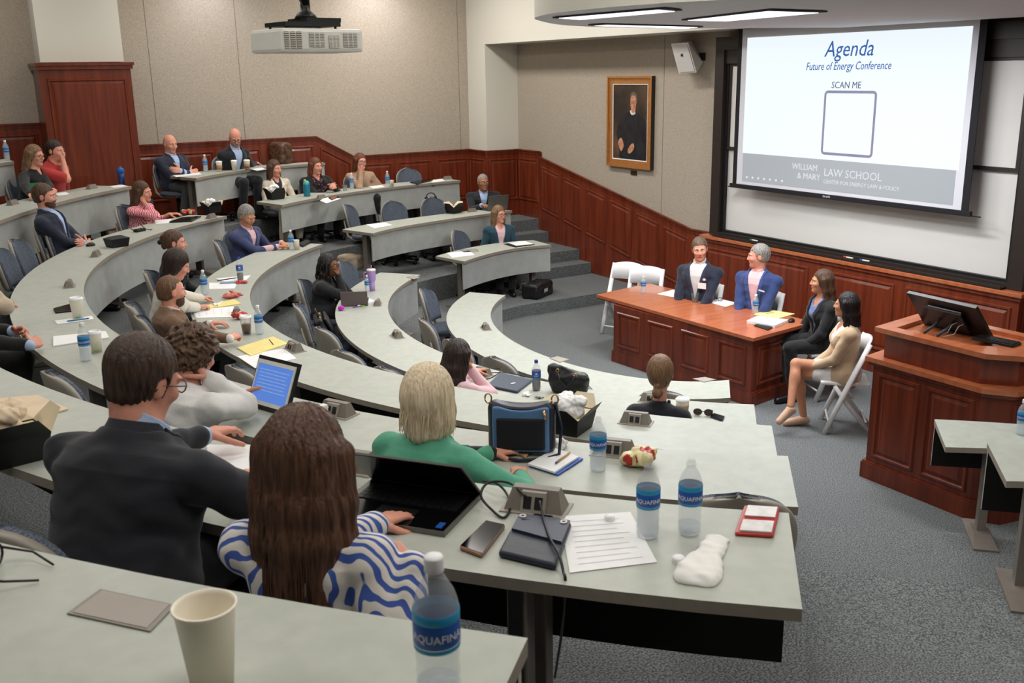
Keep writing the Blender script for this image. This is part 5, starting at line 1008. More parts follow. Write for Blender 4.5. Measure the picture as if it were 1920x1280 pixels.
# ------------------------------------------------------------------ chairs
mCFAB = mat('chair_fabric', (66, 74, 88), .95, rgb2=(104, 112, 124), scale=150, bump=.4, detail=2, ramp=(.4, .62)); mSHELL = mat('chair_shell', (146, 139, 128), .45, var=.03, scale=12)
def make_chair():
    r = empty('swivel_chair', (0, 0, 0)); n, m_ = 16, 18
    def surf(du, wk, off):
        vs = []
        for j in range(m_+1):
            v = 1-(1-j/m_)**2.2; z = .56+.385*v; top = max(0, (v-.35)/.65); w = .238*wk*(1-.10*(1-v)**2)*math.sqrt(max(.0, 1-top**3.2))+(.012 if j == m_ else 0)
            for i in range(n+1):
                u = i/n*2-1; x = -.215-.085*v+.075*(u*u)*w/.238+off; zz = z+.014*(1-u*u)*top; vs.append((x, u*w, zz))
        return vs
    def shell(b, a, c, m):
        N_ = (n+1)*(m_+1); vs = a+c; f = []
        for j in range(m_):
            for i in range(n):
                k = j*(n+1)+i; f += [(k, k+1, k+n+2, k+n+1), (N_+k, N_+k+n+1, N_+k+n+2, N_+k+1)]
        ring = [i for i in range(n+1)]+[j*(n+1)+n for j in range(1, m_+1)]+[m_*(n+1)+i for i in range(n-1, -1, -1)]+[j*(n+1) for j in range(m_-1, 0, -1)]
        f += [(ring[i], N_+ring[i], N_+ring[(i+1) % len(ring)], ring[(i+1) % len(ring)]) for i in range(len(ring))]; b.add(vs, f, m, True)
    b = MB(); shell(b, surf(0, .96, .0), surf(0, .97, .035), mCFAB); b.build('backrest', None, r)
    b = MB(); shell(b, surf(0, 1.03, -.022), surf(0, 1.03, .006), mSHELL); b.build('back_shell', None, r)
    b = MB(); P = []
    for i in range(28): a = 2*math.pi*i/28; c, s = math.cos(a), math.sin(a); P.append((.03+.235*math.copysign(abs(c)**.7, c), .245*math.copysign(abs(s)**.7, s)))
    k = len(P); vs = []
    for (sc_, z) in ((.86, .455), (1, .465), (1.02, .49), (.97, .515), (.8, .525)): vs += [(.03+(x-.03)*sc_, y*sc_, z-.012*((x-.03)/.23)**2) for x, y in P]
    f = [(j*k+i, j*k+(i+1) % k, (j+1)*k+(i+1) % k, (j+1)*k+i) for j in range(4) for i in range(k)]+[tuple(range(k-1, -1, -1)), tuple(range(4*k, 5*k))]; b.add(vs, f, mCFAB, True); b.build('seat', None, r)
    MB().box(-.17, .2, -.19, .19, .435, .458, mSHELL, bev=.01).build('seat_pan', None, r)
    for sg in (1, -1): MB().tube([(.06, sg*.16, .44), (-.10, sg*.20, .44), (-.20, sg*.215, .50), (-.225, sg*.215, .62), (-.25, sg*.20, .74)], [.016, .018, .02, .019, .014], mSHELL, 8, flat=.6).build('back_support', None, r)
    MB().tube([(0, 0, .08), (0, 0, .44)], .028, mBLACK, 12).build('column', None, r)
    b = MB(); 
    for i in range(5): a = 2*math.pi*i/5+.3; b.tube([(0, 0, .10), (.26*math.cos(a), .26*math.sin(a), .075)], [.026, .015], mBLACK, 8)
    bs = b.build('base', None, r)
    for i in range(5):
        a = 2*math.pi*i/5+.3; c = MB(); c.tube([(.26*math.cos(a)-.02*math.sin(a), .26*math.sin(a)+.02*math.cos(a), .03), (.26*math.cos(a)+.02*math.sin(a), .26*math.sin(a)-.02*math.cos(a), .03)], .03, mBLACK, 10); c.build('caster', None, bs)
    return r
CH0 = make_chair(); CH_used = [0]
def chair(loc_, yaw, label):
    c = CH0 if not CH_used[0] else copy_tree(CH0); CH_used[0] = 1
    c.location = loc_; c.rotation_euler = (0, 0, yaw); tag(c, label, 'chair', 'swivel chairs behind the curved desks'); return c
def proj(P): d = np.array(P)-CC; c = CR.T @ d; return c[0]/c[2]*FPX+960, c[1]/c[2]*FPX+640
def chair_px(u, v, tier, label, turn=0, h=.94, yaw=None, row=None, far=None):
    p = at(u, v, z=tier+h) if far is None else at(u, v, y=far); a = math.atan2(8.05-p.y, 7.95-p.x)+math.radians(turn) if yaw is None else math.radians(yaw)
    if row is not None:
        cx, cy = row['c'].x, row['c'].y; th0 = math.atan2(p.y-cy, p.x-cx); best = None
        for th in np.linspace(th0-.35, th0+.35, 141):
            for g in (.34, .40, .46, .52, .6):
                r = row['rb'](th % (2*math.pi))+g; x, y = cx+r*math.cos(th), cy+r*math.sin(th); uu, vv = proj((x, y, tier+h)); e = math.hypot(uu-u, vv-v)+abs(g-.42)*40
                if best is None or e < best[0]: best = (e, x, y)
        p = Vector((best[1], best[2], 0)); a = math.atan2(cy-p.y, cx-p.x)+math.radians(turn)
    return chair((p.x+.29*math.cos(a), p.y+.29*math.sin(a), tier), a, label)
def chair_person(key, label, back=.0):
    for k, p in PEOPLE.items():
        if key in k:
            r = p['root']; a = r.rotation_euler.z; return chair((r.location.x-math.cos(a)*back, r.location.y-math.sin(a)*back, r.location.z), a, label)
for key, label in (('dark teal', 'swivel chair under the woman in the teal cardigan'), ('cropped grey hair typing', 'swivel chair of the man typing by the wainscot'), ('cream blazer', 'swivel chair of the woman in the cream blazer'), ('auburn hair in black floral', 'swivel chair of the woman in the floral-edged cardigan'),
        ('tan knit', 'swivel chair of the woman resting chin on hand'), ('bald person in navy', 'swivel chair of the bald man with crossed arms'), ('bald person in dark', 'swivel chair of the bald man reading'), ('brown bob', 'swivel chair of the woman with the green badge'), ('red polo', 'swivel chair of the man in the red polo'),
        ('goatee', 'swivel chair of the man leaning back in navy'), ('pink patterned', 'swivel chair of the woman in the pink pattern'), ('looking down', 'swivel chair of the grey-haired man in the blue blazer'), ('claw clip', 'swivel chair of the woman with the hair clip'), ('white sweater', 'swivel chair of the woman in the white sweater'),
        ('bearded person', 'swivel chair of the bearded man in brown tweed'), ('black locs', 'swivel chair of the woman with black locs'), ('curly brown', 'swivel chair of the curly-haired person in white'), ('brown glasses writing', 'swivel chair of the man in the dark suit up front'), ('very long straight', 'swivel chair of the woman in the blue and white blouse'),
        ('green blazer', 'swivel chair of the woman in the green blazer'), ('pale pink top', 'swivel chair of the woman in pale pink'), ('low bun', 'swivel chair of the woman with the low bun'), ('tan jacket at', 'swivel chair of the person in tan at the left edge'), ('clasped hands at the left', 'swivel chair of the man with clasped hands at the left edge')):
    ch_ = chair_person(key, label, -.34 if 'writing' in key else -.24 if 'very long' in key else -.07)
    if ch_ and ('writing' in key or 'very long' in key) and 'white' not in key: ch_.scale = (1, .82, .88)
for u, v, t, label, turn in (
        (853, 456, 1, 'empty swivel chair behind the lowest short desk, left end', 20), (648, 405, 2, 'empty swivel chair at the left end of the desk beyond the aisle', 30), (733, 394, 2, 'empty swivel chair behind the clear cup on the desk beyond the aisle', -8), (808, 378, 2, 'empty swivel chair with a headset hung on it, by the open takeout box', -8),
        (762, 327, 3, 'empty swivel chair right of the three women', -5), (98, 450, 3, 'empty swivel chair left of the man in navy, fourth row', 0), (38, 485, 3, 'second empty swivel chair along the fourth row, left of the navy suit', 0), (12, 508, 3, 'third empty swivel chair along the fourth row at the left edge', 0),
        (222, 400, 3, 'empty swivel chair left of the woman in the pink pattern', 10), (412, 475, 2, 'empty swivel chair between the clip-haired woman and the man in the blue blazer', 20), (247, 568, 2, 'empty swivel chair behind the bearded man, third row', 0),
        (552, 572, 1, 'swivel chair holding the black leather satchel', 0), (600, 610, 1, 'empty swivel chair right of the satchel chair', 12), (637, 655, 1, 'empty swivel chair two along from the satchel chair', 12), (650, 518, 1, 'empty swivel chair just right of the woman with locs', 0), (716, 692, 1, 'empty swivel chair half hidden behind the second row desk', 0),
        (808, 560, 0, 'empty swivel chair at the far end of the innermost row', 0), (800, 590, 0, 'empty swivel chair second along the innermost row', 5), (845, 632, 0, 'empty swivel chair third along the innermost row', 8), (925, 668, 0, 'empty swivel chair right of the dark-haired woman, innermost row', 0), (1060, 712, 0, 'empty swivel chair behind the black handbag, innermost row', 0), (1240, 738, 0, 'empty swivel chair in front of the woman with the bun', 0),
        (436, 690, 2, 'empty swivel chair behind the white tablet, third row', 0), (100, 672, 3, 'empty swivel chair in front of the man with clasped hands, fourth row', -6), (1385, 930, 3, 'empty swivel chair at the right end of the fourth row', 6), (-45, 985, 4, 'empty swivel chair at the left edge below the man in the dark suit', 0)):
    far_side = (u > 640 and v < 470 and t > 0) or (t == 2 and u > 600)
    chair_px(u, v, TZ[t], label, turn, far=[0, 13.0, 14.3, 15.5][t] if far_side else None, row=None if far_side else [D1, D2, D3, D4, D5][t])
# ---- white folding chairs at the panel table
mFW = mat('folding_white', (226, 226, 226), .35, var=.01, scale=9)
def make_fold():
    r = empty('folding_chair', (0, 0, 0))
    for sg in (1, -1):
        MB().tube([(.17, sg*.2, 0), (.02, sg*.2, .38), (-.17, sg*.2, .86)], [.017, .02, .018], mFW, 8, flat=1.5).build('front_leg', None, r)
        MB().tube([(-.25, sg*.175, 0), (-.02, sg*.175, .28), (.10, sg*.175, .45)], [.016, .018, .016], mFW, 8, flat=1.5).build('rear_leg', None, r)
    MB().box(-.2, .22, -.17, .17, .455, .485, mFW, bev=.012).build('seat', None, r)
    b = MB(); n = 12
    for z0, z1 in ((.68, .86),):
        vs = []
        for dx in (0, .022):
            for i in range(n+1): y = -.2+.4*i/n; x = -.10-.04*(1-(y/.2)**2)-(z0-.68)*.35; vs.append((x+dx, y, z0)); vs.append((x-.07+dx, y, z1+.025*(1-(y/.2)**2)))
        N_ = 2*(n+1); f = []
        for i in range(n): f += [(2*i, 2*i+1, 2*i+3, 2*i+2), (N_+2*i, N_+2*i+2, N_+2*i+3, N_+2*i+1), (2*i+1, N_+2*i+1, N_+2*i+3, 2*i+3), (2*i, 2*i+2, N_+2*i+2, N_+2*i)]
        b.add(vs, f, mFW, True)
    b.build('backrest', None, r)
    b = MB(); b.tube([(.13, -.19, .10), (.13, .19, .10)], .010, mFW, 8); b.tube([(-.19, -.17, .12), (-.19, .17, .12)], .010, mFW, 8); b.build('stretcher', None, r); return r
FC0 = make_fold(); fu = [0]
def fold(x, y, a, label):
    c = FC0 if not fu[0] else copy_tree(FC0); fu[0] = 1; c.location = (x, y, 0); c.rotation_euler = (0, 0, math.radians(a)); c.scale = (1.05,)*3; tag(c, label, 'chair', 'white folding chairs at the panel table'); return c
def root_of(key): return next((p['root'] for k, p in PEOPLE.items() if key in k), None)
p = at(1213, 508, z=.88); fold(p.x-.1, p.y-.05, 214, 'empty white folding chair at the far end of the panel table')
for key, lab in (('navy blazer with white', 'white folding chair of the man speaking with the name badge'), ('blue suit and pink', 'white folding chair of the grey-haired man in the blue suit'), ('black blazer over blue', 'white folding chair of the woman in the black blazer'), ('beige blazer', 'white folding chair nearest the lectern, under the woman in beige')):
    r = root_of(key)
    if r: fold(r.location.x, r.location.y, math.degrees(r.rotation_euler.z), lab)
p = at(1146, 632, z=0); fold(p.x+.25, p.y+.1, 205, 'white folding chair partly hidden behind the left end of the panel table')
# ------------------------------------------------------------------ things on the desks
Z1, Z2, Z3, Z4, Z5, Z6 = zD; ZT_ = .75
ZA, ZB, ZC, ZDD, ZE = zD[1], zD[2], TZ[3]+DH, TZ[4]+DH+.02, TZ[5]+DH+.06
mPET = mat('clear_bottle', (226, 234, 240), .06, alpha=.26, spec=.9, coat=.5); mWATER = mat('bottle_water', (206, 220, 230), .04, alpha=.30, spec=.6)
mLBLU = mat('label_blue', (34, 88, 170), .35, var=.05, scale=12); mLTEAL = mat('label_teal', (40, 150, 196), .35, var=.05, scale=12); mCAPW = mat('cap_white', (236, 236, 238), .4, var=.02)
mCOLA = mat('cola', (44, 16, 12), .12, var=.1, trans=.25); mGLOSSK = mat('gloss_black', (10, 10, 12), .12, var=.05, spec=.6); mCUPP = mat('paper_cup', (244, 236, 218), .6, var=.02, scale=14); mSLV = mat('cup_sleeve', (168, 128, 88), .8, var=.05, scale=30)
def bottle(u, v, z, label, cap=True, top=False, water=.5, near=False, yaw=None, h=.25, kind='water'):
    p = at(u, v, z=z+h) if top else at(u, v, z=z)
    a = math.atan2(-p.y, -p.x) if yaw is None else yaw                   # label turned towards the viewer's side of the room
    r = empty('water_bottle' if kind == 'water' else 'cola_bottle', (p.x, p.y, z), a, label, 'bottle', 'plastic water bottles' if kind == 'water' else None); k = h/.25; R = .036*k; b = MB(); sg = 28 if near else 16
    prof = [(.004, .004), (R*.62, .001), (R*.9, .007), (R*.97, .016), (R*.94, .026), (R*1., .036), (R*.95, .048), (R*1., .060), (R*.93, .072), (R*.98, .084), (R*.96, .100), (R*1., .112), (R*1., .165), (R*.97, .176), (R*.82, .194), (R*.52, .214), (R*.40, .222), (R*.38, .228), (R*.44, .230), (R*.44, .233), (R*.34, .235), (R*.33, .245)]
    b.lathe([(x, y*k) for x, y in prof], mPET if kind == 'water' else mPET, sg); b.build('bottle_body', None, r)
    wl = .02+.2*water; q = [(x*.94, y*k) for x, y in prof if y < wl]; q = [(0, .004)]+q+[(q[-1][0], wl*k), (0, wl*k)]; MB().lathe(q, mWATER if kind == 'water' else mCOLA, sg).build('drink', None, r)
    b = MB(); b.lathe([(R*1.01, .112*k), (R*1.025, .113*k), (R*1.025, .150*k), (R*1.01, .151*k)], mLBLU, sg); b.lathe([(R*1.012, .151*k), (R*1.022, .152*k), (R*1.022, .166*k), (R*1.0, .167*k)], mLTEAL if kind == 'water' else mLBLU, sg); b.lathe([(R*1.018, .104*k), (R*1.02, .1115*k)], mLTEAL, sg); lb = b.build('bottle_label', None, r)
    t = text_mesh('AQUAFINA' if kind == 'water' else 'pepsi', .0185*k, mCAPW, 'lettering', lb, Matrix.Identity(4), ext=.0002, xs=.95)
    me = t.data; 
    for vt in me.vertices:
        an = vt.co.x/R; vt.co = Vector(((R*1.03+vt.co.z)*math.cos(an), (R*1.03+vt.co.z)*math.sin(an), (.124 if kind == 'water' else .125)*k+vt.co.y))
    if kind != 'water':
        b = MB(); n_ = 14
        for (m_, a0, a1) in ((mat('logo_red', (196, 40, 44), .4, var=.02), 0, math.pi), (mCAPW, math.pi, 2*math.pi)):
            P = [(R*1.04, .011*math.cos(a0+(a1-a0)*i/n_), .150*k+.011*math.sin(a0+(a1-a0)*i/n_)) for i in range(n_+1)]; b.add(P, [tuple(range(len(P)))], m_)
        b.build('emblem', None, lb)
    if cap:
        b = MB(); b.lathe([(R*.42, .229*k), (R*.42, .25*k), (R*.38, .253*k), (0, .2535*k)], mCAPW if kind == 'water' else mat('cap_blue', (28, 56, 150), .4, var=.03), sg); b.build('cap', None, r)
    return r
bottle(813, 1045, Z6, 'nearest clear water bottle with white cap, on the foreground desk', top=True, water=.1, near=True, h=.27)
bottle(1214, 1006, Z5, 'capless water bottle left of its twin, beside the large white sheet', cap=False, water=.42, near=True)
bottle(1292, 1000, Z5, 'capless emptier water bottle right of its twin on the fifth row desk', cap=False, water=.08, near=True)
bottle(1121, 882, Z4, 'capless water bottle beside the blue-edged notepad, fourth row', cap=False, water=.25, near=True, h=.265)
bottle(162, 676, Z4, 'water bottle beside the clasped hands at the left of the fourth row', water=.3)
bottle(487, 626, Z3, 'water bottle just beyond the iced coffee of the bearded man'); bottle(384, 552, Z3, 'water bottle in front of the woman in the white sweater'); bottle(547, 468, Z3, 'water bottle at the folded hands of the man in the blue blazer')
bottle(386, 322, ZDD, 'water bottle between the two bald men'); bottle(660, 354, ZC, 'water bottle left of the woman in tan'); bottle(727, 350, ZC, 'water bottle right of the woman in tan'); bottle(14, 301, ZE, 'water bottle on the rear desk at the far left')
bottle(1206, 549, ZT_, 'water bottle at the left end of the panel table', h=.21); bottle(1416, 588, ZT_, 'water bottle beside the yellow pad on the panel table', h=.22); bottle(1914, 814, Z2, 'water bottle cut off by the right edge of the picture'); bottle(689, 547, Z2, 'small water bottle behind the purple tumbler', h=.2)
bottle(1006, 731, Z2, 'cola bottle with blue label and blue cap on the second row desk', kind='cola', water=.42)
bottle(451, 525, Z3, 'half empty cola bottle with red and clear label in the third row', kind='cola', water=.30, h=.25)
def cup(u, v, z, label, h=.13, rt=.045, rb=.032, sleeve=False, lid=True, m=None, name='paper_cup', drink=None, top=False, mark=False, tilt=0):
    p = at(u, v, z=z+h) if top else at(u, v, z=z); r = empty(name, (p.x, p.y, z), math.atan2(-p.y, -p.x), label, 'cup'); m = m or mCUPP; sg = 32 if top else 18; b = MB()
    if tilt: r.rotation_euler = (math.radians(tilt), 0, 0)
    b.lathe([(0, .004), (rb*.92, .004), (rb, .0), (rb+(rt-rb)*.97, h*.97), (rt, h), (rt*1.06, h+.001), (rt*1.07, h+.005), (rt*1.0, h+.006), (rt*.965, h-.002), (rb*.93, .008), (0, .008)], m, sg); b.build('cup_body', None, r)
    if sleeve: MB().lathe([(rb+(rt-rb)*.25+.0005, h*.25), (rb+(rt-rb)*.25+.003, h*.25), (rb+(rt-rb)*.72+.003, h*.72), (rb+(rt-rb)*.72, h*.72)], mSLV, sg).build('sleeve', None, r)
    if lid: MB().lathe([(rt*1.08, h), (rt*1.08, h+.008), (rt*.95, h+.010), (rt*.9, h+.018), (rt*.82, h+.018), (rt*.8, h+.012), (0, h+.012)], mCAPW, sg).build('lid', None, r)
    if drink: MB().lathe([(0, .009), (rb*.9, .01), ((rb+(rt-rb)*.6)*.93, h*.6), (0, h*.6)], drink, sg).build('drink', None, r)
    if mark: MB().lathe([(rb+(rt-rb)*.06+.0006, h*.06), (rb+(rt-rb)*.13+.0006, h*.13)], mat('cup_green', (110, 176, 96), .5, var=.03), sg, a0=-.6, a1=.5).build('printed_mark', None, r)
    return r
mCLR = mat('clear_cup', (240, 244, 246), .05, trans=.9, ior=1.15, alpha=.4); mCOF = mat('iced_coffee', (132, 92, 66), .3, var=.1)
cup(383, 1138, Z6, 'open cream paper cup in the foreground', h=.155, rt=.052, rb=.036, lid=False, top=True, mark=True)
cup(147, 597, Z4, 'white lidded paper cup on a black phone, fourth row left', h=.15, rt=.05, rb=.036, mark=True); cup(182, 660, Z4, 'white paper cup behind the water bottle near the clasped hands', h=.13, rt=.042, mark=True)
cup(412, 322, ZDD, 'leftmost coffee cup with brown sleeve on the top desk', sleeve=True, h=.14); cup(440, 320, ZDD, 'white lidded cup between two sleeved cups on the top desk', h=.14); cup(464, 319, ZDD, 'rightmost coffee cup with brown sleeve on the top desk', sleeve=True, h=.14)
cup(735, 350, ZC, 'small white cup beside the bottle right of the woman in tan', h=.10, rt=.034, rb=.028, lid=False); cup(557, 468, Z3, 'white cup just right of the bottle by the man in the blue blazer', h=.12, rt=.036, rb=.03, lid=False)
cup(1279, 781, Z2, 'coffee cup with white lid and brown sleeve beside the woman with the bun', sleeve=True, h=.13, rt=.05, rb=.036, mark=True); cup(463, 627, Z3, 'iced coffee in a clear domed cup held by the bearded man', h=.15, rt=.05, rb=.036, m=mCLR, drink=mCOF, name='iced_coffee_cup')
cup(1303, 566, ZT_, 'clear plastic cup on the panel table', h=.10, rt=.045, rb=.034, lid=False, m=mCLR, name='plastic_cup'); cup(710, 414, ZB, 'clear plastic cup on the desk beyond the aisle', h=.09, rt=.042, rb=.032, lid=False, m=mCLR, name='plastic_cup'); cup(647, 357, ZC, 'clear plastic cup left of the bottle beside the woman in tan', h=.08, rt=.04, rb=.03, lid=False, m=mCLR, name='plastic_cup')
# tumblers
mPUR = mat('lilac_enamel', (184, 150, 214), .4, var=.02); p = at(698, 545, z=Z2); r = empty('tumbler', (p.x, p.y, Z2), 0, 'lilac tumbler with handle and straw on the second row desk', 'tumbler')
MB().lathe([(0, 0), (.034, 0), (.036, .09), (.037, .12), (.048, .13), (.050, .24), (.052, .25), (0, .25)], mPUR, 20).build('tumbler_body', None, r); MB().lathe([(.053, .245), (.053, .262), (0, .264)], mPLW, 20).build('lid', None, r)
MB().tube([(-.05, .0, .225), (-.085, .0, .22), (-.09, .0, .17), (-.085, .0, .145), (-.048, .0, .14)], .009, mPUR, 8).build('handle', None, r).rotation_euler = (0, 0, -.6); MB().tube([(0, 0, .26), (.008, 0, .31)], .004, mPUR, 6).build('straw', None, r)
p = at(229, 346, z=Z5); r = empty('shaker_bottle', (p.x, p.y, Z5), 0, 'blue shaker bottle standing before the wooden pier', 'bottle'); mSB = mat('shaker_blue', (28, 84, 158), .35, var=.04); mSBD = mat('shaker_navy', (18, 52, 108), .3, var=.04)
MB().lathe([(0, 0), (.036, 0), (.047, .17), (0, .17)], mSBD, 18).build('bottle_body', None, r); MB().lathe([(.050, .165), (.052, .2), (.046, .215), (.02, .22), (.018, .24), (0, .24)], mSB, 18).build('lid', None, r); MB().tube([(-.03, 0, .215), (0, 0, .245), (.03, 0, .215)], .006, mSB, 6).build('carry_loop', None, r)
p = at(576, 368, z=ZC); r = empty('drinking_bottle', (p.x, p.y, ZC), 0, 'teal bottle with lime green cap beside the woman in cream', 'bottle'); MB().lathe([(0, 0), (.046, 0), (.05, .02), (.05, .17), (.044, .19), (0, .19)], mat('bottle_teal', (28, 118, 138), .3, rgb2=(40, 60, 90), scale=20, ramp=(.6, .65)), 18).build('bottle_body', None, r)
MB().lathe([(.046, .185), (.046, .215), (.02, .235), (0, .235)], mat('cap_aqua', (80, 170, 190), .4, var=.03), 18).build('lid', None, r); MB().ball((-.02, 0, .235), .022, mat('lime', (160, 210, 70), .4, var=.03), 8, 6).build('spout', None, r)
# ---- flat things from their four corners
def sheet4(name, cat, px, z, t, m, label, group=None, dz=0.0015, top=None):
    q = [at(u, v, z=z+dz) for u, v in px]; c = sum(q, Vector())/4
    r = empty(name, (c.x, c.y, z+dz), 0, label, cat, group); o = [p-c for p in q]; n = (o[1]-o[0]).cross(o[3]-o[0]); o = o if n.z > 0 else [o[0], o[3], o[2], o[1]]
    MB().sheet(*[(p.x, p.y, t) for p in o], t, m).build('page' if cat == 'paper' else 'cover', None, r); r['_q'] = [tuple(p) for p in o]; return r, o
mINK = mat('print_grey', (208, 208, 213), .8, var=.05)
def lines_on(r, o, t, n=7, m=None, a=.12, c=.88, w=.02, name='printed_lines'):
    b = MB(); A, B_, C_, D_ = [Vector((p.x, p.y, t+.0006)) for p in o]
    for i in range(n):
        f = .12+.76*i/max(1, n-1); e = c-random.random()*.25
        def P(s, g): return A.lerp(B_, s).lerp(D_.lerp(C_, s), g) if (B_-A).length < (D_-A).length else A.lerp(D_, s).lerp(B_.lerp(C_, s), g)
        b.quad(P(a, f), P(e, f), P(e, f+w*.6), P(a, f+w*.6), m or mINK)
    b.build(name, None, r)
def paper(px, z, label, n=6, m=None, dz=.0015, t=.0015, group=None): r, o = sheet4('paper_sheet', 'paper', px, z, t, m or mPAPER, label, group, dz); (lines_on(r, o, t, n) if n else 0); return r
paper([(1050, 968), (1182, 960), (1232, 1054), (1068, 1074)], Z5, 'large printed sheet beside the navy pouch, fifth row', 9); paper([(388, 838), (480, 840), (462, 905), (392, 880)], Z5, 'white pad under the writing hand of the man in the dark suit', 0, t=.012)
paper([(445, 668), (533, 653), (556, 672), (478, 690)], Z3, 'printed sheet next to the yellow pad, third row', 6); paper([(360, 582), (438, 574), (438, 594), (368, 596)], Z3, 'white sheets between the bearded man and the yellow pad', 5); paper([(392, 530), (444, 530), (440, 541), (392, 542)], Z3, 'white sheets by the woman with the short bob', 4)
paper([(404, 522), (470, 516), (462, 525), (420, 528)], Z3, 'printed sheet under the cola bottle, third row', 0); paper([(100, 632), (198, 622), (205, 634), (100, 650)], Z4, 'white pad beneath the clasped hands, fourth row', 0, t=.008); paper([(102, 601), (172, 592), (176, 598), (108, 608)], Z4, 'white card with a blue pen on it, fourth row', 0)
paper([(686, 421), (722, 417), (736, 422), (702, 428)], ZB, 'blank sheet at the left end of the desk beyond the aisle', 0); paper([(838, 474), (880, 470), (890, 478), (848, 483)], ZA, 'white sheets at the left end of the lowest short desk', 4); paper([(950, 455), (985, 452), (1000, 458), (968, 461)], ZA, 'white sheet on a dark folder before the teal cardigan', 0, t=.006)
paper([(860, 468), (895, 466), (898, 471), (870, 473)], ZA, 'small dark printed leaflet on the lowest short desk', 0, m=mat('leaflet', (60, 44, 42), .5, rgb2=(190, 186, 180), scale=40)); paper([(1232, 551), (1262, 543), (1290, 549), (1263, 557)], ZT_, 'white sheet in front of the man with the name badge', 4)
paper([(1324, 565), (1350, 560), (1384, 568), (1360, 575)], ZT_, 'white sheet with glasses on it on the panel table', 4); paper([(320, 326), (372, 322), (378, 327), (330, 332)], ZDD, 'white sheet before the man with crossed arms', 0); paper([(205, 349), (228, 346), (240, 349), (214, 352)], Z5, 'white sheet beside the blue shaker bottle', 0); paper([(290, 413), (322, 410), (316, 418), (292, 420)], Z4, 'white sheet beside the woman in pink', 0)
paper([(100, 362), (124, 360), (130, 364), (108, 367)], Z5, 'small printed sheet before the green badge', 0); paper([(805, 338), (830, 335), (834, 339), (812, 342)], ZC, 'white sheets at the right end of the three women\'s desk', 0); paper([(690, 349), (714, 346), (722, 350), (700, 353)], ZC, 'white sheet before the woman in tan', 0); paper([(600, 376), (610, 370), (640, 372), (612, 381)], ZC, 'white sheets beside the teal bottle', 0)
paper([(470, 317), (490, 314), (500, 317), (482, 320)], ZDD, 'white sheet right of the coffee cups', 0); paper([(655, 566), (690, 560), (702, 565), (672, 575)], Z2, 'small white notebook before the woman with locs', 0, t=.012)
mYEL = mat('legal_yellow', (232, 216, 140), .8, var=.04)
def pad(px, z, label, pen=None, t=.008): r, o = sheet4('legal_pad', 'notepad', px, z, t, mYEL, label); lines_on(r, o, t, 8, mat('pad_line', (206, 190, 150), .8, var=.02), .04, .98, .006); return r
pad([(445, 653), (512, 632), (540, 645), (470, 668)], Z3, 'yellow legal pad under the bearded man\'s hand'); pad([(376, 576), (440, 562), (452, 570), (378, 581)], Z3, 'yellow legal pad before the woman in the white sweater'); pad([(1413, 590), (1440, 581), (1490, 589), (1455, 599)], ZT_, 'yellow legal pad on the panel table')
r, o = sheet4('document_stack', 'paper', [(1400, 606), (1420, 597), (1478, 604), (1452, 615)], ZT_, .03, mPAPER, 'thick stack of white documents at the right end of the panel table')
def slab(name, cat, px, z, t, m, label, m2=None, inset=.06, part='case', part2='screen'):
    q = [at(u, v, z=z) for u, v in px]; c = sum(q, Vector())/4; r = empty(name, (c.x, c.y, z+.001), 0, label, cat); o = [p-c for p in q]; n = (o[1]-o[0]).cross(o[3]-o[0]); o = o if n.z > 0 else [o[0], o[3], o[2], o[1]]
    ob = MB().sheet(*[(p.x, p.y, t) for p in o], t, m).build(part, None, r); bv = ob.modifiers.new('bevel', 'BEVEL'); bv.width = min(.012, t*.45); bv.segments = 3; bv.limit_method = 'ANGLE'
    if m2: MB().sheet(*[(p.x*(1-inset), p.y*(1-inset), t+.0012) for p in o], .002, m2).build(part2, None, r)
    return r, o
mPH = mat('phone_rim', (150, 112, 92), .3, metal=.5, var=.03)
slab('smartphone', 'phone', [(861, 1032), (912, 982), (948, 990), (904, 1048)], Z5, .014, mPH, 'smartphone with rose rim lying before the open laptop', mGLOSSK); slab('smartphone', 'phone', [(1331, 783), (1338, 777), (1359, 783), (1355, 791)], Z2, .012, mat('phone_navy', (26, 40, 62), .25, var=.05), 'dark blue phone right of the sunglasses', mGLOSSK)
slab('smartphone', 'phone', [(1413, 611), (1440, 620), (1449, 615), (1424, 607)], ZT_, .014, mBLACK, 'black phone under the edge of the document stack', None); slab('smartphone', 'phone', [(100, 581), (133, 572), (150, 583), (104, 588)], Z4, .014, mBLACK, 'black phone under the white lidded cup, fourth row', mGLOSSK)
slab('smartphone', 'phone', [(1302, 553), (1332, 549), (1334, 552), (1306, 556)], ZT_, .01, mBLACK, 'thin black phone on the panel table', None); slab('smartphone', 'phone', [(616, 372), (630, 367), (636, 370), (622, 376)], ZC, .01, mBLACK, 'dark phone beside the teal bottle', mGLOSSK)
slab('notebook', 'notebook', [(559, 460), (575, 452), (583, 456), (568, 464)], Z3, .03, mBLACK, 'thick black notebook right of the man in the blue blazer'); slab('laptop', 'laptop', [(912, 726), (938, 702), (1000, 715), (970, 738)], Z2, .02, mat('laptop_navy', (44, 56, 72), .4, var=.04), 'closed dark blue laptop with a white label, second row', mat('laptop_navy2', (52, 66, 84), .4, var=.04), part='lid', part2='lid_panel')
p = at(962, 718, z=Z2+.026); MB().box(-.02, .02, -.008, .008, 0, .001, mPAPER).build('sticker', None, bpy.data.objects['laptop']).location = (p.x-bpy.data.objects['laptop'].location.x, p.y-bpy.data.objects['laptop'].location.y, .024)
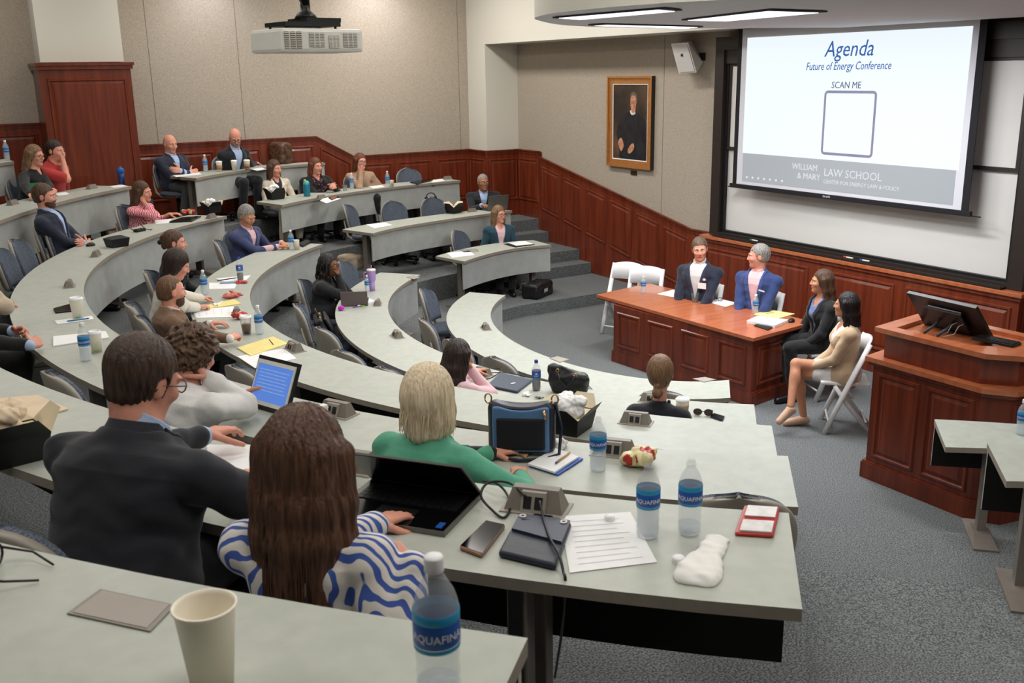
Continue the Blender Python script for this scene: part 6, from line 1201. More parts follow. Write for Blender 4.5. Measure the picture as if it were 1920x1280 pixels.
slab('laptop', 'laptop', [(317, 418), (340, 410), (378, 407), (360, 416)], Z4, .02, mGLOSSK, 'closed black laptop before the woman in pink', None, part='lid'); slab('laptop', 'laptop', [(768, 343), (800, 337), (812, 339), (782, 346)], ZC, .018, mGLOSSK, 'closed black laptop at the right of the three women\'s desk', None, part='lid')
slab('folder', 'folder', [(944, 458), (985, 451), (1003, 459), (966, 464)], ZA, .004, mBLACK, 'dark folder under the white sheet, lowest short desk')
# notepad with blue cover and pen
r, o = slab('notepad', 'notepad', [(992, 876), (1048, 845), (1094, 862), (1046, 893)], Z4, .008, mat('cover_blue', (40, 86, 176), .5, var=.04), 'white notepad on a blue cover with a pen, fourth row', None, part='cover')
MB().sheet(*[(p.x*.94-.012, p.y*.94+.008, .018) for p in o], .009, mPAPER).build('page_block', None, r)
def pen(px0, px1, z, label, m, tip=None, dz=.008):
    a, b_ = at(*px0, z=z+dz), at(*px1, z=z+dz); r = empty('pen', a, 0, label, 'pen'); d = b_-a; MB().tube([(0, 0, 0), d], .005, m, 8).build('barrel', None, r); MB().tube([d, d*1.08, d*1.14], [.005, .004, .001], tip or mBLACK, 8).build('tip', None, r); return r
pen((1068, 848), (1044, 866), Z4, 'tan and blue pen on the white notepad', mat('pen_tan', (190, 152, 100), .5, var=.04), mat('pen_blue', (40, 52, 150), .4, var=.03), dz=.026)
pen((505, 637), (512, 646), Z3, 'black pen on the yellow pad by the bearded man', mBLACK); pen((412, 531), (440, 530), Z3, 'light blue pen on the sheets, third row', mat('pen_sky', (60, 130, 190), .4, var=.03)); pen((126, 602), (163, 597), Z4, 'bright blue pen on the white card, fourth row', mat('pen_cyan', (30, 120, 180), .4, var=.03)); pen((1437, 588), (1450, 586), ZT_, 'black pen on the yellow pad of the panel table', mBLACK)
pen((417, 890), (430, 878), Z5, 'dark pen on the white pad beside the man in the dark suit', mBLACK, dz=.03); pen((508, 463), (526, 461), Z3, 'dark pen before the man in the blue blazer', mBLACK); pen((407, 526), (440, 521), Z3, 'thick black marker lying left of the cola bottle', mBLACK)
# ---- open laptop
def open_laptop(basepx, toppx, z, label, hgt, mcase, mscr, stickers=False):
    q = [at(u, v, z=z+.001) for u, v in basepx]; c = q[0]; r = empty('laptop', (c.x, c.y, z+.001), 0, label, 'laptop'); o = [p-c for p in q]            # order: hinge left, hinge right, front right, front left
    ux = (o[1]-o[0]); uy = (o[3]-o[0]+o[2]-o[1])/2; W_, D_ = ux.length, uy.length; ux.normalize(); uy = (uy-ux*uy.dot(ux)).normalized(); up = Vector((0, 0, 1))
    def P(x, y, h): return o[0]+ux*x+uy*y+up*h
    def bx(b, x0, x1, y0, y1, h0, h1, m): b.add([P(x0, y0, h0), P(x1, y0, h0), P(x1, y1, h0), P(x0, y1, h0), P(x0, y0, h1), P(x1, y0, h1), P(x1, y1, h1), P(x0, y1, h1)], [(0, 1, 2, 3), (7, 6, 5, 4), (0, 4, 5, 1), (1, 5, 6, 2), (2, 6, 7, 3), (3, 7, 4, 0)], m)
    b = MB(); bx(b, 0, W_, 0, D_, 0, .016, mcase); b.build('base', None, r)
    b = MB(); bx(b, .006, W_-.006, .006, D_-.006, .016, .0165, mGLOSSK); bx(b, W_*.33, W_*.66, D_*.6, D_*.95, .0165, .0172, mBLACK); b.build('palm_rest', None, r)
    b = MB(); 
    for i in range(13):
        for j in range(5): x0 = W_*.06+W_*.88*i/13; y0 = D_*.12+D_*.40*j/5; bx(b, x0, x0+W_*.88/13-.003, y0, y0+D_*.40/5-.003, .0165, .0195, mBLACK)
    b.build('keys', None, r)
    ang = hgt[1]; H_ = hgt[0]; dv = (-uy*math.sin(ang)+up*math.cos(ang)); nv = (uy*math.cos(ang)+up*math.sin(ang))
    def Q(x, h, t): return o[0]+up*.014+ux*x+dv*h+nv*t
    for (x0, x1, h0, h1, t0, t1, m, nm) in ((0, W_, 0, H_, -.007, 0, mcase, 'lid'), (.006, W_-.006, .01, H_-.008, 0, .001, mscr, 'screen')):
        MB().add([Q(x0, h0, t0), Q(x1, h0, t0), Q(x1, h1, t0), Q(x0, h1, t0), Q(x0, h0, t1), Q(x1, h0, t1), Q(x1, h1, t1), Q(x0, h1, t1)], [(0, 3, 2, 1), (4, 5, 6, 7), (0, 1, 5, 4), (1, 2, 6, 5), (2, 3, 7, 6), (3, 0, 4, 7)], m).build(nm, None, r)
    if stickers: b = MB(); bx(b, W_*.90, W_*.95, D_*.80, D_*.93, .0168, .0175, mLBLU); b.build('sticker', None, r)
    return r
mLG = mat('laptop_grey', (104, 102, 98), .35, metal=.4, var=.03)
open_laptop([(697, 905), (903, 934), (851, 1007), (645, 978)], None, Z5, 'open black laptop with dark screen on the fifth row desk', (.225, math.radians(-45)), mLG, mGLOSSK, True)
open_laptop([(951, 393), (914, 396), (905, 389), (938, 387)], None, ZB, 'open dark laptop used by the man by the wainscot', (.24, math.radians(14)), mLG, mGLOSSK)
open_laptop([(690, 573), (640, 575), (645, 562), (690, 560)], None, Z2, 'open grey laptop in front of the woman with locs', (.16, math.radians(10)), mat('laptop_taupe', (98, 88, 86), .4, var=.03), mGLOSSK)
# ---- tablet in its stand
TB = [at(u, v, z=Z4+.03) for u, v in [(466, 752), (535, 772)]]; r = empty('tablet', (TB[0].x, TB[0].y, Z4), 0, 'white tablet with a lit blue page in a black folding stand', 'tablet'); d = TB[1]-TB[0]; W_ = d.length; ux = d.normalized(); nn = Vector((ux.y, -ux.x, 0)); nn = nn if nn.dot(Vector((-1, -.5, 0))) > 0 else -nn; dv = (Vector((0, 0, 1))*math.cos(.42)-nn*math.sin(.42)); fn = (nn*math.cos(.42)+Vector((0, 0, 1))*math.sin(.42))
def tq(x0, x1, h0, h1, t0, t1, m, nm, par=r):
    f = lambda x, h, t: Vector((0, 0, .03))+ux*x+dv*h+fn*t
    return MB().add([f(x0, h0, t0), f(x1, h0, t0), f(x1, h1, t0), f(x0, h1, t0), f(x0, h0, t1), f(x1, h0, t1), f(x1, h1, t1), f(x0, h1, t1)], [(0, 3, 2, 1), (4, 5, 6, 7), (0, 1, 5, 4), (1, 2, 6, 5), (2, 3, 7, 6), (3, 0, 4, 7)], m).build(nm, None, par)
HT = .245; tq(-.012, W_+.02, -.01, HT+.02, -.014, -.003, mBLACK, 'folding_stand'); tq(0, W_, 0, HT, -.003, .004, mPLW, 'tablet_body'); sc_ = tq(.012, W_-.012, .022, HT-.022, .004, .0048, mat('tablet_page', (96, 140, 226), .3, emit=.75, ebase=.2), 'screen')
for i in range(7): tq(.035, W_-.035-.01*(i % 3), HT*.80-i*.019-.004, HT*.80-i*.019, .0049, .0054, mat('page_line', (150, 184, 240), .3, emit=.7, ebase=.2), 'text_line', sc_)
MB().add([Vector((0, 0, .002)), ux*W_+Vector((0, 0, .002)), ux*W_-nn*.16+Vector((0, 0, .002)), -nn*.16+Vector((0, 0, .002)), Vector((0, 0, .014)), ux*W_+Vector((0, 0, .014)), ux*W_-nn*.16+Vector((0, 0, .014)), -nn*.16+Vector((0, 0, .014))], [(0, 3, 2, 1), (4, 5, 6, 7), (0, 1, 5, 4), (1, 2, 6, 5), (2, 3, 7, 6), (3, 0, 4, 7)], mBLACK).build('stand_flap', None, r)
# ---- pop-up power boxes
mPB = mat('power_box', (122, 115, 106), .45, var=.03, scale=14); mPBL = mat('power_box_light', (150, 143, 132), .45, var=.03, scale=14)
def pbox():
    r = empty('power_outlet_box', (0, 0, 0)); MB().box(-.075, .075, -.135, .135, 0, .006, mPBL, bev=.002).build('flange', None, r)
    b = MB(); b.add([(-.055, -.12, .006), (.055, -.12, .006), (.055, .12, .006), (-.055, .12, .006), (-.012, -.095, .088), (.03, -.095, .088), (.03, .095, .088), (-.012, .095, .088)], [(0, 3, 2, 1), (4, 5, 6, 7), (0, 1, 5, 4), (1, 2, 6, 5), (2, 3, 7, 6), (3, 0, 4, 7)], mPB); b.build('hood', None, r)
    b = MB(); b.add([(-.066, -.05, .006), (.0, -.05, .006), (.0, .05, .006), (-.066, .05, .006), (-.035, -.05, .082), (.0, -.05, .082), (.0, .05, .082), (-.035, .05, .082)], [(0, 3, 2, 1), (4, 5, 6, 7), (0, 1, 5, 4), (1, 2, 6, 5), (2, 3, 7, 6), (3, 0, 4, 7)], mPBL); f = b.build('socket_face', None, r)
    for s in (-.023, .023): MB().add([(-.063, s-.016, .022), (-.063, s+.016, .022), (-.043, s+.016, .066), (-.043, s-.016, .066), (-.050, s-.016, .022), (-.050, s+.016, .022), (-.030, s+.016, .066), (-.030, s-.016, .066)], [(0, 1, 2, 3), (7, 6, 5, 4), (0, 4, 5, 1), (1, 5, 6, 2), (2, 6, 7, 3), (3, 7, 4, 0)], mBLACK).build('socket', None, f)
    return r
PB0 = pbox(); PB0.scale = (1, 1, 1); pbu = [0]
for u, v, z, lab, s in ((1006, 952, Z5, 'open power outlet box with plugged cords, fifth row desk', 1.05), (1152, 850, Z4, 'open power outlet box behind the water bottle, fourth row desk', 1.05), (1192, 792, Z3, 'open power outlet box at the right of the third row desk', 1.), (1222, 752, Z2, 'open power outlet box half hidden by the woman with the bun', .95), (745, 631, Z2, 'open power outlet box in the middle of the second row desk', .9),
        (708, 571, Z2, 'open power outlet box beside the small white notebook', .85), (911, 616, Z1, 'open power outlet box on the innermost desk', .85), (905, 702, Z2, 'open power outlet box with a looped cord, second row desk', .9), (552, 656, Z3, 'open power outlet box beside the printed sheet, third row desk', 1.), (632, 776, Z4, 'open power outlet box with a white charger, fourth row desk', 1.05),
        (130, 537, Z4, 'open power outlet box on the bare left curve of the fourth row', .85), (180, 480, Z4, 'open power outlet box near the black takeout box, fourth row', .85), (396, 409, Z4, 'open power outlet box at the end of the fourth row desk', .85), (172, 354, Z5, 'open power outlet box beside the man in the red polo', .85), (24, 384, Z5, 'open power outlet box at the far left of the fifth row', .85),
        (445, 588, Z3, 'open power outlet box behind the red snack bag, third row', .85), (660, 878, Z5, 'open power outlet box behind the open laptop', 1.), (885, 397, ZB, 'pale power outlet box beside the laptop by the wainscot', .8), (602, 372, ZC, 'power outlet box beside the teal bottle', .8), (839, 336, ZC, 'power outlet box at the right end of the three women\'s desk', .8), (452, 316, ZDD, 'power outlet box among the coffee cups', .7)):
    c = PB0 if not pbu[0] else copy_tree(PB0); pbu[0] = 1; p = at(u, v, z=z); c.location = (p.x, p.y, z); a = math.atan2(p.y-8.05, p.x-7.95); c.rotation_euler = (0, 0, a+math.pi); c.scale = (s*.78, s*.78, s*.78); tag(c, lab, 'power outlet', 'pop-up power outlet boxes in the desks')
def lid(px, z, label):
    r, o = slab('grommet_cover', 'desk cover', px, z, .003, mat('grommet', (138, 130, 122), .5, var=.03), label, mat('grommet_lid', (158, 150, 140), .5, var=.02), .12, 'rim', 'flap'); return r
lid([(125, 1152), (188, 1106), (330, 1136), (282, 1186)], Z6, 'closed power box cover flush in the foreground desk'); lid([(1298, 710), (1322, 707), (1343, 712), (1320, 717)], Z1, 'closed power box cover at the right end of the innermost desk'); lid([(1030, 672), (1045, 668), (1068, 674), (1050, 680)], Z1, 'closed power box cover in the middle of the innermost desk'); lid([(762, 520), (775, 516), (788, 520), (776, 524)], Z2, 'closed power box cover at the far end of the second row desk')
# ---- takeout boxes
mTBX = mat('takeout_black', (16, 16, 17), .55, var=.08, scale=20); mTBC = mat('carton_inside', (220, 206, 176), .8, var=.04)
def takeout(u, v, z, label, s=1., open_=True, yaw=0, papers=0):
    p = at(u, v, z=z); r = empty('takeout_box', (p.x, p.y, z), yaw, label, 'takeout box'); a, c, h = .085*s, .07*s, .09*s; k = 1.22
    b = MB(); b.add([(-a, -c, 0), (a, -c, 0), (a, c, 0), (-a, c, 0), (-a*k, -c*k, h), (a*k, -c*k, h), (a*k, c*k, h), (-a*k, c*k, h)], [(0, 3, 2, 1), (0, 1, 5, 4), (1, 2, 6, 5), (2, 3, 7, 6), (3, 0, 4, 7)], mTBX); b.add([(-a*k*.97, -c*k*.97, h*.96), (a*k*.97, -c*k*.97, h*.96), (a*k*.97, c*k*.97, h*.96), (-a*k*.97, c*k*.97, h*.96)], [(0, 1, 2, 3)], mTBX if not open_ else mTBC); b.build('carton', None, r)
    if open_:
        for i, (sx, sy) in enumerate(((1, 0), (-1, 0), (0, 1), (0, -1))):
            x, y = sx*a*k, sy*c*k; w = c*k if sx else a*k; o1 = Vector((x, y, h)); t = Vector((-sy, sx, 0))*w; q = [o1-t, o1+t, o1+t*.55+Vector((sx, sy, 1.2))*.05*s, o1-t*.55+Vector((sx, sy, 1.2))*.05*s]; b = MB(); b.sheet(*q, .002, mTBC if i % 2 == 0 else mTBX); b.build('flap', None, r)
    else:
        b = MB(); b.add([(-a*k, -c*k, h), (a*k, -c*k, h), (a*k, c*k, h), (-a*k, c*k, h), (-a*.6, 0, h*1.28), (a*.6, 0, h*1.28)], [(0, 1, 5, 4), (1, 2, 5), (2, 3, 4, 5), (3, 0, 4)], mTBX); b.build('lid', None, r)
    if papers:
        G = Field(); rr = random.Random(4)
        for i in range(7): G.add(ell(V3(rr.uniform(-.05, .04)*s, rr.uniform(-.05, .05)*s, h+rr.uniform(.0, .07)*s), V3(.045, .04, .03)*s, rotm(rr.uniform(0, 90), rr.uniform(-60, 60), 0)), .01)
        G.warp(curls(.006)); field_obj('crumpled_napkin', G, .006*s, mPAPER if papers == 1 else mat('kraft_liner', (222, 200, 172), .85, var=.05), r)
    return r
takeout(1072, 806, Z3, 'open black takeout box stuffed with napkins behind the blue handbag', 1.25, True, .5, 1); takeout(220, 462, Z4, 'closed black takeout box on the fourth row desk', 1.05, False, .3); takeout(517, 373, ZC, 'open black takeout box in front of the woman in cream', 1.15, True, .2, 1); takeout(851, 399, ZB, 'open black takeout box left of the man typing', 1.1, True, .4); takeout(398, 398, Z4, 'open black takeout box behind the closed black laptop', 1.0, True, .3, 1)
takeout(22, 862, Z5, 'large open takeout carton at the left edge of the fifth row', 1.2, True, .2, 2)
r, o = sheet4('wrapping_paper', 'paper', [(-40, 752), (70, 742), (128, 768), (20, 800)], Z5, .006, mat('kraft_liner', (222, 200, 172), .85, var=.05), 'sheet of tan wrapping paper at the left end of the fifth row')
# ---- snack bags, wrappers, tissues
def crumple(name, cat, u, v, z, R3, m, label, seed=1, h=.006, amp=.006, m2=None, flat=.4, yaw=0, n=6):
    p = at(u, v, z=z); r = empty(name, (p.x, p.y, z), yaw, label, cat); G = Field(); rr = random.Random(seed)
    for i in range(n): c = V3(rr.uniform(-.6, .6)*R3[0], rr.uniform(-.6, .6)*R3[1], R3[2]*(.55+rr.uniform(-.2, .3))); G.add(ell(c, V3(R3[0]*.6, R3[1]*.6, R3[2]*.5), rotm(rr.uniform(0, 180), rr.uniform(-25, 25), rr.uniform(-25, 25))), .008)
    G.warp(curls(amp)); G.cut(lambda P: -P[:, 2]); pk = (lambda C: ((np.sin(C[:, 0]*60+1)+np.sin(C[:, 1]*45+seed)) > .35).astype(int)) if m2 else None
    field_obj('wrapper' if name != 'tissue' else 'fold', G, h, m, r, mats=[m, m2] if m2 else None, pick=pk); return r
mRED = mat('snack_red', (184, 52, 44), .35, var=.1, scale=20); mCRM_ = mat('snack_cream', (222, 210, 160), .4, var=.08, scale=24); mSIL = mat('snack_silver', (206, 202, 200), .3, metal=.4, var=.12, scale=30); mTIS = mat('tissue_white', (240, 238, 234), .9, var=.02)
crumple('snack_bag', 'snack bag', 1203, 872, Z4, (.085, .07, .07), mCRM_, 'torn red and cream snack bag on the fourth row desk', 3, m2=mRED); crumple('snack_bag', 'snack bag', 450, 598, Z3, (.07, .05, .05), mRED, 'red crinkled snack bag beside the yellow pad', 5, m2=mat('snack_white', (226, 206, 200), .5, var=.05)); crumple('snack_bag', 'snack bag', 354, 402, Z4, (.09, .07, .05), mRED, 'red and green snack bag beside the woman in pink', 6, m2=mat('snack_green', (190, 196, 130), .5, var=.1))
crumple('snack_bag', 'snack bag', 453, 531, Z3, (.055, .05, .02), mRED, 'small flattened red wrapper by the cola bottle', 8)
r = crumple('snack_tube', 'snack', 436, 557, Z3, (.14, .04, .035), mat('candy_pink', (206, 120, 104), .4, rgb2=(176, 70, 60), scale=30), 'long clear packet of red candies, third row', 9, yaw=.9)
crumple('tissue', 'tissue', 1052, 838, Z4, (.05, .045, .035), mTIS, 'crumpled white tissue behind the notepad', 11); wa, wb = at(1304, 1092, z=Z5), at(1347, 1012, z=Z5); r = empty('plastic_wrapper', wa, 0, 'twisted clear white wrapper near the desk edge', 'wrapper'); wd = np.array(wb-wa); G = Field(); wn = nrm(V3(wd[1], -wd[0], 0)); [G.add(cone(wd*t0-wn*w0, wd*t0+wn*w0, h0, h0*.8), .045) for t0, w0, h0 in ((.0, .034, .022), (.13, .042, .026), (.27, .034, .026), (.41, .024, .026), (.55, .016, .024), (.7, .014, .022), (.85, .018, .02), (1., .026, .014))]; G.warp(folds(.0035, 2.4)); G.cut(lambda P: -P[:, 2]); field_obj('wrapper', G, .005, mTIS, r); crumple('tissue', 'tissue', 668, 580, Z3-5, (.01, .01, .01), mTIS, 'x', 1) if False else None
crumple('napkin', 'napkin', 988, 740, Z2, (.06, .03, .012), mTIS, 'folded white napkin beside the cola bottle', 13, amp=.002, yaw=.8); crumple('napkin', 'napkin', 408, 572, Z3, (.09, .02, .012), mTIS, 'folded white napkin above the yellow pad', 14, amp=.002, yaw=1.)
q = [(1377, 1005), (1395, 953), (1462, 957), (1450, 1010)]; r, o = slab('snack_bag', 'snack bag', q, Z5, .012, mRED, 'flat silver and red snack bag at the right end of the fifth row', None, part='wrapper'); 
A_, B_, C_, D_ = o; L_ = lambda s, g: A_.lerp(B_, s).lerp(D_.lerp(C_, s), g)
for g0, g1 in ((.04, .42), (.56, .94)): MB().sheet(*[Vector((*L_(s, g)[:2], .018)) for s, g in ((.12, g0), (.94, g0), (.94, g1), (.12, g1))], .006, mSIL).build('foil_panel', None, r)
def disc(u, v, z, R, label): p = at(u, v, z=z); r = empty('bottle_cap', (p.x, p.y, z), 0, label, 'bottle cap'); MB().lathe([(R, 0), (R, .012), (R*.9, .015), (0, .015)], mCAPW, 18).build('cap_shell', None, r)
disc(1272, 1052, Z5, .019, 'white bottle cap lying near the twisted wrapper'); disc(1143, 974, Z5+.003, .017, 'white bottle cap on the large printed sheet'); disc(428, 637, Z3, .018, 'white bottle cap on the third row desk')
# ---- bags
def bagmesh(name, G, h, m, r, **k): return field_obj(name, G, h, m, r, **k)
def rbox(c, s, rr=.02, F=None):
    c = np.array(c, float); s = np.array(s, float); F = np.eye(3) if F is None else F
    def f(P): q = np.abs((P-c)@F.T)-(s-rr); return np.sqrt((np.maximum(q, 0)**2).sum(-1))+np.minimum(q.max(-1), 0)-rr
    return f, c, float(np.linalg.norm(s))
mLNAVY = mat('leather_navy', (30, 36, 52), .4, var=.06, scale=30, bump=.1); mLBLUE = mat('leather_blue', (86, 122, 168), .45, var=.04, scale=30); mLTAN = mat('leather_cream', (206, 192, 166), .5, var=.04); mGOLD = mat('brass', (200, 160, 100), .25, metal=.9, var=.05); mLBLK = mat('leather_black', (22, 22, 24), .4, var=.08, scale=30, bump=.15)
p = at(985, 858, z=Z4); r = empty('handbag', (p.x+.02, p.y+.06, Z4), math.radians(52), 'navy and blue handbag with brass rings standing in front of the woman in green', 'handbag')
G = Field(); G.add(rbox((0, 0, .135), (.045, .16, .13), .04), 0); G.sub(ell(V3(0, 0, .30), V3(.09, .15, .06)), .01); bagmesh('bag_body', G, .006, mLNAVY, r)
G = Field(); G.add(rbox((-.042, 0, .135), (.012, .135, .112), .010), 0); G.sub(ell(V3(-.04, 0, .29), V3(.09, .14, .06)), .008); bagmesh('front_panel', G, .005, mLBLUE, r); G = Field(); G.add(rbox((-.052, 0, .115), (.012, .115, .078), .010), 0); bagmesh('front_pocket', G, .005, mat('suede_black', (22, 24, 30), .8, var=.05), r)
b = MB(); b.tube([(-.0, -.15+.03*i, .262-.038*math.cos((i-5)/5*1.4)) for i in range(11)], .006, mLTAN, 6); b.build('trim_edge', None, r)
for s in (-1, 1): b = MB(); b.tube([(0, s*.158+.016*math.cos(a), .272+.024*math.sin(a)) for a in np.linspace(0, 6.28, 13)], .004, mGOLD, 6); b.build('ring', None, r)
MB().tube([(0, -.16, .26), (-.02, -.19, .14), (-.05, -.18, .02), (-.10, -.11, .012), (-.12, .0, .012), (-.10, .08, .012)], .012, mLNAVY, 6, flat=.5).build('strap', None, r); MB().tube([(-.055, -.11, .235), (-.075, -.12, .20)], .008, mGOLD, 6).build('zip_pull', None, r)
slab('phone_case', 'phone case', [(938, 832), (950, 826), (1000, 846), (985, 862)], Z4, .014, mat('leopard', (26, 22, 20), .4, rgb2=(190, 150, 110), kind='voronoi', scale=70, ramp=(.28, .36)), 'leopard patterned phone case before the navy handbag', None, part='case')
p = at(1066, 742, z=Z2); r = empty('handbag', (p.x+.04, p.y+.05, Z2), math.radians(35), 'soft black leather handbag leaning on the second row desk', 'handbag')
G = Field(); G.add(rbox((0, 0, .085), (.055, .155, .085), .045), 0); G.add(cone(V3(0, -.10, .13), V3(.0, .13, .20), .045, .034, V3(1, 0, 0), .7), .05); G.add(cone(V3(0, .11, .12), V3(.0, .13, .18), .05, .036, V3(1, 0, 0), .7), .05); G.warp(folds(.006, 1.4)); bagmesh('bag_body', G, .007, mLBLK, r)
for s in (-1, 1): MB().tube([(s*.05, -.07, .17), (s*.075, -.05, .12), (s*.08, .0, .07), (s*.075, .05, .12), (s*.05, .08, .19)], .008, mLBLK, 6).build('handle', None, r)
for y, z in ((-.07, .175), (.08, .195)): MB().tube([(-.05+.0*a, y+.013*math.cos(a), z+.013*math.sin(a)) for a in np.linspace(0, 6.28, 11)], .004, mGOLD, 6).build('ring', None, r)
# navy pouch on the fifth row
r, o = slab('pouch', 'pouch', [(934, 1046), (972, 976), (1072, 990), (1042, 1072)], Z5, .022, mLNAVY, 'flat navy leather pouch on the printed sheet', None, part='pouch_body'); A_, B_, C_, D_ = o
MB().sheet(*[Vector((*L_(s, g)[:2], .03)) for s, g in ((.04, .55), (.97, .45), (.98, .97), (.04, .98))], .008, mat('leather_navy2', (46, 54, 76), .4, var=.05, scale=30)).build('flap', None, r)
for s in (.12, .88): q = L_(s, .9); MB().lathe([(.006, .031), (.006, .033), (.012, .033), (.012, .031)], mSIL, 14, c=(q.x, q.y, 0)).build('eyelet', None, r)
q = L_(.1, .95); MB().tube([(q.x, q.y, .02), (q.x-.02, q.y-.03, .03), (q.x+.03, q.y-.08, .02), (q.x+.08, q.y-.05, .02), (q.x+.03, q.y-.02, .03), (q.x-.03, q.y-.10, .0), (q.x-.035, q.y-.13, -.05), (q.x-.02, q.y-.15, -.02)], .005, mLNAVY, 6, flat=.5).build('strap', None, r)
# black satchel on its chair
for ch in [o_ for o_ in bpy.data.objects if o_.get('label') == 'swivel chair holding the black leather satchel']:
    r = empty('satchel', (ch.location.x, ch.location.y, ch.location.z+.53), ch.rotation_euler.z, 'black leather satchel with rings lying on an empty chair', 'bag'); G = Field(); F_ = rotm(0, -28, 0); G.add(rbox((-.02, 0, .14), (.05, .19, .15), .03, F_), 0); bagmesh('bag_body', G, .007, mLBLK, r)
    G = Field(); G.add(rbox((.035, 0, .20), (.014, .185, .095), .01, F_), 0); bagmesh('flap', G, .006, mat('leather_black2', (36, 36, 40), .38, var=.06, scale=30), r); MB().tube([(-.07, -.09, .28), (-.09, -.07, .34), (-.10, .0, .36), (-.09, .07, .34), (-.07, .09, .28)], .009, mLBLK, 8).build('handle', None, r)
    for y in (-.09, .09): MB().tube([(-.06+.012*math.cos(a), y+.015*math.sin(a), .285) for a in np.linspace(0, 6.28, 11)], .004, mGOLD, 6).build('ring', None, r)
    MB().tube([(-.06, -.19, .24), (.05, -.22, .12), (.12, -.16, .03), (.16, .05, .02)], .01, mLBLK, 6, flat=.5).build('strap', None, r)
p = at(1008, 555, z=TZ[1]); r = empty('duffel_bag', (p.x, p.y, TZ[1]), .5, 'black bag on the carpet beside the short desk by the aisle steps', 'bag'); G = Field(); G.add(rbox((0, 0, .11), (.26, .14, .11), .05), 0); G.warp(folds(.005)); bagmesh('bag_body', G, .009, mLBLK, r); MB().box(-.05, .05, -.146, -.14, .08, .13, mSIL).build('emblem', None, r); MB().tube([(.25, -.05, .05), (.33, -.08, .015), (.4, -.04, .01)], .008, mBLACK, 6, flat=.4).build('strap', None, r)
p = at(497, 303, z=ZDD); r = empty('backpack', (p.x+.1, p.y-.55, ZDD+.0), .4, 'brown patterned leather bag on the top desk beside the bald reader', 'bag'); G = Field(); G.add(rbox((0, 0, .17), (.12, .17, .17), .06), 0); G.warp(folds(.008)); bagmesh('bag_body', G, .009, mat('leather_brown', (58, 36, 26), .5, rgb2=(104, 76, 52), scale=24), r); MB().tube([(-.05, -.14, .25), (-.06, -.21, .2), (-.05, -.2, .08)], .012, mat('strap_brown', (70, 46, 32), .6, var=.1), 8).build('strap', None, r)
p = at(652, 505, z=TZ[1]+.5); r = empty('tote_bag', (p.x+.05, p.y, TZ[1]+.51), .6, 'beige canvas bag behind the woman with locs', 'bag'); G = Field(); G.add(rbox((0, 0, .10), (.10, .17, .10), .04), 0); G.warp(folds(.008)); bagmesh('bag_body', G, .009, mat('canvas_beige', (176, 160, 138), .9, var=.08, scale=60), r)
# ---- small devices and cords
def cable(pts, rad, label, m=None, cat='cable'):
    P = [at(u, v, z=z) for u, v, z in pts]; r = empty('cable', P[0], 0, label, cat); S_p = smooth_open([p-P[0] for p in P], 6); MB().tube(S_p, rad, m or mBLACK, 6).build('cord', None, r); return r
def smooth_open(P, n=6):
    out = []
    for i in range(len(P)-1):
        a, b_, c, d = P[max(i-1, 0)], P[i], P[i+1], P[min(i+2, len(P)-1)]
        for j in range(n): t = j/n; out.append(.5*((2*b_)+(c-a)*t+(2*a-5*b_+4*c-d)*t*t+(3*b_-a-3*c+d)*t**3))
    return out+[P[-1]]
cable([(985, 930, Z5+.06), (955, 905, Z5+.07), (915, 905, Z5+.06), (902, 930, Z5+.04), (925, 958, Z5+.01), (945, 970, Z5+.006), (957, 950, Z5+.006), (950, 925, Z5+.01), (930, 905, Z5+.03), (905, 902, Z5+.02)], .0045, 'black laptop cord looping to the outlet box, fifth row')
cable([(1012, 940, Z5+.06), (1020, 975, Z5+.035), (1032, 1010, Z5+.035), (1048, 1040, Z5+.03), (1056, 1070, Z5+.01), (1060, 1095, Z5-.02), (1054, 1180, Z5-.35), (1040, 1270, Z5-.70)], .0045, 'black charging cord hanging over the desk edge to the floor')
cable([(905, 700, Z2+.05), (920, 690, Z2+.02), (940, 692, Z2+.006), (925, 706, Z2+.006), (900, 712, Z2+.006), (895, 704, Z2+.006), (925, 698, Z2+.006), (960, 700, Z2+.006), (985, 706, Z2+.006)], .004, 'looped black cord on the second row desk'); cable([(600, 768, Z4+.05), (585, 772, Z4+.01), (570, 785, Z4+.006), (548, 782, Z4+.006), (540, 765, Z4+.006), (545, 745, Z4+.01), (535, 740, Z4+.03)], .003, 'thin charging cord from the outlet box to the tablet', mat('cord_grey', (96, 94, 92), .5, var=.03))
p = at(606, 768, z=Z4+.05); r = empty('charger', (p.x, p.y, Z4+.035), .4, 'white charger plug in the fourth row outlet box', 'charger'); MB().box(-.03, .02, -.02, .02, 0, .045, mPLW, bev=.008).build('plug_body', None, r); MB().tube([(.02, 0, .02), (.035, 0, .02)], .006, mSIL, 6).build('prong', None, r)
p = at(262, 434, z=Z4); r = empty('power_adapter', (p.x, p.y, Z4), .6, 'black power adapter with coiled cord beside the takeout box, fourth row', 'power adapter'); MB().box(-.07, .07, -.035, .035, 0, .035, mBLACK, bev=.01).build('adapter_body', None, r); MB().tube(smooth_open([Vector(q) for q in [(-.07, 0, .02), (-.10, .03, .05), (-.03, .06, .10), (.05, .04, .09), (.06, -.03, .03), (.10, -.06, .01), (.16, -.04, .005)]], 6), .005, mBLACK, 6).build('cord', None, r)
def mouse(u, v, z, label, s=1.): p = at(u, v, z=z); r = empty('computer_mouse', (p.x, p.y, z), .5, label, 'mouse'); G = Field(); G.add(ell(V3(0, 0, .008*s), V3(.055, .034, .032)*s), 0); G.cut(lambda P: -P[:, 2]); field_obj('mouse_shell', G, .005, mBLACK, r); MB().tube([(.02*s, 0, .036*s), (.035*s, 0, .030*s)], .004, mLG, 6).build('scroll_wheel', None, r)
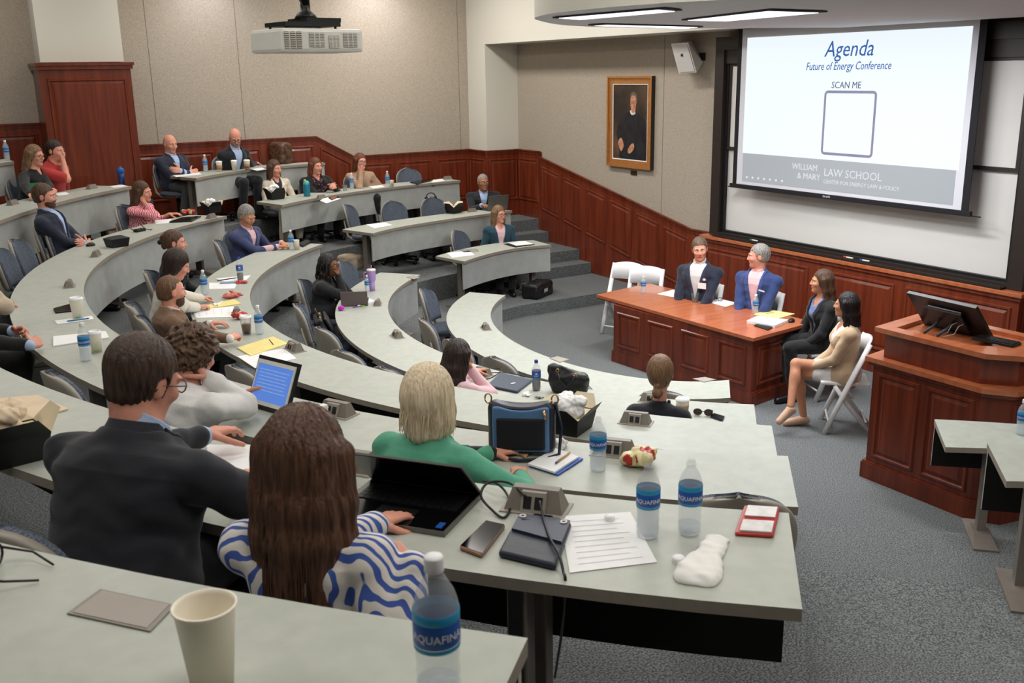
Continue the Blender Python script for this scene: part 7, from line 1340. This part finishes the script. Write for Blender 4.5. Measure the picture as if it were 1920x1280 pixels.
mouse(170, 461, Z4, 'black mouse left of the closed takeout box'); mouse(1484, 603, ZT_, 'black mouse at the corner of the panel table')
def eyewear(name, u, v, z, label, m, lens, yaw, s=1.):
    p = at(u, v, z=z); r = empty(name, (p.x, p.y, z), yaw, label, 'glasses'); b = MB(); lb = MB()
    for sg in (1, -1):
        pts = [(0, sg*(.034+.026*math.cos(a))*s, (.024+.021*math.sin(a))*s) for a in np.linspace(0, 2*math.pi, 17)]; b.tube(pts, .0028*s, m, 6, caps=False); lb.add([q for q in pts[:-1]], [tuple(range(16))], lens); b.tube([(0, sg*.06*s, .03*s), (-.06*s, sg*.058*s, .02*s), (-.11*s, sg*.03*s, .006*s)], .0025*s, m, 6)
    b.tube([(0, -.008*s, .028*s), (0, .008*s, .028*s)], .0025*s, m, 6); b.build('frame', None, r); lb.build('lenses', None, r)
eyewear('sunglasses', 1318, 779, Z2, 'tortoiseshell sunglasses beside the coffee cup, second row', mat('tortoise', (70, 44, 34), .3, var=.2), mat('lens_dark', (60, 44, 42), .1, var=.05), 3.9, 1.15); eyewear('reading_glasses', 1345, 564, ZT_+.004, 'folded reading glasses on the white sheet, panel table', mGLS, mLENS, 3.6, 1.); eyewear('reading_glasses', -22, 1080, Z6, 'dark glasses at the left edge of the foreground desk', mGLS, mLENS, 2.6, 1.15)
p = at(1012, 748, z=Z2); r = empty('key_ring', (p.x, p.y, Z2), .3, 'small bunch of keys beside the cola bottle', 'keys'); [MB().box(-.006, .045, -.006, .006, .004*i, .004*i+.003, mLG if i % 2 else mBLACK).build('key', None, r).__setattr__('rotation_euler', (0, 0, i*.7)) for i in range(4)]; MB().tube([(.018*math.cos(a), .018*math.sin(a), .004) for a in np.linspace(0, 6.28, 13)], .002, mSIL, 6).build('ring', None, r)
p = at(640, 582, z=Z2); r = empty('hair_tie_puff', (p.x, p.y, Z2), 0, 'bright magenta puff toy at the edge of the second row desk', 'toy'); G = Field(); G.add(ell(V3(0, 0, .028), V3(.034, .034, .03)), 0); G.warp(curls(.005)); field_obj('puff', G, .006, mat('magenta', (196, 48, 190), .6, var=.1), r)
p = at(675, 574, z=Z2+.006); r = empty('scissors', (p.x, p.y, Z2+.006), .1, 'green handled scissors with a purple pen, second row', 'scissors'); [MB().tube([(.02*math.cos(a)+.03, sg*.02+.016*math.sin(a), 0) for a in np.linspace(0, 6.28, 13)], .004, mat('lime2', (130, 196, 60), .5, var=.04), 6).build('handle', None, r) for sg in (1, -1)]; MB().tube([(.012, 0, 0), (-.09, 0, 0)], .005, mat('purple', (140, 60, 150), .5, var=.04), 6).build('blade', None, r)
r = next((o_ for o_ in bpy.data.objects if o_.get('label', '').startswith('empty swivel chair with a headset')), None)
if r: h = empty('headset', (r.location.x, r.location.y, r.location.z+.94), r.rotation_euler.z, 'black headset hung over the empty chair beyond the aisle', 'headset'); MB().tube([(-.29, .08*math.cos(a), .02+.06*math.sin(a)) for a in np.linspace(-.2, 3.34, 13)], .009, mBLACK, 8).build('headband', None, h); [MB().ball((-.29, sg*.08, .0), .03, mBLACK, 10, 6, (.6, 1, 1)).build('ear_cup', None, h) for sg in (1, -1)]
